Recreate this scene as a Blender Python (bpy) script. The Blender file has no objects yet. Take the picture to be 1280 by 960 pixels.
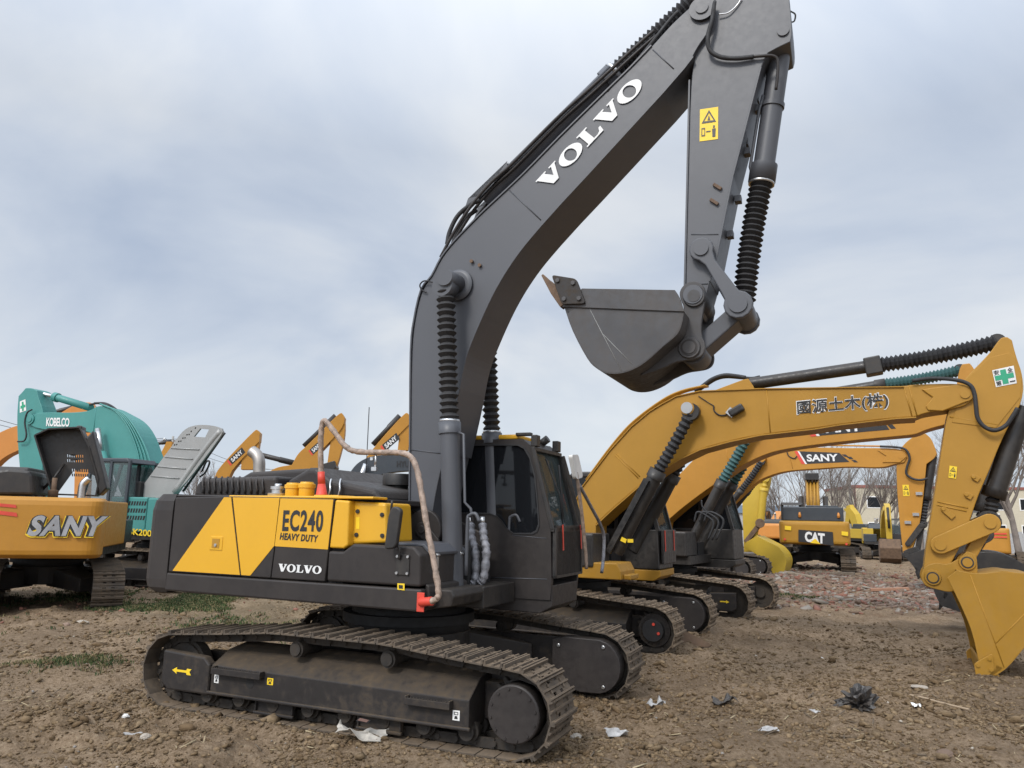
import bpy, math, random
import numpy as np
from mathutils import Vector, Matrix
random.seed(7)
R = math.radians
C = bpy.context.scene.collection
# ------------------------------------------------------------------ camera model
F, PITCH, ROLL, HC = 945.0, 0.176, 0.021, 2.07
_cp, _sp, _cr, _sr = math.cos(PITCH), math.sin(PITCH), math.cos(ROLL), math.sin(ROLL)
FW = Vector((0, _cp, _sp)); _r = Vector((1, 0, 0)); _u = _r.cross(FW)
CR = _cr*_r + _sr*_u; CU = -_sr*_r + _cr*_u
CO = Vector((0, 0, HC))
def ray(px, py): return FW + CR*((px-640)/F) - CU*((py-480)/F)
def ground(px, py, z=0.0):
    d = ray(px, py); t = (z-HC)/d.z
    return CO + d*t
def project(P):
    d = Vector(P)-CO; z = d.dot(FW)
    return 640+F*d.dot(CR)/z, 480-F*d.dot(CU)/z
class Frame:
    def __init__(s, x, y, z, yaw, sc=1.0):
        s.o = Vector((x, y, z)); s.yaw = yaw; s.sc = sc
        s.X = Vector((math.cos(yaw), math.sin(yaw), 0)); s.Y = Vector((-math.sin(yaw), math.cos(yaw), 0))
    def on(s, px, py, y=0.0):            # photo pixel -> local (X, Z) on the vertical plane Y = y
        d = ray(px, py); o = CO - s.o
        t = (y*s.sc - o.dot(s.Y))/d.dot(s.Y)
        p = o + d*t
        return (p.dot(s.X)/s.sc, p.z/s.sc)
    def onx(s, px, py, x=0.0):           # -> local (Y, Z) on plane X = x
        d = ray(px, py); o = CO - s.o
        t = (x*s.sc - o.dot(s.X))/d.dot(s.X)
        p = o + d*t
        return (p.dot(s.Y)/s.sc, p.z/s.sc)
    def poly(s, pts, y=0.0): return [s.on(a, b, y) for a, b in pts]
    def p3(s, px, py, y=0.0):
        a, b = s.on(px, py, y); return Vector((a, y, b))
    def pix(s, X, Y, Z): return project(s.o + (s.X*X + s.Y*Y + Vector((0, 0, Z)))*s.sc)

# ------------------------------------------------------------------ materials
MATS = {}
def nodemat(name):
    m = bpy.data.materials.new(name); m.use_nodes = True
    nt = m.node_tree; b = nt.nodes['Principled BSDF']
    return m, nt, b
def N(nt, t, **k):
    n = nt.nodes.new(t)
    for a, v in k.items():
        if a.startswith('i_'): n.inputs[int(a[2:]) if a[2:].isdigit() else a[2:]].default_value = v
        else: setattr(n, a, v)
    return n
def ramp(nt, stops, interp='LINEAR'):
    n = nt.nodes.new('ShaderNodeValToRGB'); n.color_ramp.interpolation = interp
    e = n.color_ramp.elements
    while len(e) < len(stops): e.new(0.5)
    for x, (p, c) in zip(e, stops):
        x.position = p; x.color = (c, c, c, 1) if not hasattr(c, '__len__') else (*c, 1)
    return n
def mix(nt, fac, a, b, blend='MIX'):
    n = nt.nodes.new('ShaderNodeMix'); n.data_type = 'RGBA'; n.blend_type = blend
    for s, v in ((0, fac), (6, a), (7, b)):
        if hasattr(v, 'is_linked') or isinstance(v, bpy.types.NodeSocket): nt.links.new(v, n.inputs[s])
        elif s == 0: n.inputs[0].default_value = v
        else: n.inputs[s].default_value = (*v, 1)
    return n.outputs[2]
def paint(name, col, rough=0.45, dust=0.25, dustcol=(0.16, 0.12, 0.08), metal=0.0, scale=1.0, bump=0.02, var=0.12, spec=0.5, streak=0.3, rvar=1.0):
    if name in MATS: return MATS[name]
    m, nt, b = nodemat(name); L = nt.links
    tc = N(nt, 'ShaderNodeTexCoord')
    mp = N(nt, 'ShaderNodeMapping'); L.new(tc.outputs['Object'], mp.inputs[0])
    mp.inputs['Scale'].default_value = (scale, scale, scale)
    n1 = N(nt, 'ShaderNodeTexNoise'); n1.inputs['Scale'].default_value = 1.7; n1.inputs['Detail'].default_value = 8; n1.inputs['Roughness'].default_value = 0.62
    n2 = N(nt, 'ShaderNodeTexNoise'); n2.inputs['Scale'].default_value = 14; n2.inputs['Detail'].default_value = 6; n2.inputs['Roughness'].default_value = 0.7
    L.new(mp.outputs[0], n1.inputs[0]); L.new(mp.outputs[0], n2.inputs[0])
    ms = N(nt, 'ShaderNodeMapping'); ms.inputs['Scale'].default_value = (9*scale, 9*scale, 0.8*scale); L.new(tc.outputs['Object'], ms.inputs[0])
    n3 = N(nt, 'ShaderNodeTexNoise'); n3.inputs['Scale'].default_value = 1.2; n3.inputs['Detail'].default_value = 5
    L.new(ms.outputs[0], n3.inputs[0])
    dark = tuple(c*(1-var) for c in col); light = tuple(min(1, c*(1+var)) for c in col)
    r1 = ramp(nt, [(0.35, 0.0), (0.65, 1.0)]); L.new(n1.outputs[0], r1.inputs[0])
    base = mix(nt, r1.outputs[0], dark, light)
    # dust: noise blotches, streaks
    a = N(nt, 'ShaderNodeMath', operation='MULTIPLY'); L.new(n1.outputs[0], a.inputs[0]); L.new(n2.outputs[0], a.inputs[1])
    s = N(nt, 'ShaderNodeMath', operation='MULTIPLY'); L.new(n3.outputs[0], s.inputs[0]); s.inputs[1].default_value = streak
    ad = N(nt, 'ShaderNodeMath', operation='ADD'); L.new(a.outputs[0], ad.inputs[0]); L.new(s.outputs[0], ad.inputs[1])
    # settled dust on upward faces
    ge = N(nt, 'ShaderNodeNewGeometry'); sx = N(nt, 'ShaderNodeSeparateXYZ'); L.new(ge.outputs['Normal'], sx.inputs[0])
    up = N(nt, 'ShaderNodeMapRange'); up.inputs[1].default_value = 0.4; up.inputs[2].default_value = 1.0; up.inputs[3].default_value = 0; up.inputs[4].default_value = 0.22
    L.new(sx.outputs[2], up.inputs[0])
    ad2 = N(nt, 'ShaderNodeMath', operation='ADD'); L.new(ad.outputs[0], ad2.inputs[0]); L.new(up.outputs[0], ad2.inputs[1])
    rd = ramp(nt, [(0.30, 0.0), (0.75, 1.0)]); L.new(ad2.outputs[0], rd.inputs[0])
    df = N(nt, 'ShaderNodeMath', operation='MULTIPLY'); L.new(rd.outputs[0], df.inputs[0]); df.inputs[1].default_value = dust
    out = mix(nt, df.outputs[0], base, dustcol)
    L.new(out, b.inputs['Base Color'])
    rr = N(nt, 'ShaderNodeMapRange'); rr.inputs[1].default_value = 0.3; rr.inputs[2].default_value = 0.7; rr.inputs[3].default_value = max(0.05, rough-0.08*rvar); rr.inputs[4].default_value = min(1, rough+0.14*rvar)
    L.new(n2.outputs[0], rr.inputs[0]); 
    rm = N(nt, 'ShaderNodeMath', operation='ADD'); L.new(rr.outputs[0], rm.inputs[0]); L.new(df.outputs[0], rm.inputs[1]); rm.use_clamp = True
    L.new(rm.outputs[0], b.inputs['Roughness'])
    b.inputs['Metallic'].default_value = metal
    b.inputs['Specular IOR Level'].default_value = spec
    if bump:
        bp = N(nt, 'ShaderNodeBump'); bp.inputs['Strength'].default_value = bump*6; bp.inputs['Distance'].default_value = 0.004
        L.new(n2.outputs[0], bp.inputs['Height']); L.new(bp.outputs[0], b.inputs['Normal'])
    MATS[name] = m
    return m
def plain(name, col, rough=0.5, metal=0.0, **k):
    if name in MATS: return MATS[name]
    m, nt, b = nodemat(name)
    n = N(nt, 'ShaderNodeTexNoise'); n.inputs['Scale'].default_value = 6; n.inputs['Detail'].default_value = 5
    tc = N(nt, 'ShaderNodeTexCoord'); nt.links.new(tc.outputs['Object'], n.inputs[0])
    o = mix(nt, n.outputs[0], tuple(c*0.82 for c in col), tuple(min(1, c*1.15) for c in col))
    nt.links.new(o, b.inputs['Base Color'])
    b.inputs['Roughness'].default_value = rough; b.inputs['Metallic'].default_value = metal
    for a, v in k.items(): b.inputs[a.replace('_', ' ')].default_value = v
    MATS[name] = m
    return m
CHAR = lambda: paint('charcoal_paint', (0.055, 0.053, 0.054), 0.42, 0.22, var=0.10)
M = dict(
 char=paint('charcoal_paint', (0.070, 0.073, 0.083), 0.44, 0.03, var=0.035, streak=.15, bump=0, rvar=.25),
 bucket=paint('bucket_steel', (0.062, 0.062, 0.066), 0.5, 0.4, dustcol=(.15, .12, .09), var=.14, streak=.3, spec=.35),
 goldb=paint('shaded_scuffed_golden_paint', (0.33, 0.172, 0.018), 0.45, 0.3, dustcol=(.22, .16, .09), var=.08, spec=.3, streak=.25),  # dustier golden paint for the bucket, base darkened to include its shade
 black=paint('black_paint', (0.018, 0.017, 0.017), 0.38, 0.22, var=0.15),
 body=paint('dark_body_paint', (0.030, 0.0260, 0.025), 0.42, 0.12, dustcol=(.13, .10, .07), var=0.08, spec=.32),
 under=paint('undercarriage_paint', (0.026, 0.0225, 0.021), 0.5, 0.9, dustcol=(0.125, 0.090, 0.055), var=0.15, streak=0.1, spec=.3),
 yellow=paint('yellow_paint', (0.66, 0.35, 0.016), 0.38, 0.06, var=0.03, spec=0.5),
 gold=paint('golden_paint', (0.38, 0.194, 0.020), 0.45, 0.12, var=0.05, spec=.38),
 gold2=paint('amber_paint', (0.43, 0.198, 0.022), 0.45, 0.15, var=0.06, spec=.38),
 orange=paint('orange_paint', (0.54, 0.21, 0.035), 0.42, 0.15, var=0.06),
 lemon=paint('lemon_paint', (0.50, 0.335, 0.030), 0.42, 0.10, var=0.06),
 teal=paint('teal_paint', (0.050, 0.235, 0.215), 0.42, 0.12, var=0.06),
 silver=paint('grey_hood_paint', (0.30, 0.30, 0.29), 0.35, 0.12, metal=0.15, var=0.08),
 track=paint('track_steel', (0.085, 0.070, 0.056), 0.55, 0.85, dustcol=(0.22, 0.160, 0.105), metal=0.3, var=0.3, bump=0.12, scale=2),
 trackdust=paint('dusty_track_steel', (0.13, 0.10, 0.07), 0.7, 0.95, dustcol=(0.30, 0.215, 0.14), metal=0.1, var=0.3, bump=0.12, scale=2),
 chain=paint('chain_steel', (0.030, 0.026, 0.023), 0.6, 0.6, dustcol=(0.10, 0.075, 0.05), metal=0.2, var=0.3, bump=0.12, scale=2),
 rubber=paint('rubber', (0.018, 0.018, 0.02), 0.6, 0.25, dustcol=(0.09, 0.085, 0.08), bump=0),
 tealrubber=paint('teal_rubber', (0.035, 0.10, 0.10), 0.6, 0.25, dustcol=(0.09, 0.085, 0.08), bump=0),
 glass=None, white=plain('white_paint', (0.78, 0.78, 0.76), 0.5), decal_black=plain('black_decal', (0.02, 0.02, 0.022), 0.45),
 red=plain('red_plastic', (0.62, 0.06, 0.035), 0.5), decal_yellow=plain('yellow_decal', (0.80, 0.55, 0.02), 0.5),
 green=plain('green_decal', (0.02, 0.30, 0.16), 0.5), steel=plain('bright_steel', (0.55, 0.55, 0.55), 0.32, 0.9),
 exhaust=plain('exhaust_steel', (0.36, 0.33, 0.30), 0.42, 0.8), wrap=paint('bubble_wrap', (0.30, 0.22, 0.17), 0.35, 0.5, dustcol=(0.36, 0.32, 0.28), var=0.4, scale=9, bump=0.25, streak=0.1),
 foil=paint('grey_wrapping', (0.22, 0.22, 0.24), 0.3, 0.5, dustcol=(0.38, 0.38, 0.40), metal=0.4, var=0.4, scale=8, bump=0.3),
 rust=paint('rusty_steel', (0.13, 0.08, 0.05), 0.7, 0.5, var=0.3, scale=3), dirt=paint('dried_mud', (0.16, 0.115, 0.075), 0.95, 0.3, var=0.3, scale=4, bump=0.2),
 letter=plain('white_lettering', (0.70, 0.70, 0.69), 0.45), grey=paint('grey_lettering', (0.33, 0.33, 0.34), 0.5, 0.15, metal=0.3, var=0.3),
 hyl=paint('dark_slate_paint', (0.032, 0.040, 0.050), 0.45, 0.1), interior=paint('dark_interior', (0.010, 0.010, 0.011), 0.7, 0.1),
)
def glassmat(name, col, rough=0.04, alpha=0.35):
    m, nt, b = nodemat(name)
    b.inputs['Base Color'].default_value = (*col, 1); b.inputs['Roughness'].default_value = rough
    b.inputs['Specular IOR Level'].default_value = 0.6 if alpha < .5 else .22; b.inputs['Alpha'].default_value = alpha
    m.use_nodes = True
    return m
M['glass'] = glassmat('cab_glass', (0.010, 0.011, 0.013), 0.05, 0.975)
M['glass_clear'] = glassmat('clear_cab_glass', (0.10, 0.13, 0.13), 0.03, 0.35)
M['mirror'] = plain('mirror_glass', (0.7, 0.72, 0.74), 0.05, 1.0)

# ------------------------------------------------------------------ mesh building
def frames_along(pts):
    out = []; n = len(pts); up = None
    for i in range(n):
        t = (pts[min(i+1, n-1)]-pts[max(i-1, 0)])
        if t.length < 1e-9: t = Vector((0, 0, 1))
        t.normalize()
        if up is None:
            a = Vector((0, 0, 1)) if abs(t.z) < 0.9 else Vector((0, 1, 0))
            u = (a - t*a.dot(t)).normalized()
        else:
            u = up - t*up.dot(t)
            if u.length < 1e-6: u = t.orthogonal()
            u.normalize()
        up = u; out.append((t, u, t.cross(u)))
    return out
def spline(pts, n=8):
    pts = [Vector(p) for p in pts]; out = []
    P = [pts[0]*2-pts[1]] + pts + [pts[-1]*2-pts[-2]]
    for i in range(1, len(P)-2):
        p0, p1, p2, p3 = P[i-1:i+3]
        for k in range(n):
            t = k/n
            out.append(0.5*((2*p1)+(p2-p0)*t+(2*p0-5*p1+4*p2-p3)*t*t+(3*p1-p0-3*p2+p3)*t**3))
    out.append(pts[-1]); return out
class MB:
    def __init__(s): s.v = []; s.f = []; s.m = []; s.s = []; s.cur = 0
    def add(s, vs, fs, smooth=False):
        b = len(s.v); s.v += [tuple(v) for v in vs]
        for f in fs: s.f.append(tuple(i+b for i in f)); s.m.append(s.cur); s.s.append(smooth)
        return s
    def box(s, x0, x1, y0, y1, z0, z1):
        v = [(x, y, z) for z in (z0, z1) for y in (y0, y1) for x in (x0, x1)]
        return s.add(v, [(0, 2, 3, 1), (4, 5, 7, 6), (0, 1, 5, 4), (1, 3, 7, 5), (3, 2, 6, 7), (2, 0, 4, 6)])
    def obox(s, c, size, mat=None):
        c = Vector(c); mat = mat or Matrix.Identity(3); a, b, d = [q/2 for q in size]
        v = [c + mat @ Vector((x, y, z)) for z in (-d, d) for y in (-b, b) for x in (-a, a)]
        return s.add(v, [(0, 2, 3, 1), (4, 5, 7, 6), (0, 1, 5, 4), (1, 3, 7, 5), (3, 2, 6, 7), (2, 0, 4, 6)])
    def bar(s, p0, p1, w, h, up=(0, 1, 0)):
        p0 = Vector(p0); p1 = Vector(p1); t = (p1-p0); L = t.length; t.normalize()
        u = Vector(up); u = (u - t*u.dot(t)).normalized(); w_ = t.cross(u)
        return s.obox((p0+p1)/2, (L, w, h), Matrix((t, u, w_)).transposed())
    def prism(s, poly, y0, y1, smooth=False):        # poly in local XZ, extruded along Y
        ar = sum(poly[i][0]*poly[(i+1) % len(poly)][1]-poly[(i+1) % len(poly)][0]*poly[i][1] for i in range(len(poly)))
        if ar < 0: poly = poly[::-1]
        n = len(poly)
        v = [(x, y0, z) for x, z in poly] + [(x, y1, z) for x, z in poly]
        s.add(v, [tuple(range(n)), tuple(range(2*n-1, n-1, -1))])
        b = len(s.v)-2*n
        for i in range(n):
            j = (i+1) % n
            s.f.append((b+i, b+n+i, b+n+j, b+j)); s.m.append(s.cur); s.s.append(smooth)
        return s
    def prismz(s, poly, z0, z1, smooth=False):
        ar = sum(poly[i][0]*poly[(i+1) % len(poly)][1]-poly[(i+1) % len(poly)][0]*poly[i][1] for i in range(len(poly)))
        if ar < 0: poly = poly[::-1]
        n = len(poly); v = [(x, y, z0) for x, y in poly] + [(x, y, z1) for x, y in poly]
        fs = [tuple(range(n-1, -1, -1)), tuple(range(n, 2*n))]
        s.add(v, fs)
        b = len(s.v)-2*n
        for i in range(n):
            j = (i+1) % n
            s.f.append((b+i, b+j, b+n+j, b+n+i)); s.m.append(s.cur); s.s.append(smooth)
        return s
    def ring(s, poly, th, y0, y1):      # one continuous plate of thickness th along an XZ polyline
        P = [Vector(p) for p in poly]; P = [p for k, p in enumerate(P) if k == 0 or (p-P[k-1]).length > 1e-4]; off = []
        for k, p in enumerate(P):
            a = (p-P[k-1]).normalized() if k else (P[1]-p).normalized(); b = (P[k+1]-p).normalized() if k < len(P)-1 else a
            t = (a+b).normalized(); nrm = Vector((-t.y, t.x)); off.append(p+nrm*th/max(.5, t.dot(a)))
        return s.prism([tuple(p) for p in P]+[tuple(p) for p in off[::-1]], y0, y1)
    def tube(s, pts, r, n=10, caps=True, smooth=True):
        pts = [Vector(p) for p in pts]; fr = frames_along(pts); k = len(pts)
        rs = r if hasattr(r, '__len__') else [r]*k
        v = []
        for p, (t, u, w), q in zip(pts, fr, rs):
            for i in range(n):
                a = 2*math.pi*i/n; v.append(p + (u*math.cos(a)+w*math.sin(a))*q)
        fs = [(i*n+j, i*n+(j+1) % n, (i+1)*n+(j+1) % n, (i+1)*n+j) for i in range(k-1) for j in range(n)]
        s.add(v, fs, smooth)
        if caps:
            b = len(s.v)-k*n
            s.f.append(tuple(b+i for i in range(n-1, -1, -1))); s.m.append(s.cur); s.s.append(False)
            s.f.append(tuple(b+(k-1)*n+i for i in range(n))); s.m.append(s.cur); s.s.append(False)
        return s
    def cyl(s, p0, p1, r0, r1=None, n=20, smooth=True):
        return s.tube([p0, p1], [r0, r0 if r1 is None else r1], n, True, smooth)
    def lathe(s, p0, p1, prof, n=20, smooth=True):    # prof: (fraction along the axis, radius); sharp steps keep separate rings
        p0 = Vector(p0); p1 = Vector(p1); d = (p1-p0); Ln = d.length
        t = d.normalized(); a = Vector((0, 0, 1)) if abs(t.z) < 0.9 else Vector((0, 1, 0))
        u = (a - t*a.dot(t)).normalized(); w = t.cross(u)
        seg = [Vector(((prof[i+1][0]-prof[i][0])*Ln, prof[i+1][1]-prof[i][1])) for i in range(len(prof)-1)]
        ring = lambda q, r: [p0+d*q+(u*math.cos(2*math.pi*i/n)+w*math.sin(2*math.pi*i/n))*r for i in range(n)]
        base = len(s.v); s.v += [tuple(x) for x in ring(*prof[0])]; first = cur = base
        for k in range(len(prof)-1):
            if k and seg[k].length > 1e-6 and seg[k-1].length > 1e-6 and seg[k].angle(seg[k-1]) > R(35):
                cur = len(s.v); s.v += [tuple(x) for x in ring(*prof[k])]
            nx = len(s.v); s.v += [tuple(x) for x in ring(*prof[k+1])]
            for i in range(n): s.f.append((cur+i, cur+(i+1) % n, nx+(i+1) % n, nx+i)); s.m.append(s.cur); s.s.append(smooth)
            cur = nx
        s.f.append(tuple(first+i for i in range(n-1, -1, -1))); s.m.append(s.cur); s.s.append(False)
        s.f.append(tuple(cur+i for i in range(n))); s.m.append(s.cur); s.s.append(False)
        return s
    def bellows(s, p0, p1, r, n=18, ratio=0.72, seg=16, mid=None):
        p0 = Vector(p0); p1 = Vector(p1); prof = []
        pts = []; rs = []
        for i in range(n):
            k = 0.25*math.sin(i*2.1)+0.12*math.sin(i*5.3)
            for q, rr in ((0.0, ratio), (0.5+0.1*k, 1.0+0.05*k)):
                f = (i+q)/n; p = p0.lerp(p1, f)
                if mid is not None: p = p + Vector(mid)*(4*f*(1-f))
                pts.append(p); rs.append(r*rr)
        pts.append(p1); rs.append(r*ratio)
        return s.tube(pts, rs, seg, True, False)
    def blob(s, c, r, sx=1, sy=1, sz=1, rough=0.25, seed=0, sub=1):
        rnd = random.Random(seed); t = (1+5**.5)/2
        v = [Vector(p).normalized() for p in [(-1,t,0),(1,t,0),(-1,-t,0),(1,-t,0),(0,-1,t),(0,1,t),(0,-1,-t),(0,1,-t),(t,0,-1),(t,0,1),(-t,0,-1),(-t,0,1)]]
        f = [(0,11,5),(0,5,1),(0,1,7),(0,7,10),(0,10,11),(1,5,9),(5,11,4),(11,10,2),(10,7,6),(7,1,8),(3,9,4),(3,4,2),(3,2,6),(3,6,8),(3,8,9),(4,9,5),(2,4,11),(6,2,10),(8,6,7),(9,8,1)]
        for _ in range(sub):
            mid = {}; nf = []
            def g(a, b):
                k = (min(a, b), max(a, b))
                if k not in mid: mid[k] = len(v); v.append(((v[a]+v[b])/2).normalized())
                return mid[k]
            for a, b, c_ in f:
                x, y, z = g(a, b), g(b, c_), g(c_, a); nf += [(a, x, z), (b, y, x), (c_, z, y), (x, y, z)]
            f = nf
        c = Vector(c)
        v2 = [c + Vector((p.x*sx, p.y*sy, p.z*sz))*r*(1+rnd.uniform(-rough, rough)) for p in v]
        return s.add(v2, f, False)
    def build(s, name, mat, parent=None, bevel=0.0, seg=2, autosmooth=False):
        me = bpy.data.meshes.new(name); me.from_pydata(s.v, [], s.f)
        mats = mat if isinstance(mat, (list, tuple)) else [mat]
        for m in mats: me.materials.append(m)
        me.polygons.foreach_set('material_index', s.m); me.polygons.foreach_set('use_smooth', s.s)
        me.update()
        o = bpy.data.objects.new(name, me); C.objects.link(o)
        if parent is not None: o.parent = parent
        if bevel:
            b = o.modifiers.new('bevel', 'BEVEL'); b.width = bevel; b.segments = seg; b.limit_method = 'ANGLE'; b.angle_limit = R(38); b.use_clamp_overlap = True
        return o
def tag(o, label=None, cat=None, group=None, kind=None):
    if label: o['label'] = label
    if cat: o['category'] = cat
    if group: o['group'] = group
    if kind: o['kind'] = kind
    return o
def root(name, fr, label, cat, group=None):
    o = bpy.data.objects.new(name, None); C.objects.link(o)
    o.location = fr.o; o.rotation_euler = (0, 0, fr.yaw); o.scale = (fr.sc,)*3
    o.empty_display_size = 0.2
    return tag(o, label, cat, group)
def circle(cx, cz, r, n=24, a0=0, a1=360):
    full = abs(a1-a0) >= 360
    return [(cx+r*math.cos(R(a0+(a1-a0)*i/(n if full else n-1))), cz+r*math.sin(R(a0+(a1-a0)*i/(n if full else n-1)))) for i in range(n)]
def hull2(c1, r1, c2, r2, n=12):       # link plate: two circles joined
    dx, dz = c2[0]-c1[0], c2[1]-c1[1]; a = math.degrees(math.atan2(dz, dx))
    return circle(*c1, r1, n, a+90, a+270) + circle(*c2, r2, n, a-90, a+90)
def smoothpoly(pts, n=4):
    P = [Vector((a, 0, b)) for a, b in pts]; return [(q.x, q.z) for q in spline(P, n)]

def soft(pts, ang=38, it=2):
    for _ in range(it):
        out = []; n = len(pts)
        for i in range(n):
            p0, p1, p2 = Vector(pts[i-1]), Vector(pts[i]), Vector(pts[(i+1) % n])
            a = p1-p0; b = p2-p1
            if a.length > 1e-6 and b.length > 1e-6 and R(2) < a.angle(b) < R(ang): out += [tuple(p0.lerp(p1, .75)), tuple(p1.lerp(p2, .25))]
            else: out.append(tuple(p1))
        pts = out; 
    return pts
def fillshape(loops):                  # 2D curve fill: outline with any number of holes
    cu = bpy.data.curves.new('t', 'CURVE'); cu.dimensions = '2D'; cu.fill_mode = 'BOTH'
    for lp in loops:
        sp_ = cu.splines.new('POLY'); sp_.points.add(len(lp)-1)
        for q, (a, b) in zip(sp_.points, lp): q.co = (a, b, 0, 1)
        sp_.use_cyclic_u = True
    ob = bpy.data.objects.new('t', cu); C.objects.link(ob); bpy.context.view_layer.update()
    me = bpy.data.meshes.new_from_object(ob.evaluated_get(bpy.context.evaluated_depsgraph_get()))
    v = [tuple(p.co) for p in me.vertices]; f = [tuple(p.vertices) for p in me.polygons]
    bpy.data.objects.remove(ob); bpy.data.curves.remove(cu); bpy.data.meshes.remove(me)
    return [(a[0], a[1]) for a in v], f

# ------------------------------------------------------------------ lettering
_tc = {}
def textmesh(s, offset=0.0, spacing=1.0):
    k = (s, offset, spacing)
    if k in _tc: return _tc[k]
    cu = bpy.data.curves.new('t', 'FONT'); cu.body = s; cu.offset = offset; cu.space_character = spacing; cu.resolution_u = 4
    ob = bpy.data.objects.new('t', cu); C.objects.link(ob)
    bpy.context.view_layer.update()
    dg = bpy.context.evaluated_depsgraph_get()
    me = bpy.data.meshes.new_from_object(ob.evaluated_get(dg))
    v = [tuple(p.co) for p in me.vertices]; f = [tuple(p.vertices) for p in me.polygons]
    bpy.data.objects.remove(ob); bpy.data.curves.remove(cu); bpy.data.meshes.remove(me)
    x0 = min(a[0] for a in v); x1 = max(a[0] for a in v); y0 = min(a[1] for a in v); y1 = max(a[1] for a in v)
    v = [((a[0]-x0)/(x1-x0), (a[1]-y0)/(y1-y0)) for a in v]
    _tc[k] = (v, f); return v, f
def place2d(v2, f, P0, PX, PY, mb=None, nrm=None, lift=0.0, bend=None):
    P0 = Vector(P0); ex = Vector(PX)-P0; ey = Vector(PY)-P0
    n = ex.cross(ey).normalized() if nrm is None else Vector(nrm)
    vs = [P0+ex*a+ey*b+n*lift for a, b in v2]
    mb = mb or MB()
    return mb.add(vs, f)
def earclip(poly):
    from mathutils.geometry import tessellate_polygon
    return [tuple(t) for t in tessellate_polygon([[Vector((a, b, 0)) for a, b in poly]])]
def loops_mesh(loops):                 # outer + holes
    from mathutils.geometry import tessellate_polygon
    tr = tessellate_polygon([[Vector((a, b, 0)) for a, b in lp] for lp in loops])
    v = [p for lp in loops for p in lp]
    fs = []
    for t in tr:
        a, b, c = [v[i] for i in t]
        ar = (b[0]-a[0])*(c[1]-a[1])-(c[0]-a[0])*(b[1]-a[1])
        fs.append(tuple(t) if ar > 0 else tuple(t[::-1]))
    return v, fs
def serif_word():                      # slab serif V O L V O in a unit box
    V = [[(0,1),(0,.93),(.05,.92),(.33,0),(.56,0),(.82,.92),(.88,.93),(.88,1),(.58,1),(.58,.93),(.66,.91),(.52,.40),(.36,.91),(.44,.93),(.44,1)]]
    O = [[(.45+.45*math.cos(t), .5+.53*math.sin(t)) for t in [i*math.pi/14 for i in range(28)]], [(.45+.20*math.cos(-t), .5+.42*math.sin(-t)) for t in [i*math.pi/14 for i in range(28)]]]
    Lt = [[(0,0),(.70,0),(.74,.36),(.66,.36),(.60,.16),(.50,.09),(.34,.09),(.34,.91),(.44,.93),(.44,1),(0,1),(0,.93),(.09,.91),(.09,.09),(0,.07)]]
    x = 0; vs = []; fs = []
    for g, w in ((V, .86), (O, .93), (Lt, .72), (V, .86), (O, .9)):
        v, f = loops_mesh(g); b = len(vs); vs += [(a+x, c) for a, c in v]; fs += [tuple(i+b for i in q) for q in f]; x += w+.02
    W = max(a for a, _ in vs)
    return [(a/W, b) for a, b in vs], fs
RECT = ([(0, 0), (1, 0), (1, 1), (0, 1)], [(0, 1, 2, 3)])
def word(fr, y, name, mat, parent, text, p0, p1, pt, offset=0.0, spacing=1.0, lift=0.006, glyph=None):
    """lettering on plane Y=y: p0/p1 baseline pixels, pt pixel above p0"""
    v, f = glyph or textmesh(text, offset, spacing)
    mb = place2d(v, f, fr.p3(*p0, y), fr.p3(*p1, y), fr.p3(*pt, y), lift=0)
    s = -1 if y < 0 else 1
    mb.v = [(a, b+s*lift, c) for a, b, c in mb.v]
    return mb.build(name, mat, parent)
def warning_decal(P0, PX, PY, parent, both=True, name='warning_label'):
    n = (Vector(PX)-Vector(P0)).cross(Vector(PY)-Vector(P0)).normalized()
    o = place2d(*RECT, P0, PX, PY, lift=.004).build(name, M['decal_yellow'], parent)
    mb = MB()
    def g(lps): place2d(*loops_mesh(lps), P0, PX, PY, mb, lift=.007)
    g([[(.1,.54),(.9,.54),(.5,.94)], [(.24,.60),(.5,.85),(.76,.60)]])
    g([[(.42,.62),(.58,.62),(.5,.78)]])
    if both:
        g([[(.1,.14),(.3,.14),(.3,.40),(.1,.40)], [(.14,.18),(.14,.36),(.26,.36),(.26,.18)]])
        g([[(.36,.25),(.6,.25),(.6,.29),(.36,.29)]])
        g([[(.70,.08),(.86,.08),(.88,.34),(.68,.34)]]); g([[(.73,.36),(.83,.36),(.83,.44),(.73,.44)]])
    mb.build('pictogram', M['decal_black'], o)
    return o
# ------------------------------------------------------------------ crawler tracks (track-local: x forward, outer side = -y for side -1)
TH, TR = 2.0, 0.40           # half distance between wheel axes, outer radius
def track_path(sag=0.03):
    """list of (x, z, angle) centre of each shoe's outer line, at equal pitch"""
    P = []
    n = 400
    arc = math.pi*TR; Ls = [2*TH, arc, 2*TH, arc]; tot = sum(Ls)
    for i in range(n):
        s = tot*i/n
        if s < Ls[0]: P.append((-TH+s, 0.0))
        elif s < Ls[0]+Ls[1]:
            a = -math.pi/2+(s-Ls[0])/TR; P.append((TH+TR*math.cos(a), TR+TR*math.sin(a)))
        elif s < sum(Ls[:3]):
            q = (s-Ls[0]-Ls[1])/Ls[2]; P.append((TH-q*2*TH, 2*TR+.13*math.sin(q*math.pi)**.9-sag*.5*abs(math.sin(q*math.pi*3))))
        else:
            a = math.pi/2+(s-sum(Ls[:3]))/TR; P.append((-TH+TR*math.cos(a), TR+TR*math.sin(a)))
    d = [0]
    for i in range(n): d.append(d[-1]+math.dist(P[i], P[(i+1) % n]))
    return P, d
_P, _D = track_path()
NSH = 56
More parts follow.
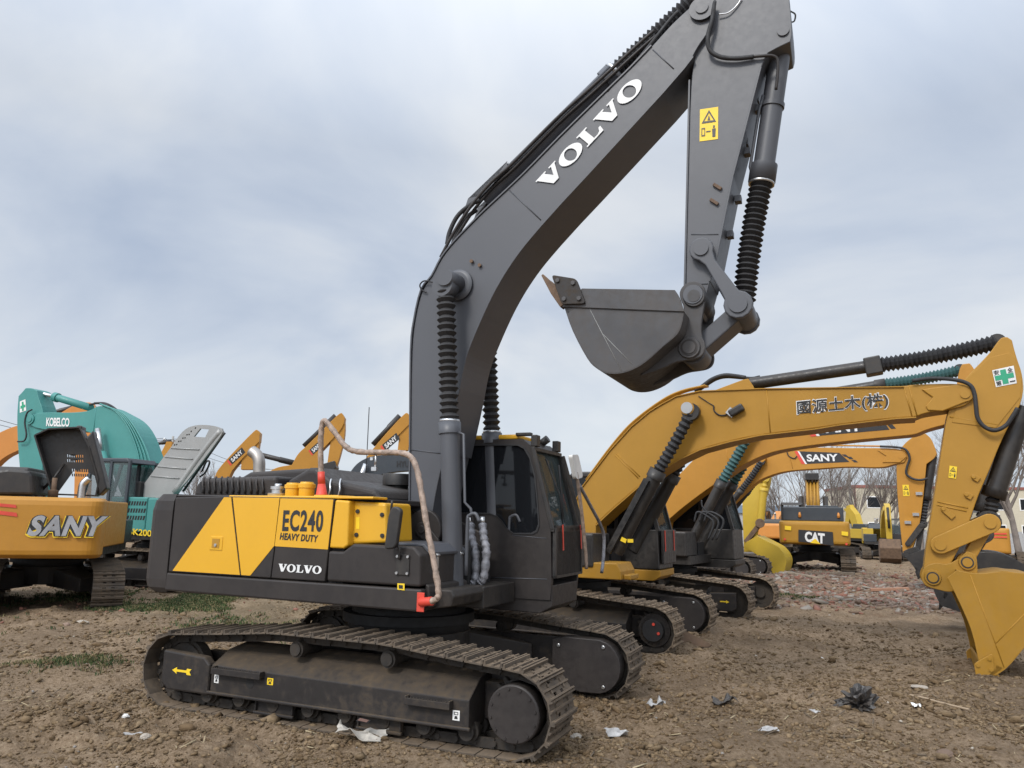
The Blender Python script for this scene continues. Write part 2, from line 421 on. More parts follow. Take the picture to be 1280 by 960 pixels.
def at_path(s):
    s %= _D[-1]
    lo, hi = 0, len(_D)-1
    while hi-lo > 1:
        m = (lo+hi)//2
        if _D[m] <= s: lo = m
        else: hi = m
    a, b = _P[lo], _P[(lo+1) % len(_P)]; t = (s-_D[lo])/max(1e-9, _D[hi]-_D[lo])
    return a[0]+(b[0]-a[0])*t, a[1]+(b[1]-a[1])*t
def shoe_frames(n, off=0.0):
    L = _D[-1]; out = []
    for i in range(n):
        s = L*(i+off)/n; h = L/n*0.48
        a, b = at_path(s-h), at_path(s+h)
        t = Vector((b[0]-a[0], 0, b[1]-a[1])).normalized(); nrm = Vector((t.z, 0, -t.x))   # outward
        out.append((Vector(((a[0]+b[0])/2, 0, (a[1]+b[1])/2)), t, nrm, L/n))
    return out
def make_shoes(w=0.6):
    mb = MB(); rnd = random.Random(3)
    for c, t, nrm, p in shoe_frames(NSH):
        rot = Matrix((t, (0, 1, 0), nrm)).transposed()
        c = c - nrm*0.03
        for x0, x1 in ((-.5*w, -.115), (.115, .5*w)):
            mb.obox(c + Vector((0, (x0+x1)/2, 0)) - nrm*0.006, (p*0.93, x1-x0, 0.014), rot)
        for x0, x1 in ((-.115, -.05), (.05, .115)):
            mb.obox(c + Vector((0, (x0+x1)/2, 0)) - nrm*0.006, (p*0.45, x1-x0, 0.014), rot)
        mb.obox(c - nrm*0.006, (p*0.93, .10, 0.014), rot)
        for k, h in ((-.455, .036), (-.02, .018), (.40, .034)):
            cc = c + t*(k*p) + nrm*(h/2)
            prof = [(-.013, 0), (.013, 0), (.007, h), (-.007, h)]
            v = [cc + t*a + nrm*(b-h/2) + Vector((0, yy, 0)) for yy in (-w/2, w/2) for a, b in prof]
            mb.add(v, [(0, 1, 2, 3), (7, 6, 5, 4), (0, 4, 5, 1), (1, 5, 6, 2), (2, 6, 7, 3), (3, 7, 4, 0)])
        for sx in (-1, 1):      # bolts
            for sy in (-.155, .155): mb.obox(c + t*(sx*.03) + Vector((0, sy, 0)) + nrm*.008, (.025, .025, .016), rot)
    return mb
def make_chain():
    mb = MB()
    for i, (c, t, nrm, p) in enumerate(shoe_frames(NSH, .5)):
        rot = Matrix((t, (0, 1, 0), nrm)).transposed()
        for sy in (-1, 1):
            mb.obox(c - nrm*0.095 + Vector((0, sy*(.085+(.018 if i % 2 else 0)), 0)), (p*1.06, .03, .085), rot)
        q = c - nrm*.095 + t*p*.5
        mb.cyl(q+Vector((0, -.135, 0)), q+Vector((0, .135, 0)), .026, n=8)
    return mb
def gear(cx, cz, r0, r1, n, y0, y1, mb):
    pts = []
    for i in range(n):
        a = 2*math.pi*i/n; d = 2*math.pi/n
        for k, r in ((0, r0), (.22, r0), (.36, r1), (.64, r1), (.78, r0)):
            pts.append((cx+r*math.cos(a+k*d), cz+r*math.sin(a+k*d)))
    mb.prism(pts, y0, y1)
TRK = {}
def track_parts(side, w=0.6):
    """builds one crawler at the origin: the shoe belt object carries its chain, frame, wheels as children. side=-1: outer is -y"""
    s = 1 if side < 0 else -1
    def Y(mb):
        if s < 0:
            mb.v = [(a, -b, c) for a, b, c in mb.v]; mb.f = [f[::-1] for f in mb.f]
        return mb
    belt = Y(make_shoes(w)).build('crawler_track', M['track'], None)
    Y(make_chain()).build('track_chain', M['chain'], belt)
    f = MB()
    x0, x1 = -1.42, 1.58
    sec = [(-.27, .22), (-.27, .50), (-.04, .63), (.26, .68), (.26, .22)]
    for (xa, xb) in ((x0, x1),):
        n = len(sec); v = [(xa, y, z) for y, z in sec] + [(xb, y, z) for y, z in sec]
        v[n+1] = (xb-.0, sec[1][0], sec[1][1]-.03)
        f.add(v, [tuple(range(n)), tuple(range(2*n-1, n-1, -1))] + [(i, n+i, n+(i+1) % n, (i+1) % n) for i in range(n)])
    f.box(x0-.03, x1+.02, -.295, -.265, .215, .245)
    f.box(-1.9, x0, -.06, .06, .30, .46); f.box(-1.9, x0, .16, .25, .25, .55)
    f.box(x1, 1.85, .05, .24, .25, .58)
    for cx in (-.62, .62): f.prism([(cx-.26, .23), (cx+.26, .23), (cx+.22, .08), (cx-.22, .08)], -.20, -.175)
    for cx in (-.62, .62):
        for q in (-.24, .22): f.box(cx+q, cx+q+.02, -.23, -.17, .1, .23)
        f.box(cx-.25, cx+.25, -.235, -.20, .075, .105)
    fr = Y(f).build('crawler_frame', M['under'], belt, .012)
    g = MB(); g.prism([(-2.10, .60), (-1.52, .57), (-1.44, .50), (-1.44, .20), (-2.0, .20), (-2.10, .26)], -.285, -.18)
    Y(g).build('idler_guard', M['under'], belt, .02)
    i = MB(); c = (-TH, TR)
    i.lathe((c[0], -.06, c[1]), (c[0], .06, c[1]), [(0, .22), (0, .27), (.0, .285), (1, .285), (1, .22)], 36); i.cyl((c[0], -.16, c[1]), (c[0], .16, c[1]), .11)
    i.lathe((c[0], -.09, c[1]), (c[0], .09, c[1]), [(0, .2), (0, .25), (1, .25), (1, .2)], 36)
    Y(i).build('idler', M['chain'], belt)
    g = MB(); gear(TH, TR, .262, .315, 21, -.03, .03, g)
    g.cyl((TH, -.1, TR), (TH, .1, TR), .22, n=32)
    sp = Y(g).build('sprocket', M['chain'], belt)
    h = MB(); h.lathe((TH, -.05, TR), (TH, -.27, TR), [(0, .245), (.93, .245), (1, .232)], 40)
    b = h
    for k in range(12):
        a = 2*math.pi*k/12+.2; p = Vector((TH+.212*math.cos(a), -.27, TR+.212*math.sin(a)))
        b.cyl(p, p+Vector((0, -.012, 0)), .013, n=6, smooth=False)
    hub = Y(h).build('final_drive_cover', M['body'], belt)
    m = MB(); pts = [(1.45, .66), (1.62, .70)] + circle(1.98, .40, .30, 12, 80, -80) + [(1.80, .10), (1.45, .18)]
    m.prism(pts, .20, .40)
    b = m; b.cur = 1
    for p in ((1.53, .60), (2.08, .62), (1.53, .24), (2.08, .18)): b.cyl((p[0], .40, p[1]), (p[0], .418, p[1]), .022, n=10)
    mc = Y(m).build('motor_cover', [M['body'], M['steel']], belt, .006)
    for k in range(8):
        x = -1.52+k*.435; r = MB()
        r.lathe((x, -.21, .185), (x, .21, .185), [(0, .05), (0, .075), (.12, .075), (.12, .10), (.2, .10), (.2, .085), (.36, .085), (.36, .05), (.64, .05), (.64, .085), (.8, .085), (.8, .10), (.88, .10), (.88, .075), (1, .075), (1, .05)], 18)
        r.box(x-.05, x+.05, -.215, -.175, .16, .235)
        Y(r).build('track_roller', M['chain'], belt)
    for x in (-.42, .66):
        r = MB(); r.lathe((x, -.20, .725), (x, .15, .725), [(0, .03), (0, .06), (.06, .06), (.06, .082), (.3, .082), (.3, .07), (1, .07)], 22)
        r.box(x-.03, x+.03, .12, .17, .56, .76)
        Y(r).build('carrier_roller', M['chain'], belt)
    for xa, xb, z in ((-1.36, -.72, .49), (.95, 1.42, .445)):
        r = MB(); r.box(xa, xb, -.34, -.275, z-.06, z-.045); r.box(xa, xb, -.345, -.335, z-.06, z)
        for q in range(int((xb-xa)/.03)): r.prism([(xa+q*.03, z), (xa+q*.03+.022, z), (xa+q*.03+.011, z+.014)], -.345, -.335)
        for q in (xa, xb-.02): r.box(q, q+.02, -.34, -.27, z-.06, z+.012)
        Y(r).build('foot_step', M['under'], belt, .004)
    return belt
def copy_tree(o, parent=None):
    c = o.copy(); C.objects.link(c); c.parent = parent
    for ch in list(o.children): copy_tree(ch, c)
    return c
def add_tracks(rt, flip=False, mat=None, y=1.3, first=[True], detail=True, z=0.0):
    out = []
    for side in (-1, 1):
        if side not in TRK:
            TRK[side] = track_parts(side); t = TRK[side]; t.parent = rt
        else:
            src = TRK[-side if flip else side]
            t = copy_tree(src, rt)
        t.location = (0, side*y, z); t.rotation_euler = (0, 0, math.pi if flip else 0)
        if mat: 
            t.data = t.data.copy(); t.data.materials[0] = mat
        out.append(t)
    return out
def add_carbody(rt, mat, slew=1.08):
    m = MB(); m.prismz(circle(0, 0, .72, 24), .42, .80)
    for sx in (-1, 1):
        for sy in (-1, 1):
            x = sx*.95
            # arm from centre to side frame, top falling outward
            v = []
            for (px, py, z0, z1, hw) in ((sx*.3, sy*.35, .38, .80, .32), (sx*1.0, sy*1.12, .30, .58, .26)):
                d = Vector((-(sy), sx, 0)).normalized()*hw
                for q in (-1, 1):
                    for z in (z0, z1): v.append((px+q*d.x, py+q*d.y, z))
            m.add(v, [(0, 1, 3, 2), (4, 6, 7, 5), (0, 4, 5, 1), (2, 3, 7, 6), (1, 5, 7, 3), (0, 2, 6, 4)])
    m.build('carbody', mat, rt, .015)
    mat = M['interior']; s = MB(); s.lathe((0, 0, .80), (0, 0, slew), [(0, .70), (.3, .70), (.3, .76), (.62, .76), (.62, .66), (1, .66)], 48)
    s.build('slew_ring', mat, rt)

# ------------------------------------------------------------------ hero excavator
H = Frame(-1.143, 9.172, 0, -.41)
hero = root('excavator', H, 'large charcoal and yellow excavator in the foreground with its boom raised high', 'excavator', 'excavators parked in the yard')
add_tracks(hero); add_carbody(hero, M['under'], 1.12)
# decals on the near crawler frame
near = TRK[-1]
fr_ = [c for c in near.children if c.name.startswith('crawler_frame')][0]
gd_ = [c for c in near.children if c.name.startswith('idler_guard')][0]
HN = Frame(H.o.x+H.Y.x*-1.3, H.o.y+H.Y.y*-1.3, 0, H.yaw)
def decal(fr, y, px, mat, parent, name='label_sticker', lift=.005):
    P = [fr.p3(*p, y) for p in px]; s = -1 if y < 0 else 1
    mb = MB(); mb.v = [(a.x, a.y+s*lift, a.z) for a in P]; mb.f = [tuple(range(len(P)))]; mb.m = [0]; mb.s = [False]
    return mb.build(name, mat, parent)
def decal_local(y, pts, mat, parent, name='label_sticker'):
    mb = MB(); mb.v = [(a, y, b) for a, b in pts]; mb.f = [tuple(range(len(pts)))]; mb.m = [0]; mb.s = [False]
    return mb.build(name, mat, parent)
# (built under the near crawler; copies made later for other machines are taken before these are added)
def hero_track_decals():
    y = -.291
    o = (-1.95, .385); a = [(0, .02), (.07, .055), (.065, .032), (.20, .032), (.21, .05), (.27, .05), (.245, .02), (.27, -.012), (.21, -.012), (.20, .008), (.065, .008), (.07, -.015)]
    v, f = loops_mesh([[(o[0]+p, o[1]+q) for p, q in a]])
    mb = MB(); mb.add([(p, -.287, q) for p, q in v], f); mb.build('arrow_sticker', M['decal_yellow'], near)
    def st(x, z, w, h, m, name, dark=True, y=-.273):
        s = decal_local(y, [(x, z), (x+w, z), (x+w, z+h), (x, z+h)], m, near, name)
        mb = MB()
        for lp in ([[(.2, .55), (.8, .55), (.8, .85), (.2, .85)], [(.3, .62), (.3, .78), (.7, .78), (.7, .62)]], [[(.25, .15), (.75, .15), (.65, .45), (.35, .45)]]):
            v, f = loops_mesh(lp); mb.add([(x+w*p, y-.002, z+h*q) for p, q in v], f)
        mb.build('sticker_print', M['decal_black'], near)
    st(-1.37, .33, .06, .08, M['white'], 'label_sticker'); st(-.68, .38, .075, .065, M['decal_yellow'], 'label_sticker'); st(1.42, .29, .07, .085, M['white'], 'label_sticker')
    h = MB(); h.cyl((-.90, -.272, .37), (-.90, -.27, .37), .052, n=24); h.build('lightening_hole', M['interior'], near)

# ---- upper deck
YN = -1.35
deck = MB()
deck.prism([(-2.2, 1.16), (.9, 1.16), (.9, 1.30), (-2.2, 1.30)], -1.25, 1.25)
deck.box(-.3, 1.15, -.42, .42, 1.12, 1.34)
deck.build('deck_frame', M['black'], hero, .01)
sk = MB(); sk.prism([(-2.43, 1.18), (-2.43, 1.38), (.92, 1.375), (.92, 1.19), (.86, 1.16)], YN, YN+.12)
skirt = sk.build('side_skirt', M['body'], hero, .02)
# counterweight: plan polygon with rounded rear
def rr(pts, r=.18, n=5):
    out = []
    k = len(pts)
    for i in range(k):
        p0, p1, p2 = Vector(pts[i-1]), Vector(pts[i]), Vector(pts[(i+1) % k])
        a = (p0-p1); b = (p2-p1); ra = min(r, a.length*.45, b.length*.45)
        A = p1+a.normalized()*ra; B = p1+b.normalized()*ra
        for q in range(n+1):
            t = q/n; out.append(tuple((1-t)**2*A+2*t*(1-t)*p1+t*t*B))
    return out
cwp = []
for a in range(-27, 28, 6): cwp.append((-2.97*math.cos(R(a)), -2.97*math.sin(R(a))))
cw = MB(); plan = [(-2.42, 1.35), (-2.42, -1.35)] + [(x, y) for x, y in cwp[::-1]]
plan = [(-2.42, -1.35), (-2.42, 1.35)] + rr([(-2.42, 1.35), (-2.80, 1.35), (-3.0, .8), (-3.06, 0), (-3.0, -.8), (-2.80, -1.35), (-2.42, -1.35)], .22, 5)[6:-6]
def loft(mb, plans, smooth=False):     # plans: list of (poly_xy, z) equal length
    n = len(plans[0][0]); v = []
    for poly, z in plans: v += [(x, y, z) for x, y in poly]
    fs = [tuple(range(n-1, -1, -1)), tuple(range(n*(len(plans)-1), n*len(plans)))]
    for k in range(len(plans)-1):
        fs += [(k*n+i, k*n+(i+1) % n, (k+1)*n+(i+1) % n, (k+1)*n+i) for i in range(n)]
    return mb.add(v, fs, smooth)
def inset(poly, dx, s):
    return [(-2.42+(x+2.42)*s, y*(1 if abs(x+2.42) < 1e-6 else 1)*(1-dx)) for x, y in poly]
ccw = plan[::-1]
ar = sum(ccw[i][0]*ccw[(i+1) % len(ccw)][1]-ccw[(i+1) % len(ccw)][0]*ccw[i][1] for i in range(len(ccw)))
if ar < 0: ccw = ccw[::-1]
loft(cw, [(inset(ccw, .03, .72), 1.155), (inset(ccw, .004, .94), 1.21), (ccw, 1.30), (ccw, 2.08), (inset(ccw, .006, .93), 2.19), (inset(ccw, .03, .75), 2.27)])
cw.build('counterweight', M['body'], hero, .03, 3)
# engine bay side: doors with gaps, dark structure behind
core = MB(); core.box(-2.40, -.05, -1.28, 1.30, 1.30, 2.18); core.build('engine_bay', M['interior'], hero)
def panel(name, px, mat, parent, th=.07, y=YN, bev=.014, zfix=None):
    p = H.poly(px, y)
    if zfix: p = [zfix(a, b) for a, b in p]
    m = MB(); m.prism(p, y, y+th); return m.build(name, mat, parent, bev, 3)
def xz(pts, y0, y1, name, mat, parent, bev=.012):
    m = MB(); m.prism(pts, y0, y1); return m.build(name, mat, parent, bev, 3)
Z0, Z1 = 1.39, 2.25
d1 = xz([(-2.40, Z0), (-2.40, Z1-.02), (-1.58, Z1-.01), (-1.335, Z0)][0:2] + [(-1.555, Z1), (-1.335-.0, Z0)], YN, YN+.07, 'side_door', M['body'], hero)
d2 = xz([(-1.325, Z0), (-1.545, Z1), (-.87, Z1-.005), (-.93, Z0)], YN, YN+.07, 'side_door', M['body'], hero)
d3 = xz([(-.92, Z0), (-.86, Z1-.005), (-.165, Z1-.02), (-.225, Z0)], YN, YN+.07, 'side_door', M['body'], hero)
d1['label'] = 'charcoal rear side door with yellow diagonal'
def surf(fr, y, px, mat, parent, name, lift=.0035): return decal(fr, y, px, mat, parent, name, lift)
yz = MB()
def paintpatch(pts, parent, y=YN, mat='yellow', name='yellow_stripe'):
    m = MB(); m.prism(pts, y-.004, y+.001); return m.build(name, M[mat], parent)
zt = Z1-.012
def xs(z, a, b): return a[0]+(b[0]-a[0])*(z-a[1])/(b[1]-a[1])
paintpatch([(-2.33, 1.405), (-1.66, zt), (-1.56, zt), (-1.345, 1.405)], d1)
paintpatch([(-1.325, 1.405), (-1.535, zt), (-.88, zt), (-.905, 1.73), (-1.20, 1.405)], d2)
paintpatch([(-.898, 1.725), (-.868, zt-.005), (-.175, zt-.012), (-.205, 1.715)], d3)
# top edge strip of the doors (yellow where the side is yellow)
tp = MB(); tp.box(-1.62, .30, YN+.02, -1.05, 2.235, 2.262); tp.build('top_cover', M['yellow'], hero, .012)
tb = MB(); tb.box(-2.40, -1.62, YN+.02, -.95, 2.235, 2.262); tb.box(-2.40, .3, -1.05, 1.3, 2.18, 2.24); tb.build('rear_top_cover', M['body'], hero, .012)
# handle on door
hd = MB(); c = H.on(271, 679, YN); hd.box(c[0]-.09, c[0]+.09, YN-.012, YN, c[1]-.075, c[1]+.075)
hdo = hd.build('door_latch', M['yellow'], d1, .006)
hl = MB(); hl.box(c[0]-.055, c[0]+.05, YN-.016, YN-.010, c[1]-.05, c[1]+.05); hl.build('latch_recess', M['gold'], d1)
hk = MB(); hk.cyl((c[0]+.0, YN-.025, c[1]-.02), (c[0]+.0, YN-.012, c[1]-.02), .017, n=12); hk.build('key_barrel', M['steel'], d1)
word(H, YN, 'lettering', M['decal_black'], d3, 'EC240', (353, 664), (403.5, 665), (355, 637.5), .03, 1.12, lift=.008)
word(H, YN, 'lettering', M['decal_black'], d3, 'HEAVY DUTY', (350, 674.5), (397, 678), (351.5, 665.8), .038, 1.12, lift=.008)
word(H, YN, 'lettering', M['letter'], d3, '', (348, 714), (402, 717.5), (349, 704.5), lift=.008, glyph=serif_word())
# yellow front section stepping in
YF = -1.35
m = MB(); m.prism([(-.196, 1.73), (-.157, 2.225), (.02, 2.215), (.03, 1.76), (-.02, 1.73)], YF+.005, YF+.5); m.build('front_corner_cover', M['yellow'], hero, .02, 3)
m = MB(); m.prism([(-.03, 1.77), (-.03, 2.215), (.40, 2.20), (.44, 1.80)], YF+.10, YF+.62); fcv = m.build('front_cover', M['yellow'], hero, .03, 3)
for p, q in ((.07, 2.11), (.07, 1.87), (.37, 2.08), (.385, 1.87)):
    b = MB(); b.cyl((p, YF+.105, q), (p, YF+.085, q), .022, n=14); b.cyl((p, YF+.087, q), (p, YF+.082, q), .010, n=6); b.build('cover_bolt', M['black'], fcv)
decal_local(YF+.098, [(.055, 1.93), (.10, 1.93), (.095, 2.05), (.05, 2.05)], M['decal_yellow'], fcv, 'warning_label')
# toolbox
tbx = MB(); tbx.prism([(-.20, 1.395), (-.20, 1.70), (-.02, 1.70), (.10, 1.78), (.82, 1.775), (.90, 1.70), (.905, 1.395)], YN, YN+.95)
tool = tbx.build('toolbox', M['body'], hero, .025, 3)
lid = MB(); lid.prism([(.08, 1.785), (.10, 1.815), (.84, 1.80), (.93, 1.72), (.925, 1.69), (.91, 1.69), (.82, 1.775)], YN+.16, YN+.93); lid.build('toolbox_lid', M['char'], tool, .02, 3)
for y in (YN+.28, YN+.80):
    b = MB(); b.box(.905, .925, y-.03, y+.03, 1.50, 1.56); b.box(.91, .94, y-.02, y+.02, 1.56, 1.68); b.cyl((.935, y-.03, 1.69), (.935, y+.03, 1.69), .015, n=10); b.cyl((.93, y, 1.52), (.95, y, 1.52), .018, n=10); b.build('latch', M['steel'], tool, .003)
b = MB(); c = H.on(504, 706, YN); b.box(c[0]-.075, c[0]+.075, YN-.014, YN, c[1]-.10, c[1]+.10); mpl = b.build('mirror_bracket', M['black'], tool, .006)
for sx in (-1, 1):
    for sz in (-1, 1):
        b = MB(); b.cyl((c[0]+sx*.06, YN-.014, c[1]+sz*.08), (c[0]+sx*.06, YN-.028, c[1]+sz*.08), .014, n=8); b.build('bolt', M['steel'], tool)
b = MB(); b.tube(spline([(c[0]-.03, YN-.03, c[1]+.05), (c[0]-.03, YN-.04, c[1]+.16), (c[0]-.12, YN-.05, c[1]+.25), (c[0]-.12, YN-.08, c[1]+.45), (c[0]-.10, YN-.10, c[1]+.62)], 5), .012, 8); b.build('mirror_arm', M['black'], tool)
mr = H.on(493, 659, YN-.1)
b = MB(); b.prism(rr([(mr[0]-.085, mr[1]-.22), (mr[0]+.05, mr[1]-.20), (mr[0]+.09, mr[1]+.18), (mr[0]-.01, mr[1]+.21), (mr[0]-.055, mr[1]+.12)], .05), YN-.14, YN-.08); b.build('rear_mirror', M['black'], hero, .015, 3)
decal(H, YN, [(497, 737), (506, 738), (506, 729.5), (497, 729)], M['decal_yellow'], tool, 'warning_label')
decal(H, YN, [(499, 735.5), (504, 736), (504, 731.5), (499, 731)], M['decal_black'], tool, 'pictogram', .008)
# front face step beside the toolbox
st = MB(); st.prism([(.88, 1.16), (.88, 1.36), (1.12, 1.36), (1.15, 1.30), (1.12, 1.20)], YN+.25, -.38); st.build('front_step', M['black'], hero, .015)
b = MB(); b.prism([(.905, 1.17), (.905, 1.42), (.95, 1.40), (.96, 1.2)], YN+.10, -.42); b.build('front_panel', M['body'], hero, .01)
for k in range(5):
    b = MB(); y = YN+.14+k*.05; b.box(.955, .962, y, y+.022, 1.22, 1.34); b.build('vent_slot', M['interior'], hero)
# handrail
rail = [H.p3(402, 614, -1.2), H.p3(401, 575, -1.2), H.p3(401.5, 540, -1.2), H.p3(405, 526, -1.2), H.p3(415, 536, -1.2), H.p3(432, 558, -1.2), H.p3(447, 564.5, -1.2), H.p3(480, 565.5, -1.22), H.p3(503, 566.5, -1.25), H.p3(515, 573, -1.28), H.p3(522, 590, -1.30), H.p3(527, 617, -1.32), H.p3(535, 665, -1.36), H.p3(542, 700, -1.39), H.p3(548, 738, -1.42), H.p3(546, 748, -1.42), H.p3(538, 752, -1.41)]
b = MB(); b.tube([p_+Vector((.002*math.sin(i_*2.3), .003*math.sin(i_*1.7), .002*math.sin(i_*3.1))) for i_, p_ in enumerate(spline(rail, 6))], [.030+.0022*math.sin(i_*2.1)+.0014*math.sin(i_*5.3) for i_ in range(len(spline(rail, 6)))], 12); hr = b.build('handrail', M['wrap'], hero)
b = MB(); b.lathe(H.p3(402, 620, -1.2), H.p3(402, 604, -1.2), [(0, .075), (.15, .06), (1, .038)], 16); b.lathe(H.p3(402, 605, -1.2), H.p3(401.5, 590, -1.2), [(0, .040), (1, .0385)], 16); b.build('rail_foot', M['red'], hr)
e = H.p3(529, 753, -1.37); b = MB(); b.box(e.x-.07, e.x+.01, -1.375, -1.36, e.z-.09, e.z+.09); b.cyl(e+Vector((-.03, 0, 0)), H.p3(540, 751.5, -1.41), .042, n=14); b.build('rail_flange', M['red'], hr, .004)
b = MB(); q = H.p3(470, 566, -1.21); b.cyl(q, q+Vector((0, 0, -.16)), .012, n=8); b.box(q.x-.03, q.x+.03, -1.24, -1.20, q.z-.19, q.z-.15); b.box(q.x-.05, q.x-.02, -1.24, -1.20, q.z-.08, q.z-.05); b.build('rail_clamp', M['steel'], hr)
# fuel caps and small pots
for i, (px, py, r_, h_) in enumerate(((366, 619, .085, .16), (383, 619, .085, .17))):
    q = H.p3(px, py, -1.12); b = MB()
    b.lathe((q.x, -1.12, 2.25), (q.x, -1.12, 2.25+h_), [(0, r_), (.6, r_), (.62, r_*1.12), (.86, r_*1.12), (.9, r_*.9), (1, r_*.85)], 22); b.build('filter_cap', M['yellow'], hero, .004)
b = MB(); q = H.p3(347, 619, -1.12); b.lathe((q.x, -1.12, 2.25), (q.x, -1.12, 2.40), [(0, .11), (.3, .11), (.32, .07), (.55, .07), (.6, .085), (.8, .085), (.82, .04), (1, .04)], 18); b.build('breather', M['steel'], hero)
b = MB(); q = H.p3(420, 620, -1.15); b.box(q.x-.18, q.x+.14, -1.3, -1.0, 2.24, 2.275); b.build('filler_plate', M['yellow'], hero, .008)
# engine hood with louvres
hy0, hy1 = -.98, .95
hp = H.poly([(246, 617), (250, 603), (260, 594), (300, 590.5), (366, 590), (400, 597), (415, 606), (420, 618)], hy0)
xa = H.on(241, 617, hy0)[0]; xb = H.on(344, 615, hy0)[0]; xc = H.on(470, 617, hy0)[0]
b = MB(); b.prism([(xa, 2.24), (xa+.03, 2.40), (xa+.13, 2.475), (xb, 2.50), (xb+.02, 2.24)], hy0, hy1); hood = b.build('engine_hood', M['body'], hero, .05, 4)
xd = H.on(372, 592, -.8)[0]; xe = H.on(412, 603, -.8)[0]
b = MB(); b.prism([(xb+.03, 2.24), (xb+.04, 2.45), (xb+.35, 2.60), (xd+.3, 2.60), (xe+.05, 2.47), (xc-.1, 2.36), (xc, 2.24)], -.86, .85); b.build('front_hood', M['body'], hero, .06, 4)
b = MB(); b.prism([(xa+.25, 2.45), (xa+.5, 2.57), (xb+.1, 2.61), (xb+.3, 2.58), (xb+.3, 2.45)], -.6, .6); b.build('hood_dome', M['body'], hood, .05, 4)
for k in range(11):
    x = xa+.12+k*(xb-xa-.25)/11
    m = MB(); m.prism(rr([(x, 2.30), (x+.05, 2.30), (x+.035, 2.43), (x-.015, 2.43)], .02, 3), hy0-.006, hy0-.001); m.build('louvre_slot', M['interior'], hood)
    m = MB(); m.tube([(x+.06, hy0-.01, 2.29), (x+.062, hy0-.02, 2.34), (x+.045, hy0-.02, 2.40), (x+.02, hy0+.005, 2.46), (x+.0, hy0+.05, 2.488)], .013, 6); m.build('louvre_rib', M['body'], hood)
for px in (413, 425):
    q = H.p3(px, 612, -.87); b = MB(); b.tube(spline([(q.x, -.9, q.z-.08), (q.x+.02, -.9, q.z), (q.x, -.88, q.z+.06), (q.x-.02, -.84, q.z+.12)], 4), .012, 6); b.build('hood_hinge', M['steel'], hero)
# exhaust
ex = H.p3(324, 598, -.35); b = MB(); pts = [(ex.x, -.35, 2.5), (ex.x, -.35, 2.62), (ex.x-.0, -.35, ex.z+.10), (ex.x-.03, -.35, ex.z+.20), (ex.x-.12, -.35, ex.z+.28), (ex.x-.15, -.35, ex.z+.30)]
b.tube(spline([(ex.x+.02, -.35, 2.4), H.p3(324, 590, -.35), H.p3(324, 577, -.35), H.p3(321, 569, -.35), H.p3(315, 564, -.35)], 6), .075, 18); b.build('exhaust_pipe', M['exhaust'], hero)
b = MB(); a = H.on(372, 586, 0)[0]
# dark gear behind boom (muffler, tank)
b = MB(); q = H.p3(498, 613, .2); b.lathe((q.x, .2, 2.2), (q.x, .2, q.z+.2), [(0, .12), (.62, .12), (.64, .2), (1, .2)], 20); b.box(q.x-.35, q.x+.3, 0, .5, 2.1, 2.25); b.build('air_filter', M['black'], hero, .01)
b = MB(); q = H.p3(529, 662, -.45); b.cyl((q.x, -.45, q.z), (q.x, -.38, q.z), .22, n=32); sd = b.build('swivel_disc', M['body'], hero, .01)
b = MB(); b.prism(hull2((q.x, q.z), .085, (q.x+.16, q.z-.13), .06), -.485, -.452); b.cyl((q.x, -.50, q.z), (q.x, -.48, q.z), .045, n=16); b.build('pivot_link', M['body'], sd, .008)
b = MB(); b.prism([(-.25, 1.3), (-.28, 2.20), (.0, 2.22), (.75, 1.9), (.75, 1.3)], -.36, -.30); b.prism([(-.25, 1.3), (-.28, 2.20), (.0, 2.22), (.75, 1.9), (.75, 1.3)], .30, .36); b.build('boom_bracket', M['body'], hero, .01)
b = MB(); b.box(.3, .9, -.28, .28, 1.3, 1.75); b.build('swing_motor', M['interior'], hero, .02)

# ---- boom
BY = .33
bm_px_top = [(507, 700), (507, 660), (512, 640), (513, 560), (514, 440), (518, 400), (527, 362), (540, 345), (552, 322), (567, 303), (585, 284), (607, 262), (652, 220), (700, 171), (757, 115), (788, 85), (815, 57), (838, 31), (856, 14), (870, 2), (884, -6)]
bm_px_bot = [(893, 4), (893, 22), (886, 38), (870, 60), (862, 78), (730, 222), (702, 252), (676, 281), (652, 309), (631, 339), (614, 369), (602, 395), (589, 425), (579, 453), (571, 497), (555, 567), (540, 632), (536, 690), (530, 708)]
bp = H.poly(bm_px_top+bm_px_bot, -BY)
bp = soft(bp); b = MB(); b.prism(bp, -BY+.012, BY-.012)
boom = b.build('boom', M['char'], hero, .006)
# flange plates top and bottom (slightly proud) with weld seams
b = MB(); tp_ = smoothpoly(H.poly(bm_px_top[1:17], -BY), 3); b.ring([(x, z) for x, z in tp_][::-1], -.02, -BY-.006, BY+.006); 
b.build('boom_top_plate', M['char'], boom, .003)
b = MB(); bt_ = soft(H.poly(bm_px_bot[3:17], -BY))[1:-1]; b.ring([(x, z) for x, z in bt_], .02, -BY-.006, BY+.006); b.build('boom_bottom_plate', M['char'], boom, .003)
def seam(fr, y, pxs, parent, mat=None, r=.007, name='weld_seam'):
    m = MB(); m.tube([fr.p3(*p, y) for p in pxs], r, 6); return m.build(name, mat or M['char'], parent)
seam(H, -BY+.010, [(636, 237), (676, 275)], boom); seam(H, -BY+.010, [(816, 62), (842, 86)], boom); seam(H, -BY+.010, [(514, 562), (553, 567)], boom)
word(H, -BY, 'lettering', M['letter'], boom, '', (683, 239), (807.5, 106), (669.5, 227), lift=.004, glyph=serif_word())
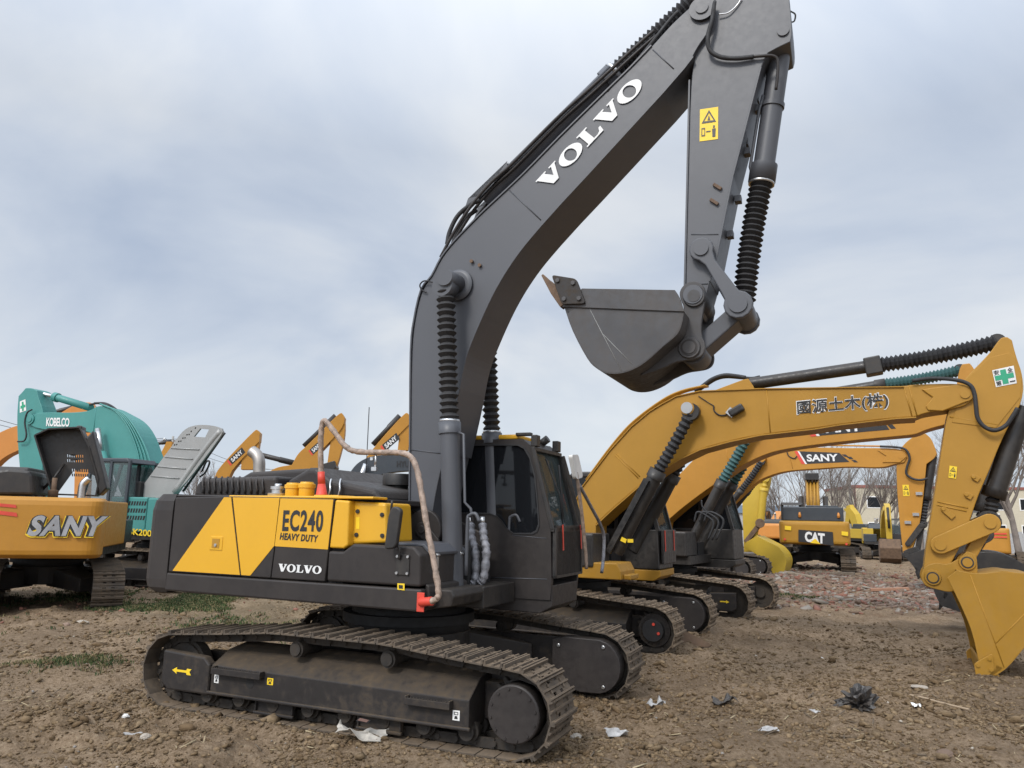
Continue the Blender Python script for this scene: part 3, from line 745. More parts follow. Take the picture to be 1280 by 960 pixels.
# replace with properly proportioned parallelogram: handled by pixels above
b = MB(); q = H.p3(573, 357, -BY); b.lathe((q.x, -BY, q.z), (q.x, -BY-.05, q.z), [(0, .19), (.5, .19), (1, .15)], 36); b.lathe((q.x, -BY-.03, q.z), (q.x, -.68, q.z), [(0, .115), (1, .10)], 24); b.build('cylinder_pin', M['char'], boom); b = MB(); b.lathe((q.x, BY, q.z), (q.x, .68, q.z), [(0, .15), (1, .11)], 24); b.build('cylinder_pin', M['char'], boom)
# boom tip pin
q = H.p3(878, 12, -BY); b = MB(); b.lathe((q.x, -BY-.005, q.z), (q.x, -BY-.05, q.z), [(0, .14), (.6, .14), (.62, .07), (1, .07)], 28); b.build('tip_pin', M['char'], boom)
# clamps & small knobs on the boom side
for px, py in ((590, 327), (600, 332)):
    q = H.p3(px, py, -BY); b = MB(); b.cyl((q.x, -BY, q.z), (q.x, -BY-.025, q.z), .022, n=8); b.build('plug', M['rust'], boom)
# hydraulic lines along the boom top
for dy, off in ((-.22, 0), (-.12, .0), (.02, 0)):
    pts = []
    for p in [(545, 325), (562, 293), (582, 262), (607, 232), (636, 206), (690, 151), (740, 106), (790, 60), (815, 38)]:
        v = H.p3(*p, -BY); pts.append((v.x, dy, v.z+.07))
    b = MB(); b.tube(spline(pts, 4), .02, 8); b.build('hydraulic_pipe', M['body'], boom)
b = MB(); b.tube(spline([H.p3(559, 305, -.2), H.p3(562, 290, -.2), H.p3(572, 270, -.2), H.p3(588, 256, -.2), H.p3(600, 250, -.2)], 6), .028, 10); b.build('hydraulic_hose', M['rubber'], boom)
b = MB(); b.tube(spline([H.p3(566, 305, -.05), H.p3(572, 288, -.05), H.p3(582, 273, -.05), H.p3(596, 262, -.05)], 6), .028, 10); b.build('hydraulic_hose', M['rubber'], boom)
b = MB(); b.tube(spline([H.p3(533, 366, -.34), H.p3(527, 362, -.36), H.p3(525, 356, -.37), H.p3(531, 351, -.37), H.p3(545, 354, -.36)], 6), .009, 6); b.build('grease_line', M['rubber'], boom)
# arm cylinder bracket, arm cylinder on boom top
b = MB(); b.prism(H.poly([(585, 275), (592, 254), (600, 248), (609, 250), (640, 218), (640, 210), (620, 240)], 0), -.16, -.12); b.prism(H.poly([(585, 275), (592, 254), (600, 248), (609, 250), (640, 218), (640, 210), (620, 240)], 0), .12, .16); b.build('cylinder_bracket', M['char'], boom, .006)
ca = H.p3(606, 251, 0); cb = H.p3(768, 91, 0)
b = MB(); b.lathe(ca, cb, [(0, .06), (0, .105), (.02, .115), (.93, .115), (.93, .14), (1, .14)], 24); acyl = b.build('arm_cylinder', M['char'], hero)
b = MB(); b.bellows(cb, H.p3(893, -22, 0), .115, 24, .7); b.build('bellows', M['rubber'], acyl)
b = MB(); b.lathe(cb+(cb-ca).normalized()*-.02, cb+(cb-ca).normalized()*.03, [(0, .142), (1, .142)], 24); b.build('clamp_band', M['steel'], acyl)
b = MB(); off = Vector((.02, -.15, .02)); b.tube([ca+off+(cb-ca)*.1, ca+off+(cb-ca)*.98], .02, 8); b.build('cylinder_pipe', M['char'], acyl)
b = MB(); b.tube(spline([H.p3(760, 116, -.3), H.p3(800, 72, -.28), H.p3(835, 28, -.25), H.p3(848, 14, -.25)], 5), .022, 8); b.build('hydraulic_pipe', M['rubber'], boom)
# boom cylinders
def set3_(p, y): return Vector((p.x, y, p.z))
for sy, tx in ((-.56, None), (.56, None)):
    top = H.p3(557, 362, -.56); top.y = sy
    joint = H.p3(562, 528, -.56); joint.y = sy
    low = H.p3(567, 742, -.56); low.y = sy
    b = MB(); b.lathe(low, joint, [(0, .08), (0, .108), (.93, .108), (.93, .127), (1, .127)], 26); cyl = b.build('boom_cylinder', M['char'], hero)
    b = MB(); b.bellows(joint+Vector((0, 0, .02)), top, .112, 19, .68, mid=(.0, 0, 0)); b.build('bellows', M['rubber'], cyl)
    b = MB(); b.lathe((top.x, sy-.09, top.z+.03), (top.x, sy+.09, top.z+.03), [(0, .13), (1, .13)], 24); b.build('rod_eye', M['char'], cyl)
    b = MB(); b.lathe(joint+Vector((0, 0, .0)), joint+Vector((0, 0, .03)), [(0, .113), (1, .113)], 24); b.build('clamp_band', M['steel'], cyl)
    b = MB(); f_ = (lambda *p: set3_(H.p3(*p, sy), sy-.03)); b.tube([f_(*p) for p in (((575, 541), (581, 543), (582.5, 628), (590, 636), (592, 652)) if sy < 0 else ((606, 541), (611, 544), (610, 628), (602, 636), (600, 650)))], .016, 8); b.build('cylinder_pipe', M['char'], cyl)
    b = MB(); b.tube(spline([low+Vector((.18, -.08, .2)), low+Vector((.18, -.08, .75)), low+Vector((.2, -.08, .82)), low+Vector((.27, -.08, .84)), low+Vector((.32, -.08, .76))], 5), .02, 8); b.build('cylinder_pipe', M['char'], cyl)
for k, (a, c, d) in enumerate((((588, 655), (594, 690), (589, 730)), ((603, 655), (608, 690), (600, 728)))):
    b = MB(); pts = spline([H.p3(*a, -.1), H.p3(a[0]+2, a[1]+18, -.15), H.p3(*c, -.18), H.p3(d[0]+5, d[1]-8, -.2), H.p3(*d, -.2)], 10)
    rs = [.045+.006*math.sin(i*1.3)+.004*math.sin(i*2.9) for i in range(len(pts))]
    b.tube(pts, rs, 12); h_ = b.build('wrapped_hose', M['foil'], hero)
    b = MB(); b.cyl(H.p3(a[0], a[1]-9, -.1), H.p3(a[0], a[1]+1, -.1), .03, n=10); b.build('hose_fitting', M['steel'], h_)

# ---- arm
AY = .26
arm_px = [(888, 20), (893, -22), (905, -60), (925, -95), (950, -110), (968, -85), (985, -20), (991, 40), (988, 52), (975, 58), (960, 66), (952, 80), (932, 162), (917, 220), (912, 240), (896, 324), (888, 350), (882, 372), (873, 390), (860, 385), (858, 372), (857, 362), (860, 235), (863, 110), (868, 70), (878, 42)]
ap = soft(H.poly(arm_px, -AY))
b = MB(); b.prism(ap, -AY, AY); arm = b.build('arm', M['char'], hero, .008)
b = MB(); b.ring(H.poly([(857, 362), (860, 235), (863, 100)], -AY)[::-1], -.02, -AY-.012, AY+.012); b.build('arm_front_plate', M['char'], arm, .003)
q1 = H.poly([(952, 84), (932, 162), (917, 220), (896, 324), (888, 352)], -AY)
b = MB(); b.ring(q1, -.02, -AY-.006, AY+.006); b.build('arm_rear_plate', M['char'], arm, .003)
seam(H, -AY, [(864, 293), (898, 293)], arm); seam(H, -AY, [(863, 355), (885, 355)], arm)
P0 = H.p3(874.5, 177, -AY); warning_decal(P0, H.p3(897.5, 174, -AY), H.p3(875, 137, -AY), arm)
for px, py in ((897, 234), (893, 253)):
    b = MB(); q = H.p3(px, py, -AY); b.obox((q.x, -AY-.015, q.z), (.10, .03, .03), Matrix.Rotation(R(40), 3, 'Y')); b.build('hose_clip', M['rust'], arm)
for px, py in ((943, 126), (946, 137), (930, 180), (932, 191), (921, 250), (911, 294)):
    q = H.p3(px, py, 0); b = MB(); b.box(q.x-.02, q.x+.05, -.05, .05, q.z-.035, q.z+.035); b.build('pipe_lug', M['char'], arm, .004)
q = H.p3(979, 39, -AY); b = MB(); b.cyl((q.x, -AY, q.z), (q.x, -AY-.02, q.z), .06, n=20); b.build('cylinder_pin', M['char'], arm)
q = H.p3(868, 371, -AY); b = MB(); b.lathe((q.x, -.36, q.z), (q.x, .36, q.z), [(0, .07), (0, .10), (.05, .11), (.95, .11), (1, .10), (1, .07)], 28); b.build('bucket_pin', M['char'], arm)
# hoses around the stick joint
b = MB(); b.tube(spline([H.p3(893, 2, -.34), H.p3(890, 25, -.36), H.p3(885, 45, -.36), H.p3(887, 62, -.34), H.p3(900, 71, -.32), H.p3(920, 73, -.31), H.p3(942, 71, -.30)], 8), .024, 10); hh = b.build('hydraulic_hose', M['rubber'], arm)
b = MB(); b.tube(spline([H.p3(940, 71, -.30), H.p3(952, 70, -.30), H.p3(966, 70, -.28), H.p3(972, 76, -.26), H.p3(972, 95, -.24), H.p3(970, 112, -.22)], 6), .017, 8); b.build('hydraulic_pipe', M['body'], arm)
b = MB(); b.tube(spline([H.p3(898, 18, -.30), H.p3(910, 16, -.29), H.p3(920, 8, -.28), H.p3(927, -2, -.28)], 6), .008, 6); b.build('grease_line', M['steel'], arm)
b = MB(); b.tube(spline([H.p3(988, 14, 0), H.p3(994, 18, 0), H.p3(993, 26, 0), H.p3(989, 28, 0)], 5), .009, 6); b.build('grease_line', M['rubber'], arm)
# bucket cylinder
c0 = H.p3(977, 52, 0); c1 = H.p3(952, 228, 0); c2 = H.p3(930, 378, 0)
b = MB(); b.lathe(c0, c1, [(0, .08), (0, .10), (.05, .11), (.45, .11), (.45, .125), (.48, .125), (.48, .11), (.88, .11), (.88, .14), (1, .14)], 26); bc = b.build('bucket_cylinder', M['char'], hero)
b = MB(); b.bellows(c1, c2, .122, 22, .7, mid=(-.02, 0, -.0)); b.build('bellows', M['rubber'], bc)
b = MB(); b.tube([c0.lerp(c1, .4)+Vector((-.1, -.08, 0)), c0.lerp(c1, .5)+Vector((-.12, -.08, 0)), c0.lerp(c1, .9)+Vector((-.13, -.08, 0)), c0.lerp(c1, .95)+Vector((-.1, -.05, 0))], .017, 8); b.build('cylinder_pipe', M['char'], bc)
b = MB(); u_ = (c1-c0).normalized(); b.lathe(c1-u_*.01, c1+u_*.03, [(0, .135), (1, .135)], 24); b.build('clamp_band', M['steel'], bc)
# guide links (both sides) and H link
A_, B_, C_ = H.on(877, 312, -.34), H.on(923, 381, -.34), H.on(862, 435, -.34)
for sy in (-1, 1):
    b = MB(); y0, y1 = sorted((sy*.30, sy*.37)); b.prism(hull2(A_, .13, A_, .13)[:0] + circle(*A_, .125, 20), y0, y1)
    d = Vector((B_[0]-A_[0], B_[1]-A_[1])); L_ = d.length; d.normalize(); nn = Vector((-d.y, d.x))
    q = [(A_[0]+nn.x*.095, A_[1]+nn.y*.095), (A_[0]-nn.x*.095, A_[1]-nn.y*.095), (B_[0]-nn.x*.10, B_[1]-nn.y*.10), (B_[0]+nn.x*.10, B_[1]+nn.y*.10)]
    mid = [(A_[0]+d.x*.18+nn.x*.055, A_[1]+d.y*.18+nn.y*.055), (A_[0]+d.x*(L_-.18)+nn.x*.075, A_[1]+d.y*(L_-.18)+nn.y*.075), (A_[0]+d.x*(L_-.18)-nn.x*.075, A_[1]+d.y*(L_-.18)-nn.y*.075), (A_[0]+d.x*.18-nn.x*.055, A_[1]+d.y*.18-nn.y*.055)]
    pa = circle(*A_, .125, 12, math.degrees(math.atan2(d.y, d.x))+40, math.degrees(math.atan2(d.y, d.x))+320)
    pb = circle(*B_, .145, 12, math.degrees(math.atan2(-d.y, -d.x))+35, math.degrees(math.atan2(-d.y, -d.x))+325)
    b = MB(); b.prism(pa+[mid[3], mid[2]]+pb+[mid[1], mid[0]], y0, y1); gl = b.build('guide_link', M['char'], hero, .012)
    for (cx, cz), r_ in ((A_, .075), (B_, .09)):
        b = MB(); b.cyl((cx, sy*.365, cz), (cx, sy*.39, cz), r_, n=24); b.build('pin_cap', M['char'], gl)
b = MB(); b.cyl((B_[0], -.30, B_[1]), (B_[0], .30, B_[1]), .13, n=28)
b.bar((B_[0], 0, B_[1]), (C_[0], 0, C_[1]), .40, .17); b.cyl((C_[0], -.20, C_[1]), (C_[0], .20, C_[1]), .14, n=28); b.build('bucket_link', M['char'], hero, .015)
# ---- bucket
BW = .60
def bucket(fr, side_px, band_px, shell_idx, cutter_px, tooth, mat, parent, bw, ear_px, pins_px, ye=.30, th=.03, lipdir=None):
    sp = fr.poly(side_px, -bw); spo = soft(sp)
    b = MB(); b.prism(spo, -bw, -bw+th); bk = b.build('bucket', mat, parent, .006)
    b = MB(); b.prism(spo, bw-th, bw); b.build('bucket_side', mat, bk, .006)
    sh = [sp[i] for i in shell_idx]
    sm = smoothpoly(sh, 3)
    # shell as thick sheet
    ctr = Vector((sum(p[0] for p in sp)/len(sp), sum(p[1] for p in sp)/len(sp)))
    inner = [tuple(Vector(p)+(ctr-Vector(p)).normalized()*.035) for p in sm]
    b = MB()
    for i in range(len(sm)-1): b.prism([sm[i], sm[i+1], inner[i+1], inner[i]], -bw+.002, bw-.002)
    b.build('bucket_shell', mat, bk)
    if band_px:
        b = MB(); b.prism(fr.poly(band_px, -bw), -bw-.018, -bw); b.build('side_lip', mat, bk, .004)
    if cutter_px:
        for s in (-1, 1):
            y0, y1 = (-bw-.05, -bw-.018) if s < 0 else (bw+.0, bw+.035)
            cp = fr.poly(cutter_px, -bw)
            b = MB(); b.prism(rr(cp, .04, 3), y0, y1); ct = b.build('side_cutter', M['under'] if mat is M['bucket'] else mat, bk, .006)
            if s < 0:
                c = Vector((sum(p[0] for p in cp)/4, sum(p[1] for p in cp)/4))
                for p in cp:
                    q = c.lerp(Vector(p), .62); b = MB(); b.cyl((q.x, y0-.02, q.y), (q.x, y0, q.y), .025, n=6, smooth=False); b.build('cutter_bolt', mat, ct)
    t0 = Vector(fr.on(*tooth[0], -bw)); t1 = Vector(fr.on(*tooth[1], -bw)); d = (t1-t0).normalized(); n_ = Vector((-d.y, d.x))
    for k in range(5):
        y = -bw+.07+k*(2*bw-.14)/4
        b = MB(); v = []
        for q, w, h in ((0, .055, .06), (.45, .05, .05), (1, .035, .012)):
            p = t0+(t1-t0)*q
            v += [(p.x+n_.x*h, y-w, p.y+n_.y*h), (p.x+n_.x*h, y+w, p.y+n_.y*h), (p.x-n_.x*h, y+w, p.y-n_.y*h), (p.x-n_.x*h, y-w, p.y-n_.y*h)]
        b.add(v, [(0, 1, 2, 3), (11, 10, 9, 8)] + [(a+i, a+4+i, a+4+(i+1) % 4, a+(i+1) % 4) for a in (0, 4) for i in range(4)])
        b.build('bucket_tooth', M['rust'] if mat is M['bucket'] else mat, bk, .005)
    a = Vector(fr.on(*tooth[0], -bw)); b = MB(); p = a-d*.12; b.prism([(p.x+n_.x*.035, p.y+n_.y*.035), (a.x+n_.x*.02, a.y+n_.y*.02), (a.x-n_.x*.02, a.y-n_.y*.02), (p.x-n_.x*.035, p.y-n_.y*.035)], -bw, bw); b.build('cutting_edge', mat, bk)
    ep = soft(fr.poly(ear_px, -ye), 50)
    for s in (-1, 1):
        y0, y1 = sorted((s*ye, s*(ye-.05))); b = MB(); b.prism(ep, y0, y1); b.build('bucket_ear', mat, bk, .01)
    for px in pins_px:
        q = fr.on(*px, -ye); b = MB(); b.lathe((q[0], -ye-.03, q[1]), (q[0], ye+.03, q[1]), [(0, .06), (0, .105), (.04, .115), (.96, .115), (1, .105), (1, .06)], 26); b.cyl((q[0], -ye-.045, q[1]), (q[0], -ye-.03, q[1]), .065, n=20); bp_ = b.build('bucket_pin', mat, bk); b = MB(); b.lathe((q[0], -ye-.031, q[1]), (q[0], -ye-.036, q[1]), [(0, .085), (1, .085)], 20); b.build('pin_seal', M['rubber'] if mat is not M['bucket'] else M['body'], bk)
    return bk
side = [(705, 383), (716, 414), (734, 448), (745, 460), (757, 466), (772, 467), (788, 463), (806, 453), (829, 433), (846, 418), (852, 405), (855, 389), (850, 372), (844, 363), (727, 361)]
bucket(H, side, [(703, 384), (728, 361), (844, 363), (850, 373), (856, 390)], range(0, 12), [(691, 345), (722, 350), (734, 381), (704, 382)], ((705, 379), (676, 342)), M['bucket'], hero, BW,
       [(857, 388), (848, 369), (852, 358), (862, 351), (875, 352), (882, 362), (881, 378), (877, 400), (876, 418), (882, 430), (880, 442), (872, 448), (860, 450), (845, 452), (825, 462), (800, 470), (820, 445), (846, 420)], [(868, 371), (862, 435)], ye=.32)
for q_ in (((737, 386), (777, 464)), ((754, 418), (790, 455))):
    m = MB(); m.tube([H.p3(*p, -BW-.001) for p in q_], .003, 5); m.build('weld_seam', M['silver'], [c for c in hero.children if c.name.startswith('bucket') and c.type == 'MESH' and 'cyl' not in c.name and 'link' not in c.name][0])
# ---- cab
CY0, CY1 = .45, 1.42
cs = [(-.25, 1.16), (-.28, 2.9), (-.18, 3.02), (1.20, 3.02), (1.33, 2.92), (1.58, 1.95), (1.60, 1.36), (1.58, 1.16)]
win_px = [(612, 557), (647, 557), (655, 561), (662, 573), (668, 596), (671, 625), (673, 655), (670, 663), (664, 666), (641, 666), (633, 660), (627, 651), (621, 645), (612, 641), (590, 640), (590, 557)]
win = H.poly(win_px, CY0)
x_r = -.10
win = [p for p in win if p[0] > .35] ; win = win[:-0] if False else win
top_z = max(p[1] for p in win); 
win_poly = [(x_r, top_z)] + win[:14] + [(x_r, win[13][1])]
def ringside(y0, y1, outer, hole, name, mat, parent, bev=.0):
    v, f = loops_mesh([outer, hole]); n = len(v); no = len(outer); nh = len(hole)
    b = MB(); vv = [(x, y0, z) for x, z in v] + [(x, y1, z) for x, z in v]
    fs = list(f) + [tuple(n+i for i in q[::-1]) for q in f]
    for base, k in ((0, no), (no, nh)):
        for i in range(k): j = (i+1) % k; fs.append((base+i, base+n+i, base+n+j, base+j))
    b.add(vv, fs); return b.build(name, mat, parent, bev)
cab = ringside(CY0, CY0+.05, cs, win_poly, 'cab', M['body'], hero, .012)
ringside(CY1-.05, CY1, cs, win_poly, 'cab_left_side', M['body'], cab, .0)
ringside(CY0-.012, CY0-.001, [(x+(.018 if x > .6 else -.018)*(1 if abs(x-.6) > .0 else 0), z+(.018 if z > 2.45 else -.018)) for x, z in win_poly], win_poly, 'window_seal', M['rubber'], cab)
b = MB(); b.prism(win_poly, CY0+.02, CY0+.028); b.build('side_window', M['glass'], cab)
b = MB(); b.prism(win_poly, CY1-.03, CY1-.02); b.build('left_window', M['glass'], cab)
b = MB(); b.prism([(-.28, 2.86), (-.18, 3.02), (1.20, 3.02), (1.31, 2.93), (1.25, 2.90), (-.2, 2.92)], CY0+.03, CY1-.03); b.build('cab_roof', M['body'], cab, .03, 3)
b = MB(); b.box(-.28, -.22, CY0+.03, CY1-.03, 1.2, 2.95); b.build('cab_rear_wall', M['body'], cab)
b = MB(); b.box(-.2, 1.5, CY0+.05, CY1-.05, 1.2, 1.32); b.build('cab_floor', M['interior'], cab)
# seat inside
b = MB(); b.box(.2, .7, .72, 1.18, 1.55, 1.75); b.obox((.22, .95, 2.1), (.14, .48, .75), Matrix.Rotation(R(-10), 3, 'Y')); b.obox((.16, .95, 2.55), (.1, .26, .2)); b.build('operator_seat', M['interior'], cab, .04, 3)
b = MB(); b.cyl((1.1, .7, 1.3), (1.05, .7, 2.0), .02); b.cyl((1.1, 1.2, 1.3), (1.05, 1.2, 2.0), .02); b.box(1.15, 1.3, .55, .7, 1.9, 2.15); b.build('control_console', M['interior'], cab)
# base under cab
b = MB(); b.prism([(.35, 1.02), (.35, 1.30), (1.60, 1.32), (1.60, 1.08), (1.45, 1.0)], CY0+.02, CY1-.05); cbs = b.build('cab_base', M['body'], hero, .012)
decal(H, CY0+.02, [(652, 742), (678, 743), (678, 732), (652, 731)], M['decal_black'], cbs, 'label_sticker')
decal(H, CY0+.02, [(656, 741), (665, 741), (663, 733), (658, 733)], M['white'], cbs, 'pictogram', .009)
decal(H, CY0+.02, [(667, 741), (674, 741.5), (675, 737), (668, 736)], M['white'], cbs, 'pictogram', .009)
seam(H, CY0, [(614, 722), (684, 724)], cab, r=.006); seam(H, CY0, [(640, 669), (683, 673)], cab, r=.005)
# windscreen: frame pillars + glass on the slanted front
def fx(z): return 1.33+(1.585-1.33)*(2.92-z)/(2.92-1.95) if z > 1.95 else 1.60
b = MB()
for y in (CY0+.02, CY1-.03): b.bar((fx(2.92), y, 2.92), (fx(1.95), y, 1.95), .05, .05)
b.bar((fx(2.90), CY0, 2.90), (fx(2.90), CY1, 2.90), .05, .06, up=(0, 0, 1)); b.bar((fx(1.95), CY0, 1.95), (fx(1.95), CY1, 1.95), .05, .05, up=(0, 0, 1))
b.build('windscreen_frame', M['black'], cab, .008)
b = MB(); v = [(fx(2.90)-.01, CY0+.04, 2.88), (fx(1.97)-.01, CY0+.04, 1.97), (fx(1.97)-.01, CY1-.04, 1.97), (fx(2.9)-.01, CY1-.04, 2.88)]
b.add(v+[(a-.008, q, c) for a, q, c in v], [(0, 1, 2, 3), (7, 6, 5, 4), (0, 4, 5, 1), (1, 5, 6, 2), (2, 6, 7, 3), (3, 7, 4, 0)]); b.build('windscreen', M['glass_clear'], cab)
b = MB(); b.tube([(fx(2.2)+.03, .95, 2.0), (fx(2.3)+.04, .9, 2.35), (fx(2.8)+.03, .75, 2.8)], .010, 6); b.tube([(fx(2.2)+.03, 1.0, 2.0), (fx(2.75)+.045, 1.15, 2.75)], .012, 6); b.build('wiper', M['rubber'], cab)
# pillar guards (bars right of the screen)
b = MB(); b.bar((fx(2.9)+.06, CY1-.05, 2.88), (fx(1.95)+.07, CY1-.05, 1.95), .05, .04); b.bar((fx(2.9)+.10, CY1-.12, 2.86), (fx(1.95)+.11, CY1-.12, 1.95), .02, .02); b.build('pillar_guard', M['black'], cab)
# lower grille
b = MB(); b.box(1.60, 1.64, CY0+.02, CY0+.06, 1.40, 2.0); b.box(1.60, 1.64, CY1+.0, CY1+.04, 1.40, 2.0); b.box(1.60, 1.64, CY0+.02, CY1+.04, 1.40, 1.43); b.box(1.60, 1.64, CY0+.02, CY1+.04, 1.97, 2.0)
b.box(1.605, 1.612, CY0+.05, CY1, 1.42, 1.98)
for k in range(26): y = CY0+.07+k*.0365; b.box(1.613, 1.625, y, y+.016, 1.43, 1.97)
gr = b.build('lower_screen_guard', M['black'], cab)
for y in (CY0+.24, CY1-.05):
    b = MB(); b.obox((1.65, y, 1.86), (.006, .035, .30), Matrix.Rotation(R(6), 3, 'X')); b.build('red_ribbon', M['red'], gr)
# roof hatch, lamps
b = MB(); b.box(.15, 1.12, CY0+.06, CY1-.1, 3.025, 3.085); b.build('roof_hatch', M['yellow'], cab, .02, 3)
b = MB(); b.box(1.10, 1.30, CY0+.02, CY0+.1, 3.06, 3.10); b.build('lamp_visor', M['black'], cab, .01); b = MB(); b.box(1.30, 1.38, CY0+.03, CY0+.15, 2.93, 3.07); b.build('roof_lamp', M['black'], cab, .01); b = MB(); b.box(1.30, 1.38, CY1-.2, CY1-.08, 2.93, 3.07); b.build('roof_lamp', M['black'], cab, .01)
b = MB(); b.cyl((1.15, CY1-.3, 3.0), (1.28, CY1-.3, 3.09), .05, n=16); b.build('work_lamp', M['black'], cab)
# mirror on pole at front-left of cab with handrail
mx = 1.72
mp = Vector((mx, CY1+.16, 1.35))
def FX(px, py, x): a, c = H.onx(px, py, x); return Vector((x, a, c))
b = MB(); b.tube(spline([FX(733, 711, mx), FX(732, 690, mx), FX(727, 640, mx), FX(722, 602, mx), FX(720, 590, mx)], 5), .022, 10); pole = b.build('mirror_pole', M['wrap'], hero)
b = MB(); P_ = [FX(713, 569, mx), FX(721, 568.5, mx), FX(727, 596, mx), FX(719, 599, mx)]
pl = rr([(p.y, p.z) for p in P_], .05, 4); b.add([(mx+.02, y, z) for y, z in pl]+[(mx-.03, y, z) for y, z in pl], [tuple(range(len(pl))), tuple(range(2*len(pl)-1, len(pl)-1, -1))]+[(i, (i+1) % len(pl), len(pl)+(i+1) % len(pl), len(pl)+i) for i in range(len(pl))]); mm = b.build('front_mirror', M['white'], pole, .004)
b = MB(); b.tube(spline([FX(724, 606, mx), FX(738, 632, mx), FX(750, 655, mx), FX(755, 672, mx), FX(754, 700, mx), FX(752, 716, mx)], 6), .022, 10); b.build('front_handrail', M['foil'], hero)
# hero antenna on the deck
b = MB(); q = H.p3(461, 560, .6); a_ = H.p3(461.5, 509, .6); b.tube([(q.x-.02, .6, 2.3), a_], .006, 6); b.build('antenna', M['rubber'], hero)
# ------------------------------------------------------------------ the other machines
def simple_cab(rt, dark, y0=.45, y1=1.42, xf=1.58, roofz=3.0, base=None, glass='glass', xr=-.25):
    b = MB(); b.prism([(xr, 1.2), (xr, 1.92), (xf-.03, 1.92), (xf, 1.2)], y0, y1)
    cab = b.build('cab', dark, rt, .02)
    b = MB(); b.prism([(xr, roofz-.12), (xr+.1, roofz), (xf-.42, roofz), (xf-.27, roofz-.1)], y0, y1); b.build('cab_roof', dark, cab, .03)
    for x0, x1, y in ((xr+.03, xr+.03, y0), (xr+.03, xr+.03, y1-.06), (.75, .75, y0), (.75, .75, y1-.06), (xf-.03, xf-.30, y0), (xf-.03, xf-.30, y1-.06)):
        b = MB(); b.bar((x0, y+.03, 1.9), (x1, y+.03, roofz-.06), .06, .07); b.build('cab_pillar', dark, cab)
    for y in (y0+.02, y1-.03):
        b = MB(); b.prism([(xr+.05, 1.92), (xr+.05, roofz-.1), (xf-.32, roofz-.1), (xf-.06, 1.92)], y, y+.01); b.build('side_window', M[glass], cab)
    b = MB(); b.add([(xf-.04, y0+.05, 1.92), (xf-.04, y1-.05, 1.92), (xf-.31, y1-.05, roofz-.1), (xf-.31, y0+.05, roofz-.1)], [(0, 1, 2, 3)]); b.build('windscreen', M['glass_clear'], cab)
    b = MB(); b.box(.1, .6, y0+.25, y1-.25, 1.5, 1.9); b.box(.05, .2, y0+.25, y1-.25, 1.8, 2.5); b.build('operator_seat', M['interior'], cab, .03)
    if base: 
        b = MB(); b.prism([(.1, 1.0), (.1, 1.19), (xf+.02, 1.19), (xf+.02, 1.08), (xf-.12, 1.0)], y0-.01, y1); b.build('cab_base', base, rt, .012)
    return cab
def simple_upper(rt, pm, dark, cw=None, hw=1.35, tail=2.95, hood=True, zc=1.1, zt=2.2):
    b = MB(); b.box(-2.3, 1.0, -hw+.12, hw-.12, zc+.02, zc+.2); b.build('deck_frame', M['black'], rt)
    A = rr([(-2.31, hw), (-tail+.06, hw), (-tail, hw*.3), (-tail, -hw*.3), (-tail+.06, -hw), (-2.31, -hw)], .36, 6)[7:-7]; plan = [(-2.3, -hw), (-2.3, hw)]+A; plan = plan[::-1]
    ins = lambda k, s: [(-2.3+(x+2.3)*s, y*(1-k)) for x, y in plan]
    b = MB(); loft(b, [(ins(.03, .75), zc), (ins(0, .97), zc+.07), (plan, zc+.16), (plan, zt-.16), (ins(.0, .97), zt-.06), (ins(.04, .75), zt)])
    c = b.build('counterweight', cw or pm, rt, .03)
    b = MB(); b.box(-2.29, .0, -hw, -hw+.7, zc+.2, zt-.05); b.build('right_side_panel', pm, rt, .03)
    b = MB(); b.box(.01, .95, -hw, -.5, zc+.2, zc+.75); b.build('toolbox', dark, rt, .03)
    b = MB(); b.box(-2.29, -.35, hw-.7, hw, zc+.2, zt-.05); b.build('left_side_panel', pm, rt, .03)
    if hood:
        b = MB(); b.prism([(-2.2, zt-.06), (-2.15, zt+.2), (-1.9, zt+.3), (-.7, zt+.3), (-.5, zt-.06)], -hw+.4, hw-.45); b.build('engine_hood', dark, rt, .05)
        b = MB(); b.tube(spline([(-1.4, -.4, zt+.2), (-1.4, -.4, zt+.6), (-1.5, -.4, zt+.7)], 4), .06, 12); b.build('exhaust_pipe', M['exhaust'], rt)
    b = MB(); b.box(.1, .9, -.26, .26, zc+.2, zc+.5); b.build('swing_motor', M['interior'], rt)
    return c
def set3(p, y): return Vector((p.x, y, p.z))
def jack(fr, rt, low, joint, top, y, r=.10, rb=.12, mat=None, bmat=None, ys=(-.5, .5), name='boom_cylinder', n=13, r2=None):
    mat = mat or M['black']; out = []
    for yy in ys:
        a, j, t = [set3(fr.p3(*q, y), yy) for q in (low, joint, top)]
        b = MB(); b.lathe(a, j, [(0, r*.7), (0, r), (.9, r), (.9, r*1.18), (1, r*1.18)], 18); c = b.build(name, mat, rt)
        if bmat is not None:
            b = MB(); b.bellows(j, t, rb, n, .7, 12, mid=(0, 0, -.03)); b.build('bellows', bmat, c)
        else:
            b = MB(); b.cyl(j, t, r*.5, n=14); b.build('rod', M['steel'], c)
        e = MB(); e.cyl(t+Vector((0, -.08, 0)), t+Vector((0, .08, 0)), r*1.15, n=18); e.build('rod_eye', mat, c)
        out.append(c)
    return out
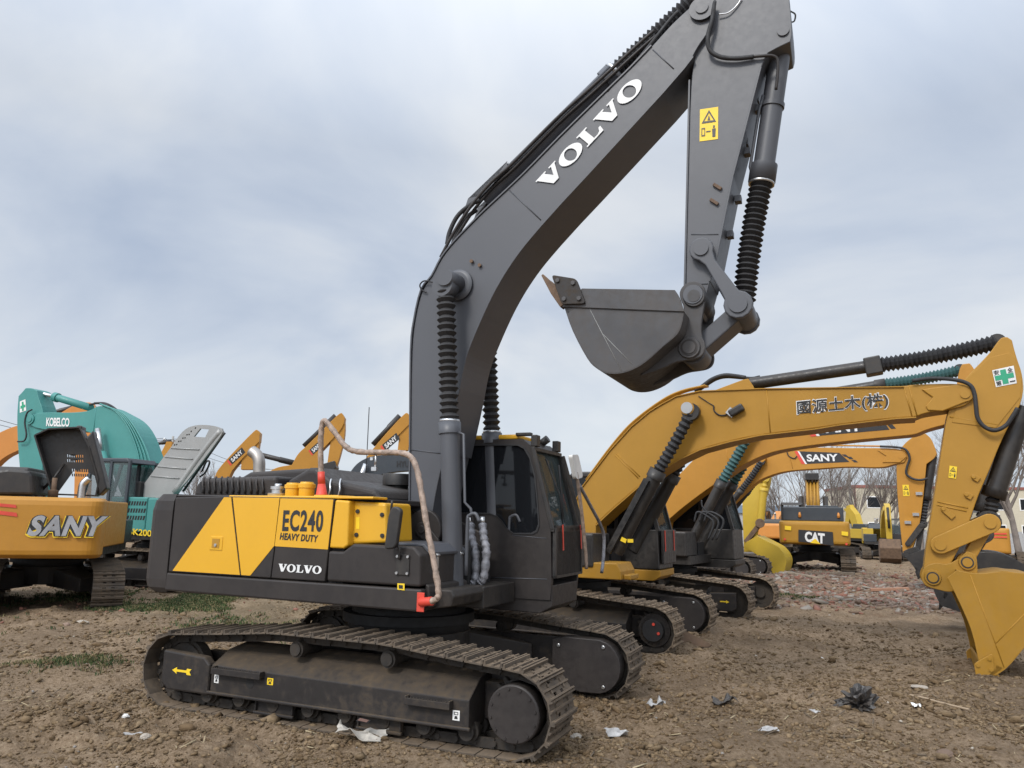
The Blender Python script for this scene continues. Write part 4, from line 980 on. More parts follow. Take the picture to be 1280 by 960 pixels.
def boomset(fr, rt, pm, boom, y=.3, side=-1, arm=None, ay=.24, seams=(), pins=(), ringpx=None):
    Yp = side*y
    b = MB(); b.prism(soft(fr.poly(boom, Yp)), -y, y); bo = b.build('boom', pm, rt, .012)
    for s_ in seams: seam(fr, Yp, s_, bo, pm, .010)
    for px, r in pins:
        q = fr.p3(*px, Yp); b = MB(); b.lathe((q.x, Yp, q.z), (q.x, Yp+side*.05, q.z), [(0, r), (.6, r), (.62, r*.6), (1, r*.6)], 24); b.build('pivot_pin', pm, bo)
    ao = None
    if arm:
        b = MB(); b.prism(soft(fr.poly(arm, side*ay)), -ay, ay); ao = b.build('arm', pm, rt, .012)
    return bo, ao
def linkage(fr, rt, A, B, Cc, pm, y=.28, r=.10):
    a, b_, c = [fr.on(*q, -y) for q in (A, B, Cc)]
    for s in (-1, 1):
        y0, y1 = sorted((s*y, s*(y+.06))); m = MB(); m.prism(hull2(a, r, b_, r*1.05), y0, y1); g = m.build('guide_link', pm, rt, .01)
        for q in (a, b_):
            m = MB(); m.cyl((q[0], s*(y+.06), q[1]), (q[0], s*(y+.085), q[1]), r*.6, n=18); m.build('pin_cap', pm, g)
    m = MB(); m.bar((b_[0], 0, b_[1]), (c[0], 0, c[1]), .34, .16); m.cyl((b_[0], -y, b_[1]), (b_[0], y, b_[1]), r, n=20); m.cyl((c[0], -.17, c[1]), (c[0], .17, c[1]), r, n=20); m.build('bucket_link', pm, rt, .01)
def hose(fr, rt, pts, y, r=.022, mat=None, name='hydraulic_hose', n=6):
    m = MB(); m.tube(spline([fr.p3(*p, y) for p in pts], n), r, 8); return m.build(name, mat or M['rubber'], rt)
GRP = 'excavators parked in the yard'

# ---- golden machine right behind the hero
G = Frame(1.15, 14.47, 0, -.46)
g = root('excavator', G, 'golden excavator with black characters on its level boom and bucket tip on the ground', 'excavator', GRP)
for t in add_tracks(g, mat=M['trackdust']):
    if t.location.y < 0:
        bpy.data.objects.remove([c for c in t.children if c.name.startswith('final_drive_cover')][0])
        m = MB(); m.lathe((TH, -.05, TR), (TH, -.24, TR), [(0, .17), (.9, .17), (1, .16)], 32); m.build('final_drive_cover', M['interior'], t)
        m = MB(); m.lathe((TH, -.03, TR), (TH, -.15, TR), [(0, .25), (1, .25)], 40)
        for k_ in range(24):
            a = 2*math.pi*k_/24; p = Vector((TH+.215*math.cos(a), -.15, TR+.215*math.sin(a))); m.cyl(p, p+Vector((0, -.015, 0)), .014, n=6)
        m.build('sprocket_flange', M['under'], t)
simple_upper(g, M['gold'], M['black']); simple_cab(g, M['black'], base=M['gold']); add_carbody(g, M['under'], 1.1)
for a in (80, -20):
    m = MB(); p = Vector((2.0+.10*math.cos(R(a)), -1.3-.24, .40+.10*math.sin(R(a)))); m.cyl(p, p+Vector((0, -.015, 0)), .022, n=12); m.build('red_plug', M['red'], g)
gb = [(727, 650), (719, 628), (727, 609), (762, 563), (789, 533), (812, 514), (825, 506), (845, 495), (875, 488.5), (950, 485.5), (1020, 484.5), (1130, 483), (1140, 480.5), (1200, 479), (1214, 484), (1218, 493), (1213, 503), (1198, 510), (1155, 516), (1145, 521), (1120, 522), (1050, 530), (1020, 535), (950, 543), (912, 551), (875, 561), (848, 574), (826, 588), (800, 606), (765, 636), (745, 655), (744, 700), (727, 700)]
bo, ao = boomset(G, g, M['gold'], gb, arm=[(1167, 625), (1172, 595), (1177, 562), (1185, 512), (1196, 490), (1205, 474), (1237, 442), (1247, 427), (1252, 422), (1259, 421), (1265, 425), (1270, 445), (1279, 470), (1279, 500), (1262, 530), (1250, 555), (1237, 587), (1221, 623), (1205, 674), (1186, 709), (1178, 731), (1168, 735), (1157, 733), (1153, 715)],
    seams=[[(769, 569), (798, 598)], [(771, 567), (800, 596)], [(958, 486), (963, 541)], [(1130, 484), (1140, 520)], [(1136, 482), (1146, 519)]], pins=[((864, 513), .17), ((1206, 493), .11)])
m = MB(); q = G.p3(864, 513, -.3); m.lathe((q.x, -.35, q.z), (q.x, -.62, q.z), [(0, .12), (1, .12)], 20); m.build('cylinder_pin', M['gold'], bo)
m = MB(); m.cyl((q.x, -.62, q.z), (q.x, -.64, q.z), .10, n=20); m.build('pin_plate', M['steel'], bo)
# raised tip casting and flanges
m = MB(); m.prism(G.poly([(1152, 487), (1166, 497), (1157, 508), (1160, 513), (1178, 514), (1214, 500), (1216, 493), (1210, 484), (1196, 481)], -.3), -.33, -.29); m.build('tip_casting', M['gold'], bo, .012)
m = MB(); m.ring(G.poly([(1145, 521), (1120, 522.5), (1050, 530.5), (1020, 535.5), (950, 543.5), (912, 551.5), (875, 561.5), (848, 574.5), (826, 588.5), (800, 606.5), (765, 637), (745, 656)], -.3), .02, -.33, .33); m.build('boom_bottom_plate', M['gold'], bo)
m = MB(); m.ring(G.poly([(719, 628), (727, 609), (762, 563), (789, 533), (812, 514), (825, 506), (845, 495), (875, 488.5), (950, 485.5), (1020, 484.5), (1130, 483)], -.3)[::-1], .015, -.33, .33); m.build('boom_top_plate', M['gold'], bo)
for k, dy in enumerate((-.2, -.1, 0, .1)):
    m = MB(); m.tube(spline([set3(G.p3(*p, -.3), dy)+Vector((0, 0, .05+.01*k)) for p in [(730, 603), (762, 560), (789, 530), (825, 503), (850, 491), (880, 484)]], 5), .018, 6); m.build('hydraulic_pipe', M['gold'], bo)
word(G, -.3, 'lettering', M['decal_black'], bo, '國源土木(株)', (997, 520.5), (1111, 510.5), (996, 501.5), .014, 1.02, lift=.012)
word(G, -.3, 'lettering_outline', M['letter'], bo, '國源土木(株)', (996, 521.7), (1112, 511.7), (995, 500.5), .034, 1.02, lift=.007)
# arm details
m = MB(); m.prism(G.poly([(1205, 476), (1237, 447), (1262, 441), (1268, 447), (1277, 475), (1275, 497), (1245, 535), (1190, 528)], -.24), -.25, -.235); m.build('arm_side_plate', M['gold'], ao, .004)
seam(G, -.24, [(1187, 521), (1247, 531)], ao, M['gold'], .012); seam(G, -.24, [(1172, 627), (1210, 635)], ao, M['gold'], .012); seam(G, -.24, [(1171, 631), (1208, 639)], ao, M['gold'], .012)
for a_, b_ in (((1217, 596), (1224, 600)), ((1208, 618), (1215, 622)), ((1179, 636), (1192, 647))):
    m = MB(); p, q = G.p3(*a_, -.26), G.p3(*b_, -.26); m.bar(p, q, .03, .08); m.cyl((p.x, -.24, p.z), (p.x, -.29, p.z), .03, n=10); m.build('pipe_lug', M['gold'], ao, .005)
m = MB(); q = G.p3(1168, 706, -.24); m.cyl((q.x, -.24, q.z), (q.x, -.243, q.z), .02, n=12); m.build('grease_hole', M['interior'], ao)
warning_decal(G.p3(1185.5, 597, -.246), G.p3(1195, 598.5, -.246), G.p3(1187, 582, -.246), ao)
sg = G.poly([(1240, 463), (1267, 457), (1271, 479), (1245, 484)], -.252); 
so_ = decal_local(-.256, sg, M['letter'], ao, 'safety_sign')
P0 = Vector((sg[3][0], -.257, sg[3][1])); PX = Vector((sg[2][0], -.257, sg[2][1])); PY = Vector((sg[0][0], -.257, sg[0][1]))
m = MB(); place2d([(.36, .08), (.64, .08), (.64, .36), (.95, .36), (.95, .64), (.64, .64), (.64, .92), (.36, .92), (.36, .64), (.05, .64), (.05, .36), (.36, .36)], [tuple(range(12))], P0, PX, PY, m, lift=.004); m.build('green_cross', M['green'], so_)
for ch, u0, v0 in (('安', .04, .68), ('全', .70, .68), ('第', .04, .04), ('一', .70, .12)):
    v, f = textmesh(ch, .02); m = MB(); h_ = .28 if ch != '一' else .07; place2d([(u0+a*.26, v0+b*h_) for a, b in v], f, P0, PX, PY, m, lift=.004); m.build('lettering', M['decal_black'], so_)
# cylinders
jack(G, g, (770, 690), (823, 588), (864, 515), -.52, .13, .115, ys=(-.52, .52), bmat=M['rubber'], n=12)
m = MB(); p, q = [set3(G.p3(*z, -.52), -.68) for z in ((764, 690), (812, 600))]; m.bar(p, q, .10, .10); m.build('cylinder_pipe', M['black'], g)
m = MB(); m.prism(G.poly([(896, 489), (931, 476), (937, 475), (943, 484), (945, 489)], 0), -.14, .14); m.build('cylinder_bracket', M['gold'], bo, .008)
jk = jack(G, g, (938, 480), (1101, 456), (1246, 428), 0, .105, .135, ys=(0,), bmat=M['rubber'], name='arm_cylinder', n=24)[0]
m = MB(); p, q = G.p3(1081, 460, 0), G.p3(1102, 456, 0); m.bar(p, q, .27, .29); m.build('cylinder_head', M['black'], jk, .02)
hose(G, bo, [(868, 488), (876, 484), (890, 474), (905, 469), (920, 470), (932, 472)], 0, .035); hose(G, bo, [(872, 489), (882, 482), (895, 474), (908, 471), (925, 472), (940, 473), (950, 471)], .1, .03)
hose(G, bo, [(1140, 476), (1165, 473), (1195, 475), (1212, 481), (1218, 492), (1220, 508), (1222, 522), (1230, 533), (1243, 538), (1257, 532), (1266, 520), (1272, 510)], -.36, .030)
hose(G, bo, [(873, 495), (885, 503), (892, 507)], -.32, .008); hose(G, bo, [(892, 507), (893, 514), (900, 519), (908, 518), (912, 512)], -.32, .012)
m = MB(); p, q = G.p3(912, 518, -.36), G.p3(929, 508, -.36); m.bar(p, q, .12, .13); lt = m.build('boom_lamp', M['black'], bo, .03, 3); m = MB(); m.bar(G.p3(911, 519, -.36), G.p3(917, 512, -.36), .05, .14); m.build('lamp_bracket', M['steel'], bo)
bcj = jack(G, g, (1279, 509), (1241, 622), (1236, 652), 0, .14, .10, ys=(0,), bmat=M['rubber'], name='bucket_cylinder', n=6)[0]
m = MB(); m.bar(G.p3(1258, 568, 0), G.p3(1236, 612, -.0), .18, .10); m.build('cylinder_pipe', M['black'], bcj, .01)
linkage(G, g, (1175, 681), (1237, 654), (1209, 703), M['gold'], .27, .13)
gs = [(1184, 722), (1199, 752), (1215, 788), (1223, 825), (1228, 850), (1256, 837), (1280, 810), (1302, 785), (1318, 762), (1320, 742), (1308, 727), (1290, 718), (1270, 716), (1253, 714), (1222, 718), (1196, 713)]
bucket(G, gs, None, range(3, 16), [(1217, 829), (1240, 816), (1243, 838), (1221, 854)], ((1245, 843), (1237, 862)), M['goldb'], g, .60,
       [(1157, 733), (1150, 722), (1155, 708), (1170, 703), (1185, 706), (1200, 697), (1209, 689), (1220, 693), (1222, 705), (1222, 725), (1200, 735), (1188, 741), (1172, 737)], [(1166, 722), (1209, 703)], ye=.28)
bkG = [c for c in g.children if c.name.split('.')[0] == 'bucket'][0]
for q_ in (((1213, 719), (1255, 834)), ((1245, 804), (1283, 765))): seam(G, -.601, q_, bkG, M['gold'], .006)
# handle hung on the cylinder & yellow tags, cab guard
cabG = [c for c in g.children if c.name.startswith('cab') and 'base' not in c.name][0]
m = MB(); m.box(1.60, 1.65, .50, 1.40, 1.30, 1.92)
gg = m.build('lower_screen_guard', M['black'], cabG, .01)
for y in (.58, 1.22):
    m = MB(); m.obox((1.66, y, 1.72), (.006, .05, .38), Matrix.Rotation(R(5), 3, 'X')); m.build('red_ribbon', M['red'], gg)
m = MB(); q = G.p3(788, 676, -.7); m.obox(q, (.10, .01, .06)); m.obox(q+Vector((-.12, 0, .01)), (.10, .01, .07), Matrix.Rotation(.4, 3, 'Y')); m.build('yellow_tag', M['decal_yellow'], g)
m = MB(); m.prism([(.0, 1.12), (.0, 1.38), (1.35, 1.38), (1.42, 1.25), (1.42, 1.12)], -1.32, -.55); m.box(1.42, 1.55, -1.2, -.75, 1.12, 1.2); m.build('front_step', M['gold'], g, .015)

# ---- amber machine (third)
S3 = Frame(3.88, 19.13, 0, -.53)
s3 = root('excavator', S3, 'amber excavator in third place with green boots on its boom cylinders', 'excavator', GRP)
add_tracks(s3, flip=True, mat=M['trackdust']); simple_upper(s3, M['gold2'], M['black']); simple_cab(s3, M['black'], base=M['black']); add_carbody(s3, M['under'], 1.1)
b3 = [(812, 660), (812, 628), (830, 612), (862, 580), (888, 552), (915, 530), (940, 520), (980, 514), (1050, 508), (1130, 502), (1195, 500), (1204, 508), (1200, 520), (1185, 530), (1160, 536), (1145, 543), (1130, 544.5), (1055, 551.5), (980, 561), (950, 570), (920, 586), (895, 604), (875, 618), (850, 637), (832, 653), (830, 668)]
bo, ao = boomset(S3, s3, M['gold2'], b3, y=.3, arm=[(1178, 640), (1176, 570), (1182, 530), (1192, 505), (1196, 480), (1199, 462), (1203, 455), (1212, 454), (1219, 462), (1230, 500), (1225, 560), (1216, 620), (1206, 680), (1195, 735), (1182, 742), (1178, 735)],
    seams=[[(906, 554), (913, 590)]], pins=[((1192, 512), .12)])
word(S3, -.3, 'lettering', M['letter'], bo, 'SANY', (1024, 542), (1078, 539), (1023, 527), .03, 1.0, lift=.014)
d_ = decal(S3, -.3, [(1020, 545), (1112, 537), (1100, 521), (1007, 528)], M['decal_black'], bo, 'boom_sticker', .006)
decal(S3, -.3, [(1014, 546), (1022, 545), (1011, 529), (1003, 530)], M['red'], bo, 'sticker_stripe', .007); decal(S3, -.3, [(1021, 545), (1025, 545), (1014, 529), (1011, 529)], M['letter'], bo, 'sticker_stripe', .009)
for px in ([(1114, 536), (1120, 535.5), (1113, 528), (1107, 528.5)], [(1104, 531), (1110, 530.5), (1103, 526.5), (1097, 527)]): decal(S3, -.3, px, M['decal_black'], bo, 'sticker_square', .008)
jack(S3, s3, (858, 690), (903, 601), (940, 535), -.5, .12, .13, ys=(-.5, .5), bmat=M['tealrubber'], n=14)
jack(S3, s3, (980, 500), (1107, 480), (1200, 463), 0, .11, .14, ys=(0,), bmat=M['tealrubber'], name='arm_cylinder', n=20)
jack(S3, s3, (1246, 545), (1226, 640), (1232, 668), 0, .13, .1, ys=(0,), bmat=M['rubber'], name='bucket_cylinder', n=5)
linkage(S3, s3, (1192, 690), (1232, 670), (1205, 712), M['black'], .25, .12)
bucket(S3, [(1165, 727), (1168, 742), (1176, 757), (1230, 775), (1285, 765), (1305, 745), (1300, 722), (1285, 709), (1265, 697), (1245, 690), (1221, 690), (1195, 700)], None, range(3, 12), None, ((1180, 748), (1174, 762)), M['black'], s3, .6,
       [(1180, 735), (1178, 722), (1190, 712), (1206, 702), (1216, 710), (1216, 730), (1195, 742)], [(1188, 727), (1206, 712)], ye=.26)
for k in range(3): hose(S3, s3, [(868+k*6, 652), (872+k*7, 640), (885+k*8, 646), (892+k*6, 655), (885+k*5, 675)], -.7, .025, n=5)
hose(S3, s3, [(877, 625), (878, 633), (884, 640), (888, 650)], -.66, .02)
# idler guard arrow on this one
hb = MB(); v, f = loops_mesh([[(0, .02), (.07, .055), (.065, .032), (.20, .032), (.20, .008), (.065, .008), (.07, -.015)]]); hb.add([(1.95-p, -1.3-.288, .38+q) for p, q in v], [x[::-1] for x in f]); hb.build('arrow_sticker', M['decal_yellow'], s3)

# ---- fourth machine, bright amber, whole arm visible
S4 = Frame(7.7, 30.9, 0, -.55)
s4 = root('excavator', S4, 'amber excavator in fourth place whose level boom and whole arm show below the others', 'excavator', GRP)
add_tracks(s4, mat=M['track']); simple_upper(s4, M['gold2'], M['black']); simple_cab(s4, M['black'], xf=1.25); add_carbody(s4, M['under'], 1.1)
b4 = [(885, 650), (885, 632), (905, 612), (925, 590), (945, 573), (965, 565), (987, 561), (1005, 559), (1060, 560), (1120, 560), (1131, 564), (1134, 571), (1130, 578), (1118, 580), (1103, 585), (1060, 583), (1020, 586), (987, 588), (965, 593), (945, 602), (925, 620), (905, 640), (903, 656)]
bo, ao = boomset(S4, s4, M['gold2'], b4, y=.3, arm=[(1122, 626), (1120, 577), (1124, 564), (1130, 555), (1142, 545), (1157, 542), (1164, 548), (1168, 558), (1171, 567), (1168, 573), (1158, 580), (1154, 622), (1149, 660), (1140, 688), (1134, 696), (1129, 695)],
    seams=[[(985, 561), (991, 586)]], pins=[((1126, 571), .13)])
m = MB(); m.prism(S4.poly([(1097, 563), (1108, 570), (1103, 578), (1125, 578), (1133, 571), (1128, 564)], -.3), -.34, -.29); m.build('tip_casting', M['gold2'], bo, .01)
word(S4, -.3, 'lettering', M['letter'], bo, 'SANY', (1009, 577), (1048, 576.5), (1008, 568), .03, 1.0, lift=.016)
decal(S4, -.3, [(1006, 580), (1062, 577.5), (1049, 566), (996, 564)], M['decal_black'], bo, 'boom_sticker', .006)
decal(S4, -.3, [(1002, 580), (1007, 580), (997, 564), (993, 564)], M['red'], bo, 'sticker_stripe', .009); decal(S4, -.3, [(1006.5, 580), (1009, 580), (999, 564), (997, 564)], M['letter'], bo, 'sticker_stripe', .011)
for px in ([(1052, 568), (1057, 568), (1061, 571), (1056, 571)], [(1058, 571), (1064, 571), (1067, 574), (1062, 574)], [(1064, 575), (1069, 575), (1073, 578), (1068, 578)]): decal(S4, -.3, px, M['decal_black'], bo, 'sticker_square', .008)
hose(S4, bo, [(1100, 558), (1120, 559), (1132, 562), (1137, 572), (1134, 583), (1133, 592), (1140, 598), (1150, 600), (1160, 598)], -.36, .04)
hose(S4, bo, [(1005, 556), (1060, 557), (1115, 558)], -.1, .03, M['gold2'], 'hydraulic_pipe')
hose(S4, bo, [(983, 563), (986, 570), (993, 573), (996, 570)], -.33, .02)
jack(S4, s4, (895, 652), (927, 612), (952, 577), -.5, .12, .14, ys=(-.5, .5), bmat=M['rubber'], n=13)
m = MB(); q = S4.p3(954, 574, -.3); m.lathe((q.x, -.3, q.z), (q.x, -.6, q.z), [(0, .14), (1, .14)], 16); m.build('cylinder_pin', M['gold2'], bo)
jack(S4, s4, (1166, 570), (1157, 625), (1153, 655), 0, .14, .12, ys=(0,), bmat=M['rubber'], name='bucket_cylinder', n=8)
linkage(S4, s4, (1135, 680), (1152, 657), (1146, 690), M['black'], .27, .09)
for p in ((1149, 617), (1145, 643), (1135, 653)):
    q = S4.p3(*p, -.24); m = MB(); m.box(q.x-.1, q.x+.1, -.32, -.24, q.z-.05, q.z+.05); m.build('pipe_lug', M['steel'], ao)
warning_decal(S4.p3(1129, 620, -.246), S4.p3(1137, 620, -.246), S4.p3(1128, 606, -.246), ao)
bucket(S4, [(1131, 696), (1141, 706), (1149, 721), (1164, 721), (1176, 712), (1176, 697), (1162, 686), (1150, 688)], None, range(2, 8), None, ((1146, 714), (1148, 724)), M['black'], s4, .6,
       [(1129, 697), (1129, 689), (1137, 685), (1147, 683), (1152, 692), (1145, 702)], [(1133, 693), (1146, 690)], ye=.26)

# ---- lemon machine with hanging arm and yellow bucket
K = Frame(6.0, 36.8, 0, -.55)
k_ = root('excavator', K, 'lemon yellow excavator behind the row with its arm folded and bright yellow bucket', 'excavator', GRP)
add_tracks(k_, mat=M['track']); simple_upper(k_, M['orange'], M['black']); simple_cab(k_, M['black']); add_carbody(k_, M['under'], 1.1)
bo, ao = boomset(K, k_, M['lemon'], [(840, 640), (850, 610), (872, 588), (905, 582), (945, 590), (958, 594), (960, 600), (950, 604), (905, 598), (880, 608), (862, 630), (858, 650)], y=.3,
    arm=[(928, 618), (940, 598), (950, 592), (961, 593), (962, 600), (950, 640), (944, 668), (940, 690), (930, 690), (928, 640)])
jack(K, k_, (953, 650), (957, 610), (959, 598), 0, .16, .12, ys=(-.3,), mat=M['lemon'], bmat=M['lemon'], name='bucket_cylinder', n=2)
bucket(K, [(930, 684), (932, 678), (946, 670), (962, 678), (974, 685), (982, 697), (982, 708), (976, 722), (969, 727), (966, 716), (958, 702), (946, 693)], None, range(2, 9), None, ((970, 722), (967, 729)), M['lemon'], k_, .65,
       [(930, 680), (934, 674), (945, 668), (950, 676), (944, 690), (934, 690)], [(945, 672), (935, 680)], ye=.3)
m = MB(); m.bar(K.p3(932, 678, -.35), K.p3(950, 655, -.35), .14, .2); m.cyl(K.p3(950, 654, -.5), K.p3(950, 654, .3), .2, n=16); m.build('bucket_link', M['rust'], k_, .02)

OR2 = Frame(18.6, 54, 0, R(60)); o2 = root('excavator', OR2, 'distant orange excavator low behind the yellow bucket and left of the tan one', 'excavator', GRP)
simple_upper(o2, M['orange'], M['black'], zt=2.1); simple_cab(o2, M['black']); add_tracks(o2, mat=M['track']); add_carbody(o2, M['under'])
m = MB(); m.prism([(.1, 1.6), (.6, 2.5), (2.2, 3.0), (4.4, 2.6), (4.4, 2.3), (2.4, 2.5), (1.2, 2.1), (.7, 1.6)], -.25, .25); m.build('boom', M['orange'], o2, .02)
# ---- machine seen from behind, with white lettering on a black panel
CT = Frame(14.7, 37.0, 0, R(68), 1.04)
ct = root('excavator', CT, 'tan excavator seen from the back with a black engine cover and lettered black panel', 'excavator', GRP)
add_tracks(ct, mat=M['track']); cwt = simple_upper(ct, M['gold'], M['black'], hw=1.42, zc=1.15, zt=2.15, hood=False); simple_cab(ct, M['black']); add_carbody(ct, M['under'], 1.1)
def FXo(fr, px, py, x): a, c = fr.onx(px, py, x); return Vector((x, a, c))
xr = -2.955
def rear(fr, px, mat, parent, name, x=xr, lift=0):
    P = [FXo(fr, a, b_, x) for a, b_ in px]; m = MB(); m.v = [(p.x-lift, p.y, p.z) for p in P]; m.f = [tuple(range(len(P)))]; m.m = [0]; m.s = [False]; return m.build(name, mat, parent)
pl_ = rear(CT, [(998, 677), (1042, 682), (1041, 665), (998, 662)], M['decal_black'], cwt, 'nameplate', lift=.02)
v, f = textmesh('CAT', .05, .95); m = MB(); place2d(v, f, FXo(CT, 1006, 677, xr-.03), FXo(CT, 1031, 680, xr-.03), FXo(CT, 1006, 664, xr-.03), m); m.build('lettering', M['letter'], cwt)
rear(CT, [(1012.5, 678.5), (1025.5, 680), (1019, 673)], M['decal_yellow'], cwt, 'logo_triangle', lift=.045)
rear(CT, [(981, 662), (989, 663), (989, 658), (981, 657)], M['decal_yellow'], cwt, 'warning_label', lift=.02); rear(CT, [(1052, 669), (1060, 670), (1060, 665), (1052, 664)], M['decal_yellow'], cwt, 'warning_label', lift=.02)
for p in ((981, 674), (1058, 680)):
    m = MB(); q = FXo(CT, *p, xr); m.cyl(q, q+Vector((-.03, 0, 0)), .05, n=10); m.build('reflector', M['red'], cwt)
m = MB(); m.box(-2.7, -.4, -1.2, 1.25, 2.15, 2.75); m.box(-2.5, -.5, -1.0, .3, 2.75, 2.82); eh = m.build('engine_hood', M['hyl'], ct, .06)
for y in (.55, -1.0):
    m = MB(); m.lathe((-2.72, y, 2.3), (-2.72, y, 2.52), [(0, .06), (.5, .06), (1, .03)], 12); m.build('hazard_lamp', M['orange'], ct)
m = MB(); m.prism([(.0, 2.0), (.3, 3.3), (1.6, 4.15), (3.4, 4.2), (3.5, 3.9), (1.8, 3.7), (.8, 3.0), (.5, 2.0)], -.3, .3); bo = m.build('boom', M['gold'], ct, .02)
for y in (-.36, .36):
    m = MB(); m.tube([(.4, y*1.5, 1.6), (1.2, y*1.5, 3.3)], .12, 12); m.build('boom_cylinder', M['black'], ct)
for y in (-.22, -.08, .08, .22):
    m = MB(); m.tube([(.05, y, 2.6), (.25, y, 3.36), (1.55, y, 4.22)], .045, 8); m.build('hydraulic_pipe', M['gold'], bo)
m = MB(); m.box(1.0, 1.5, -.3, .3, 4.1, 4.45); m.build('cylinder_bracket', M['black'], bo, .03)

# ---- far machine facing the camera with grey bucket and yellow boom
KM = Frame(23.6, 48.5, 0, R(-112), .85)
km = root('excavator', KM, 'far yellow excavator facing the camera with a steep boom and grey bucket down', 'excavator', GRP)
add_tracks(km, mat=M['track']); simple_upper(km, M['lemon'], M['hyl'], zt=2.3); simple_cab(km, M['black']); add_carbody(km, M['under'])
m = MB(); m.prism([(.3, 1.6), (1.0, 2.6), (2.6, 3.5), (4.8, 3.8), (5.0, 3.5), (3.0, 3.1), (1.6, 2.3), (.9, 1.6)], -.24, .24); m.build('boom', M['lemon'], km, .02)
m = MB(); m.prism([(4.6, 4.0), (5.2, 3.9), (5.5, 2.9), (5.35, 1.6), (5.1, 1.6), (4.9, 2.9)], -.18, .18); m.build('arm', M['lemon'], km, .02)
m = MB(); m.prism([(4.4, .1), (4.2, .9), (4.7, 1.5), (5.4, 1.6), (5.7, 1.0), (5.5, .3), (5.0, .0)], -.65, .65); m.build('bucket', M['rust'], km, .03)
m = MB(); m.tube([(5.35, 0, 3.7), (5.62, 0, 2.3)], .08, 10); m.build('bucket_cylinder', M['black'], km)
KN = Frame(25.6, 56, 0, R(100))
kn = root('excavator', KN, 'distant yellow excavator seen from the back with small lettering on its tail', 'excavator', GRP)
add_tracks(kn, mat=M['track']); cwn = simple_upper(kn, M['lemon'], M['hyl'], hw=1.5, zc=1.0, zt=1.9); add_carbody(kn, M['under'])
v, f = textmesh('KOMATSU', .03); m = MB(); place2d(v, f, Vector((-2.99, .95, 1.3)), Vector((-2.99, -.95, 1.3)), Vector((-2.99, .95, 1.62)), m); m.build('lettering', M['decal_black'], cwn)
m = MB(); m.prism([(-.2, 1.9), (.2, 2.9), (.8, 3.4), (1.6, 3.3), (1.0, 2.8), (.6, 1.9)], -.22, .22); m.build('boom', M['lemon'], kn, .02)
m = MB(); m.prism([(.6, 3.2), (.9, 3.6), (1.3, 3.5), (1.6, 2.2), (1.2, 2.2)], -.16, .16); m.build('arm', M['lemon'], kn, .02)

# ---- orange machine at the far right edge
RG = Frame(25.4, 40.5, 0, R(58))
rg = root('excavator', RG, 'orange excavator at the right edge partly hidden behind the golden bucket link', 'excavator', GRP)
add_tracks(rg, mat=M['track']); cw_ = simple_upper(rg, M['gold2'], M['black'], hw=.78, zc=.85, zt=2.1); simple_cab(rg, M['black']); add_carbody(rg, M['under'])
for z in (1.78, 1.62):
    m = MB(); m.add([(-2.96, -.1, z), (-2.96, -.65, z+.02), (-2.96, -.65, z+.09), (-2.96, -.1, z+.07)], [(0, 1, 2, 3)]); m.v = [(a-.02, b_, c) for a, b_, c in m.v]; m.build('red_stripe', M['red'], cw_)
m = MB(); m.prism([(.1, 1.6), (.6, 2.4), (2.2, 3.0), (4.6, 2.8), (4.7, 2.5), (2.6, 2.6), (1.4, 2.2), (.7, 1.6)], -.28, .28); m.build('boom', M['black'], rg, .02)

# ---- orange machine at left, rear towards the camera, open black hood
SL = Frame(-10.55, 17.85, 0, R(107))
sl_ = root('excavator', SL, 'orange excavator at the left edge showing its lettered counterweight and opened black hood', 'excavator', GRP)
for t in add_tracks(sl_, y=1.12):
    a = R(14); x, y = t.location.x, t.location.y; t.location = (x*math.cos(a)-y*math.sin(a), x*math.sin(a)+y*math.cos(a), 0); t.rotation_euler = (0, 0, a)
add_carbody(sl_, M['under'])
cws = simple_upper(sl_, M['gold2'], M['black'], hw=1.52, tail=2.95, zc=1.10, zt=2.30, hood=False); simple_cab(sl_, M['black'], y0=.6, y1=1.57)
P0, PX, PY = FXo(SL, 33, 670, -2.96), FXo(SL, 134, 670.5, -2.96), FXo(SL, 33, 644, -2.96)
def italic(v, k=.12): return [(a+k*b_, b_) for a, b_ in v]
v, f = textmesh('SANY', .045, .92)
for off, mt, lf, nm in ((.135, 'decal_yellow', .006, 'lettering_outline'), (.105, 'decal_black', .012, 'lettering_outline'), (.04, 'grey', .02, 'lettering')):
    vv, ff = textmesh('SANY', off, 1.12); e = (off-.04)*.35
    m = MB(); dy_ = -.012 if mt == 'decal_yellow' else 0
    place2d([((a*(1+2*e)-e)*.92+.10*b_*1.0, b_*(1+2.6*e)-1.3*e+dy_*3) for a, b_ in vv], ff, P0, PX, PY, m); m.v = [(a-lf, b_, c) for a, b_, c in m.v]; m.build(nm, M[mt], cws)
for px in ([(-2, 629), (20, 631), (21, 635), (-2, 633)], [(-2, 638), (21, 641), (22, 646), (-2, 643)]): rear(SL, px, M['red'], cws, 'red_stripe', lift=.008)
for px in ([(145, 636), (158, 634), (158, 640), (145, 640)], [(144, 645), (158, 642), (158, 647), (144, 650)], [(152, 678), (157, 672), (157.5, 678), (152, 679)]):
    P = [SL.onx(a, b_, -2.80) for a, b_ in px]; m = MB(); m.v = [(-2.93+max(0, abs(p[0])-1.16)**2*1.1-.03, max(p[0], -1.50), p[1]) for p in P]; m.f = [(0, 1, 2, 3)]; m.m = [0]; m.s = [False]; m.build('red_stripe', M['red'], cws)
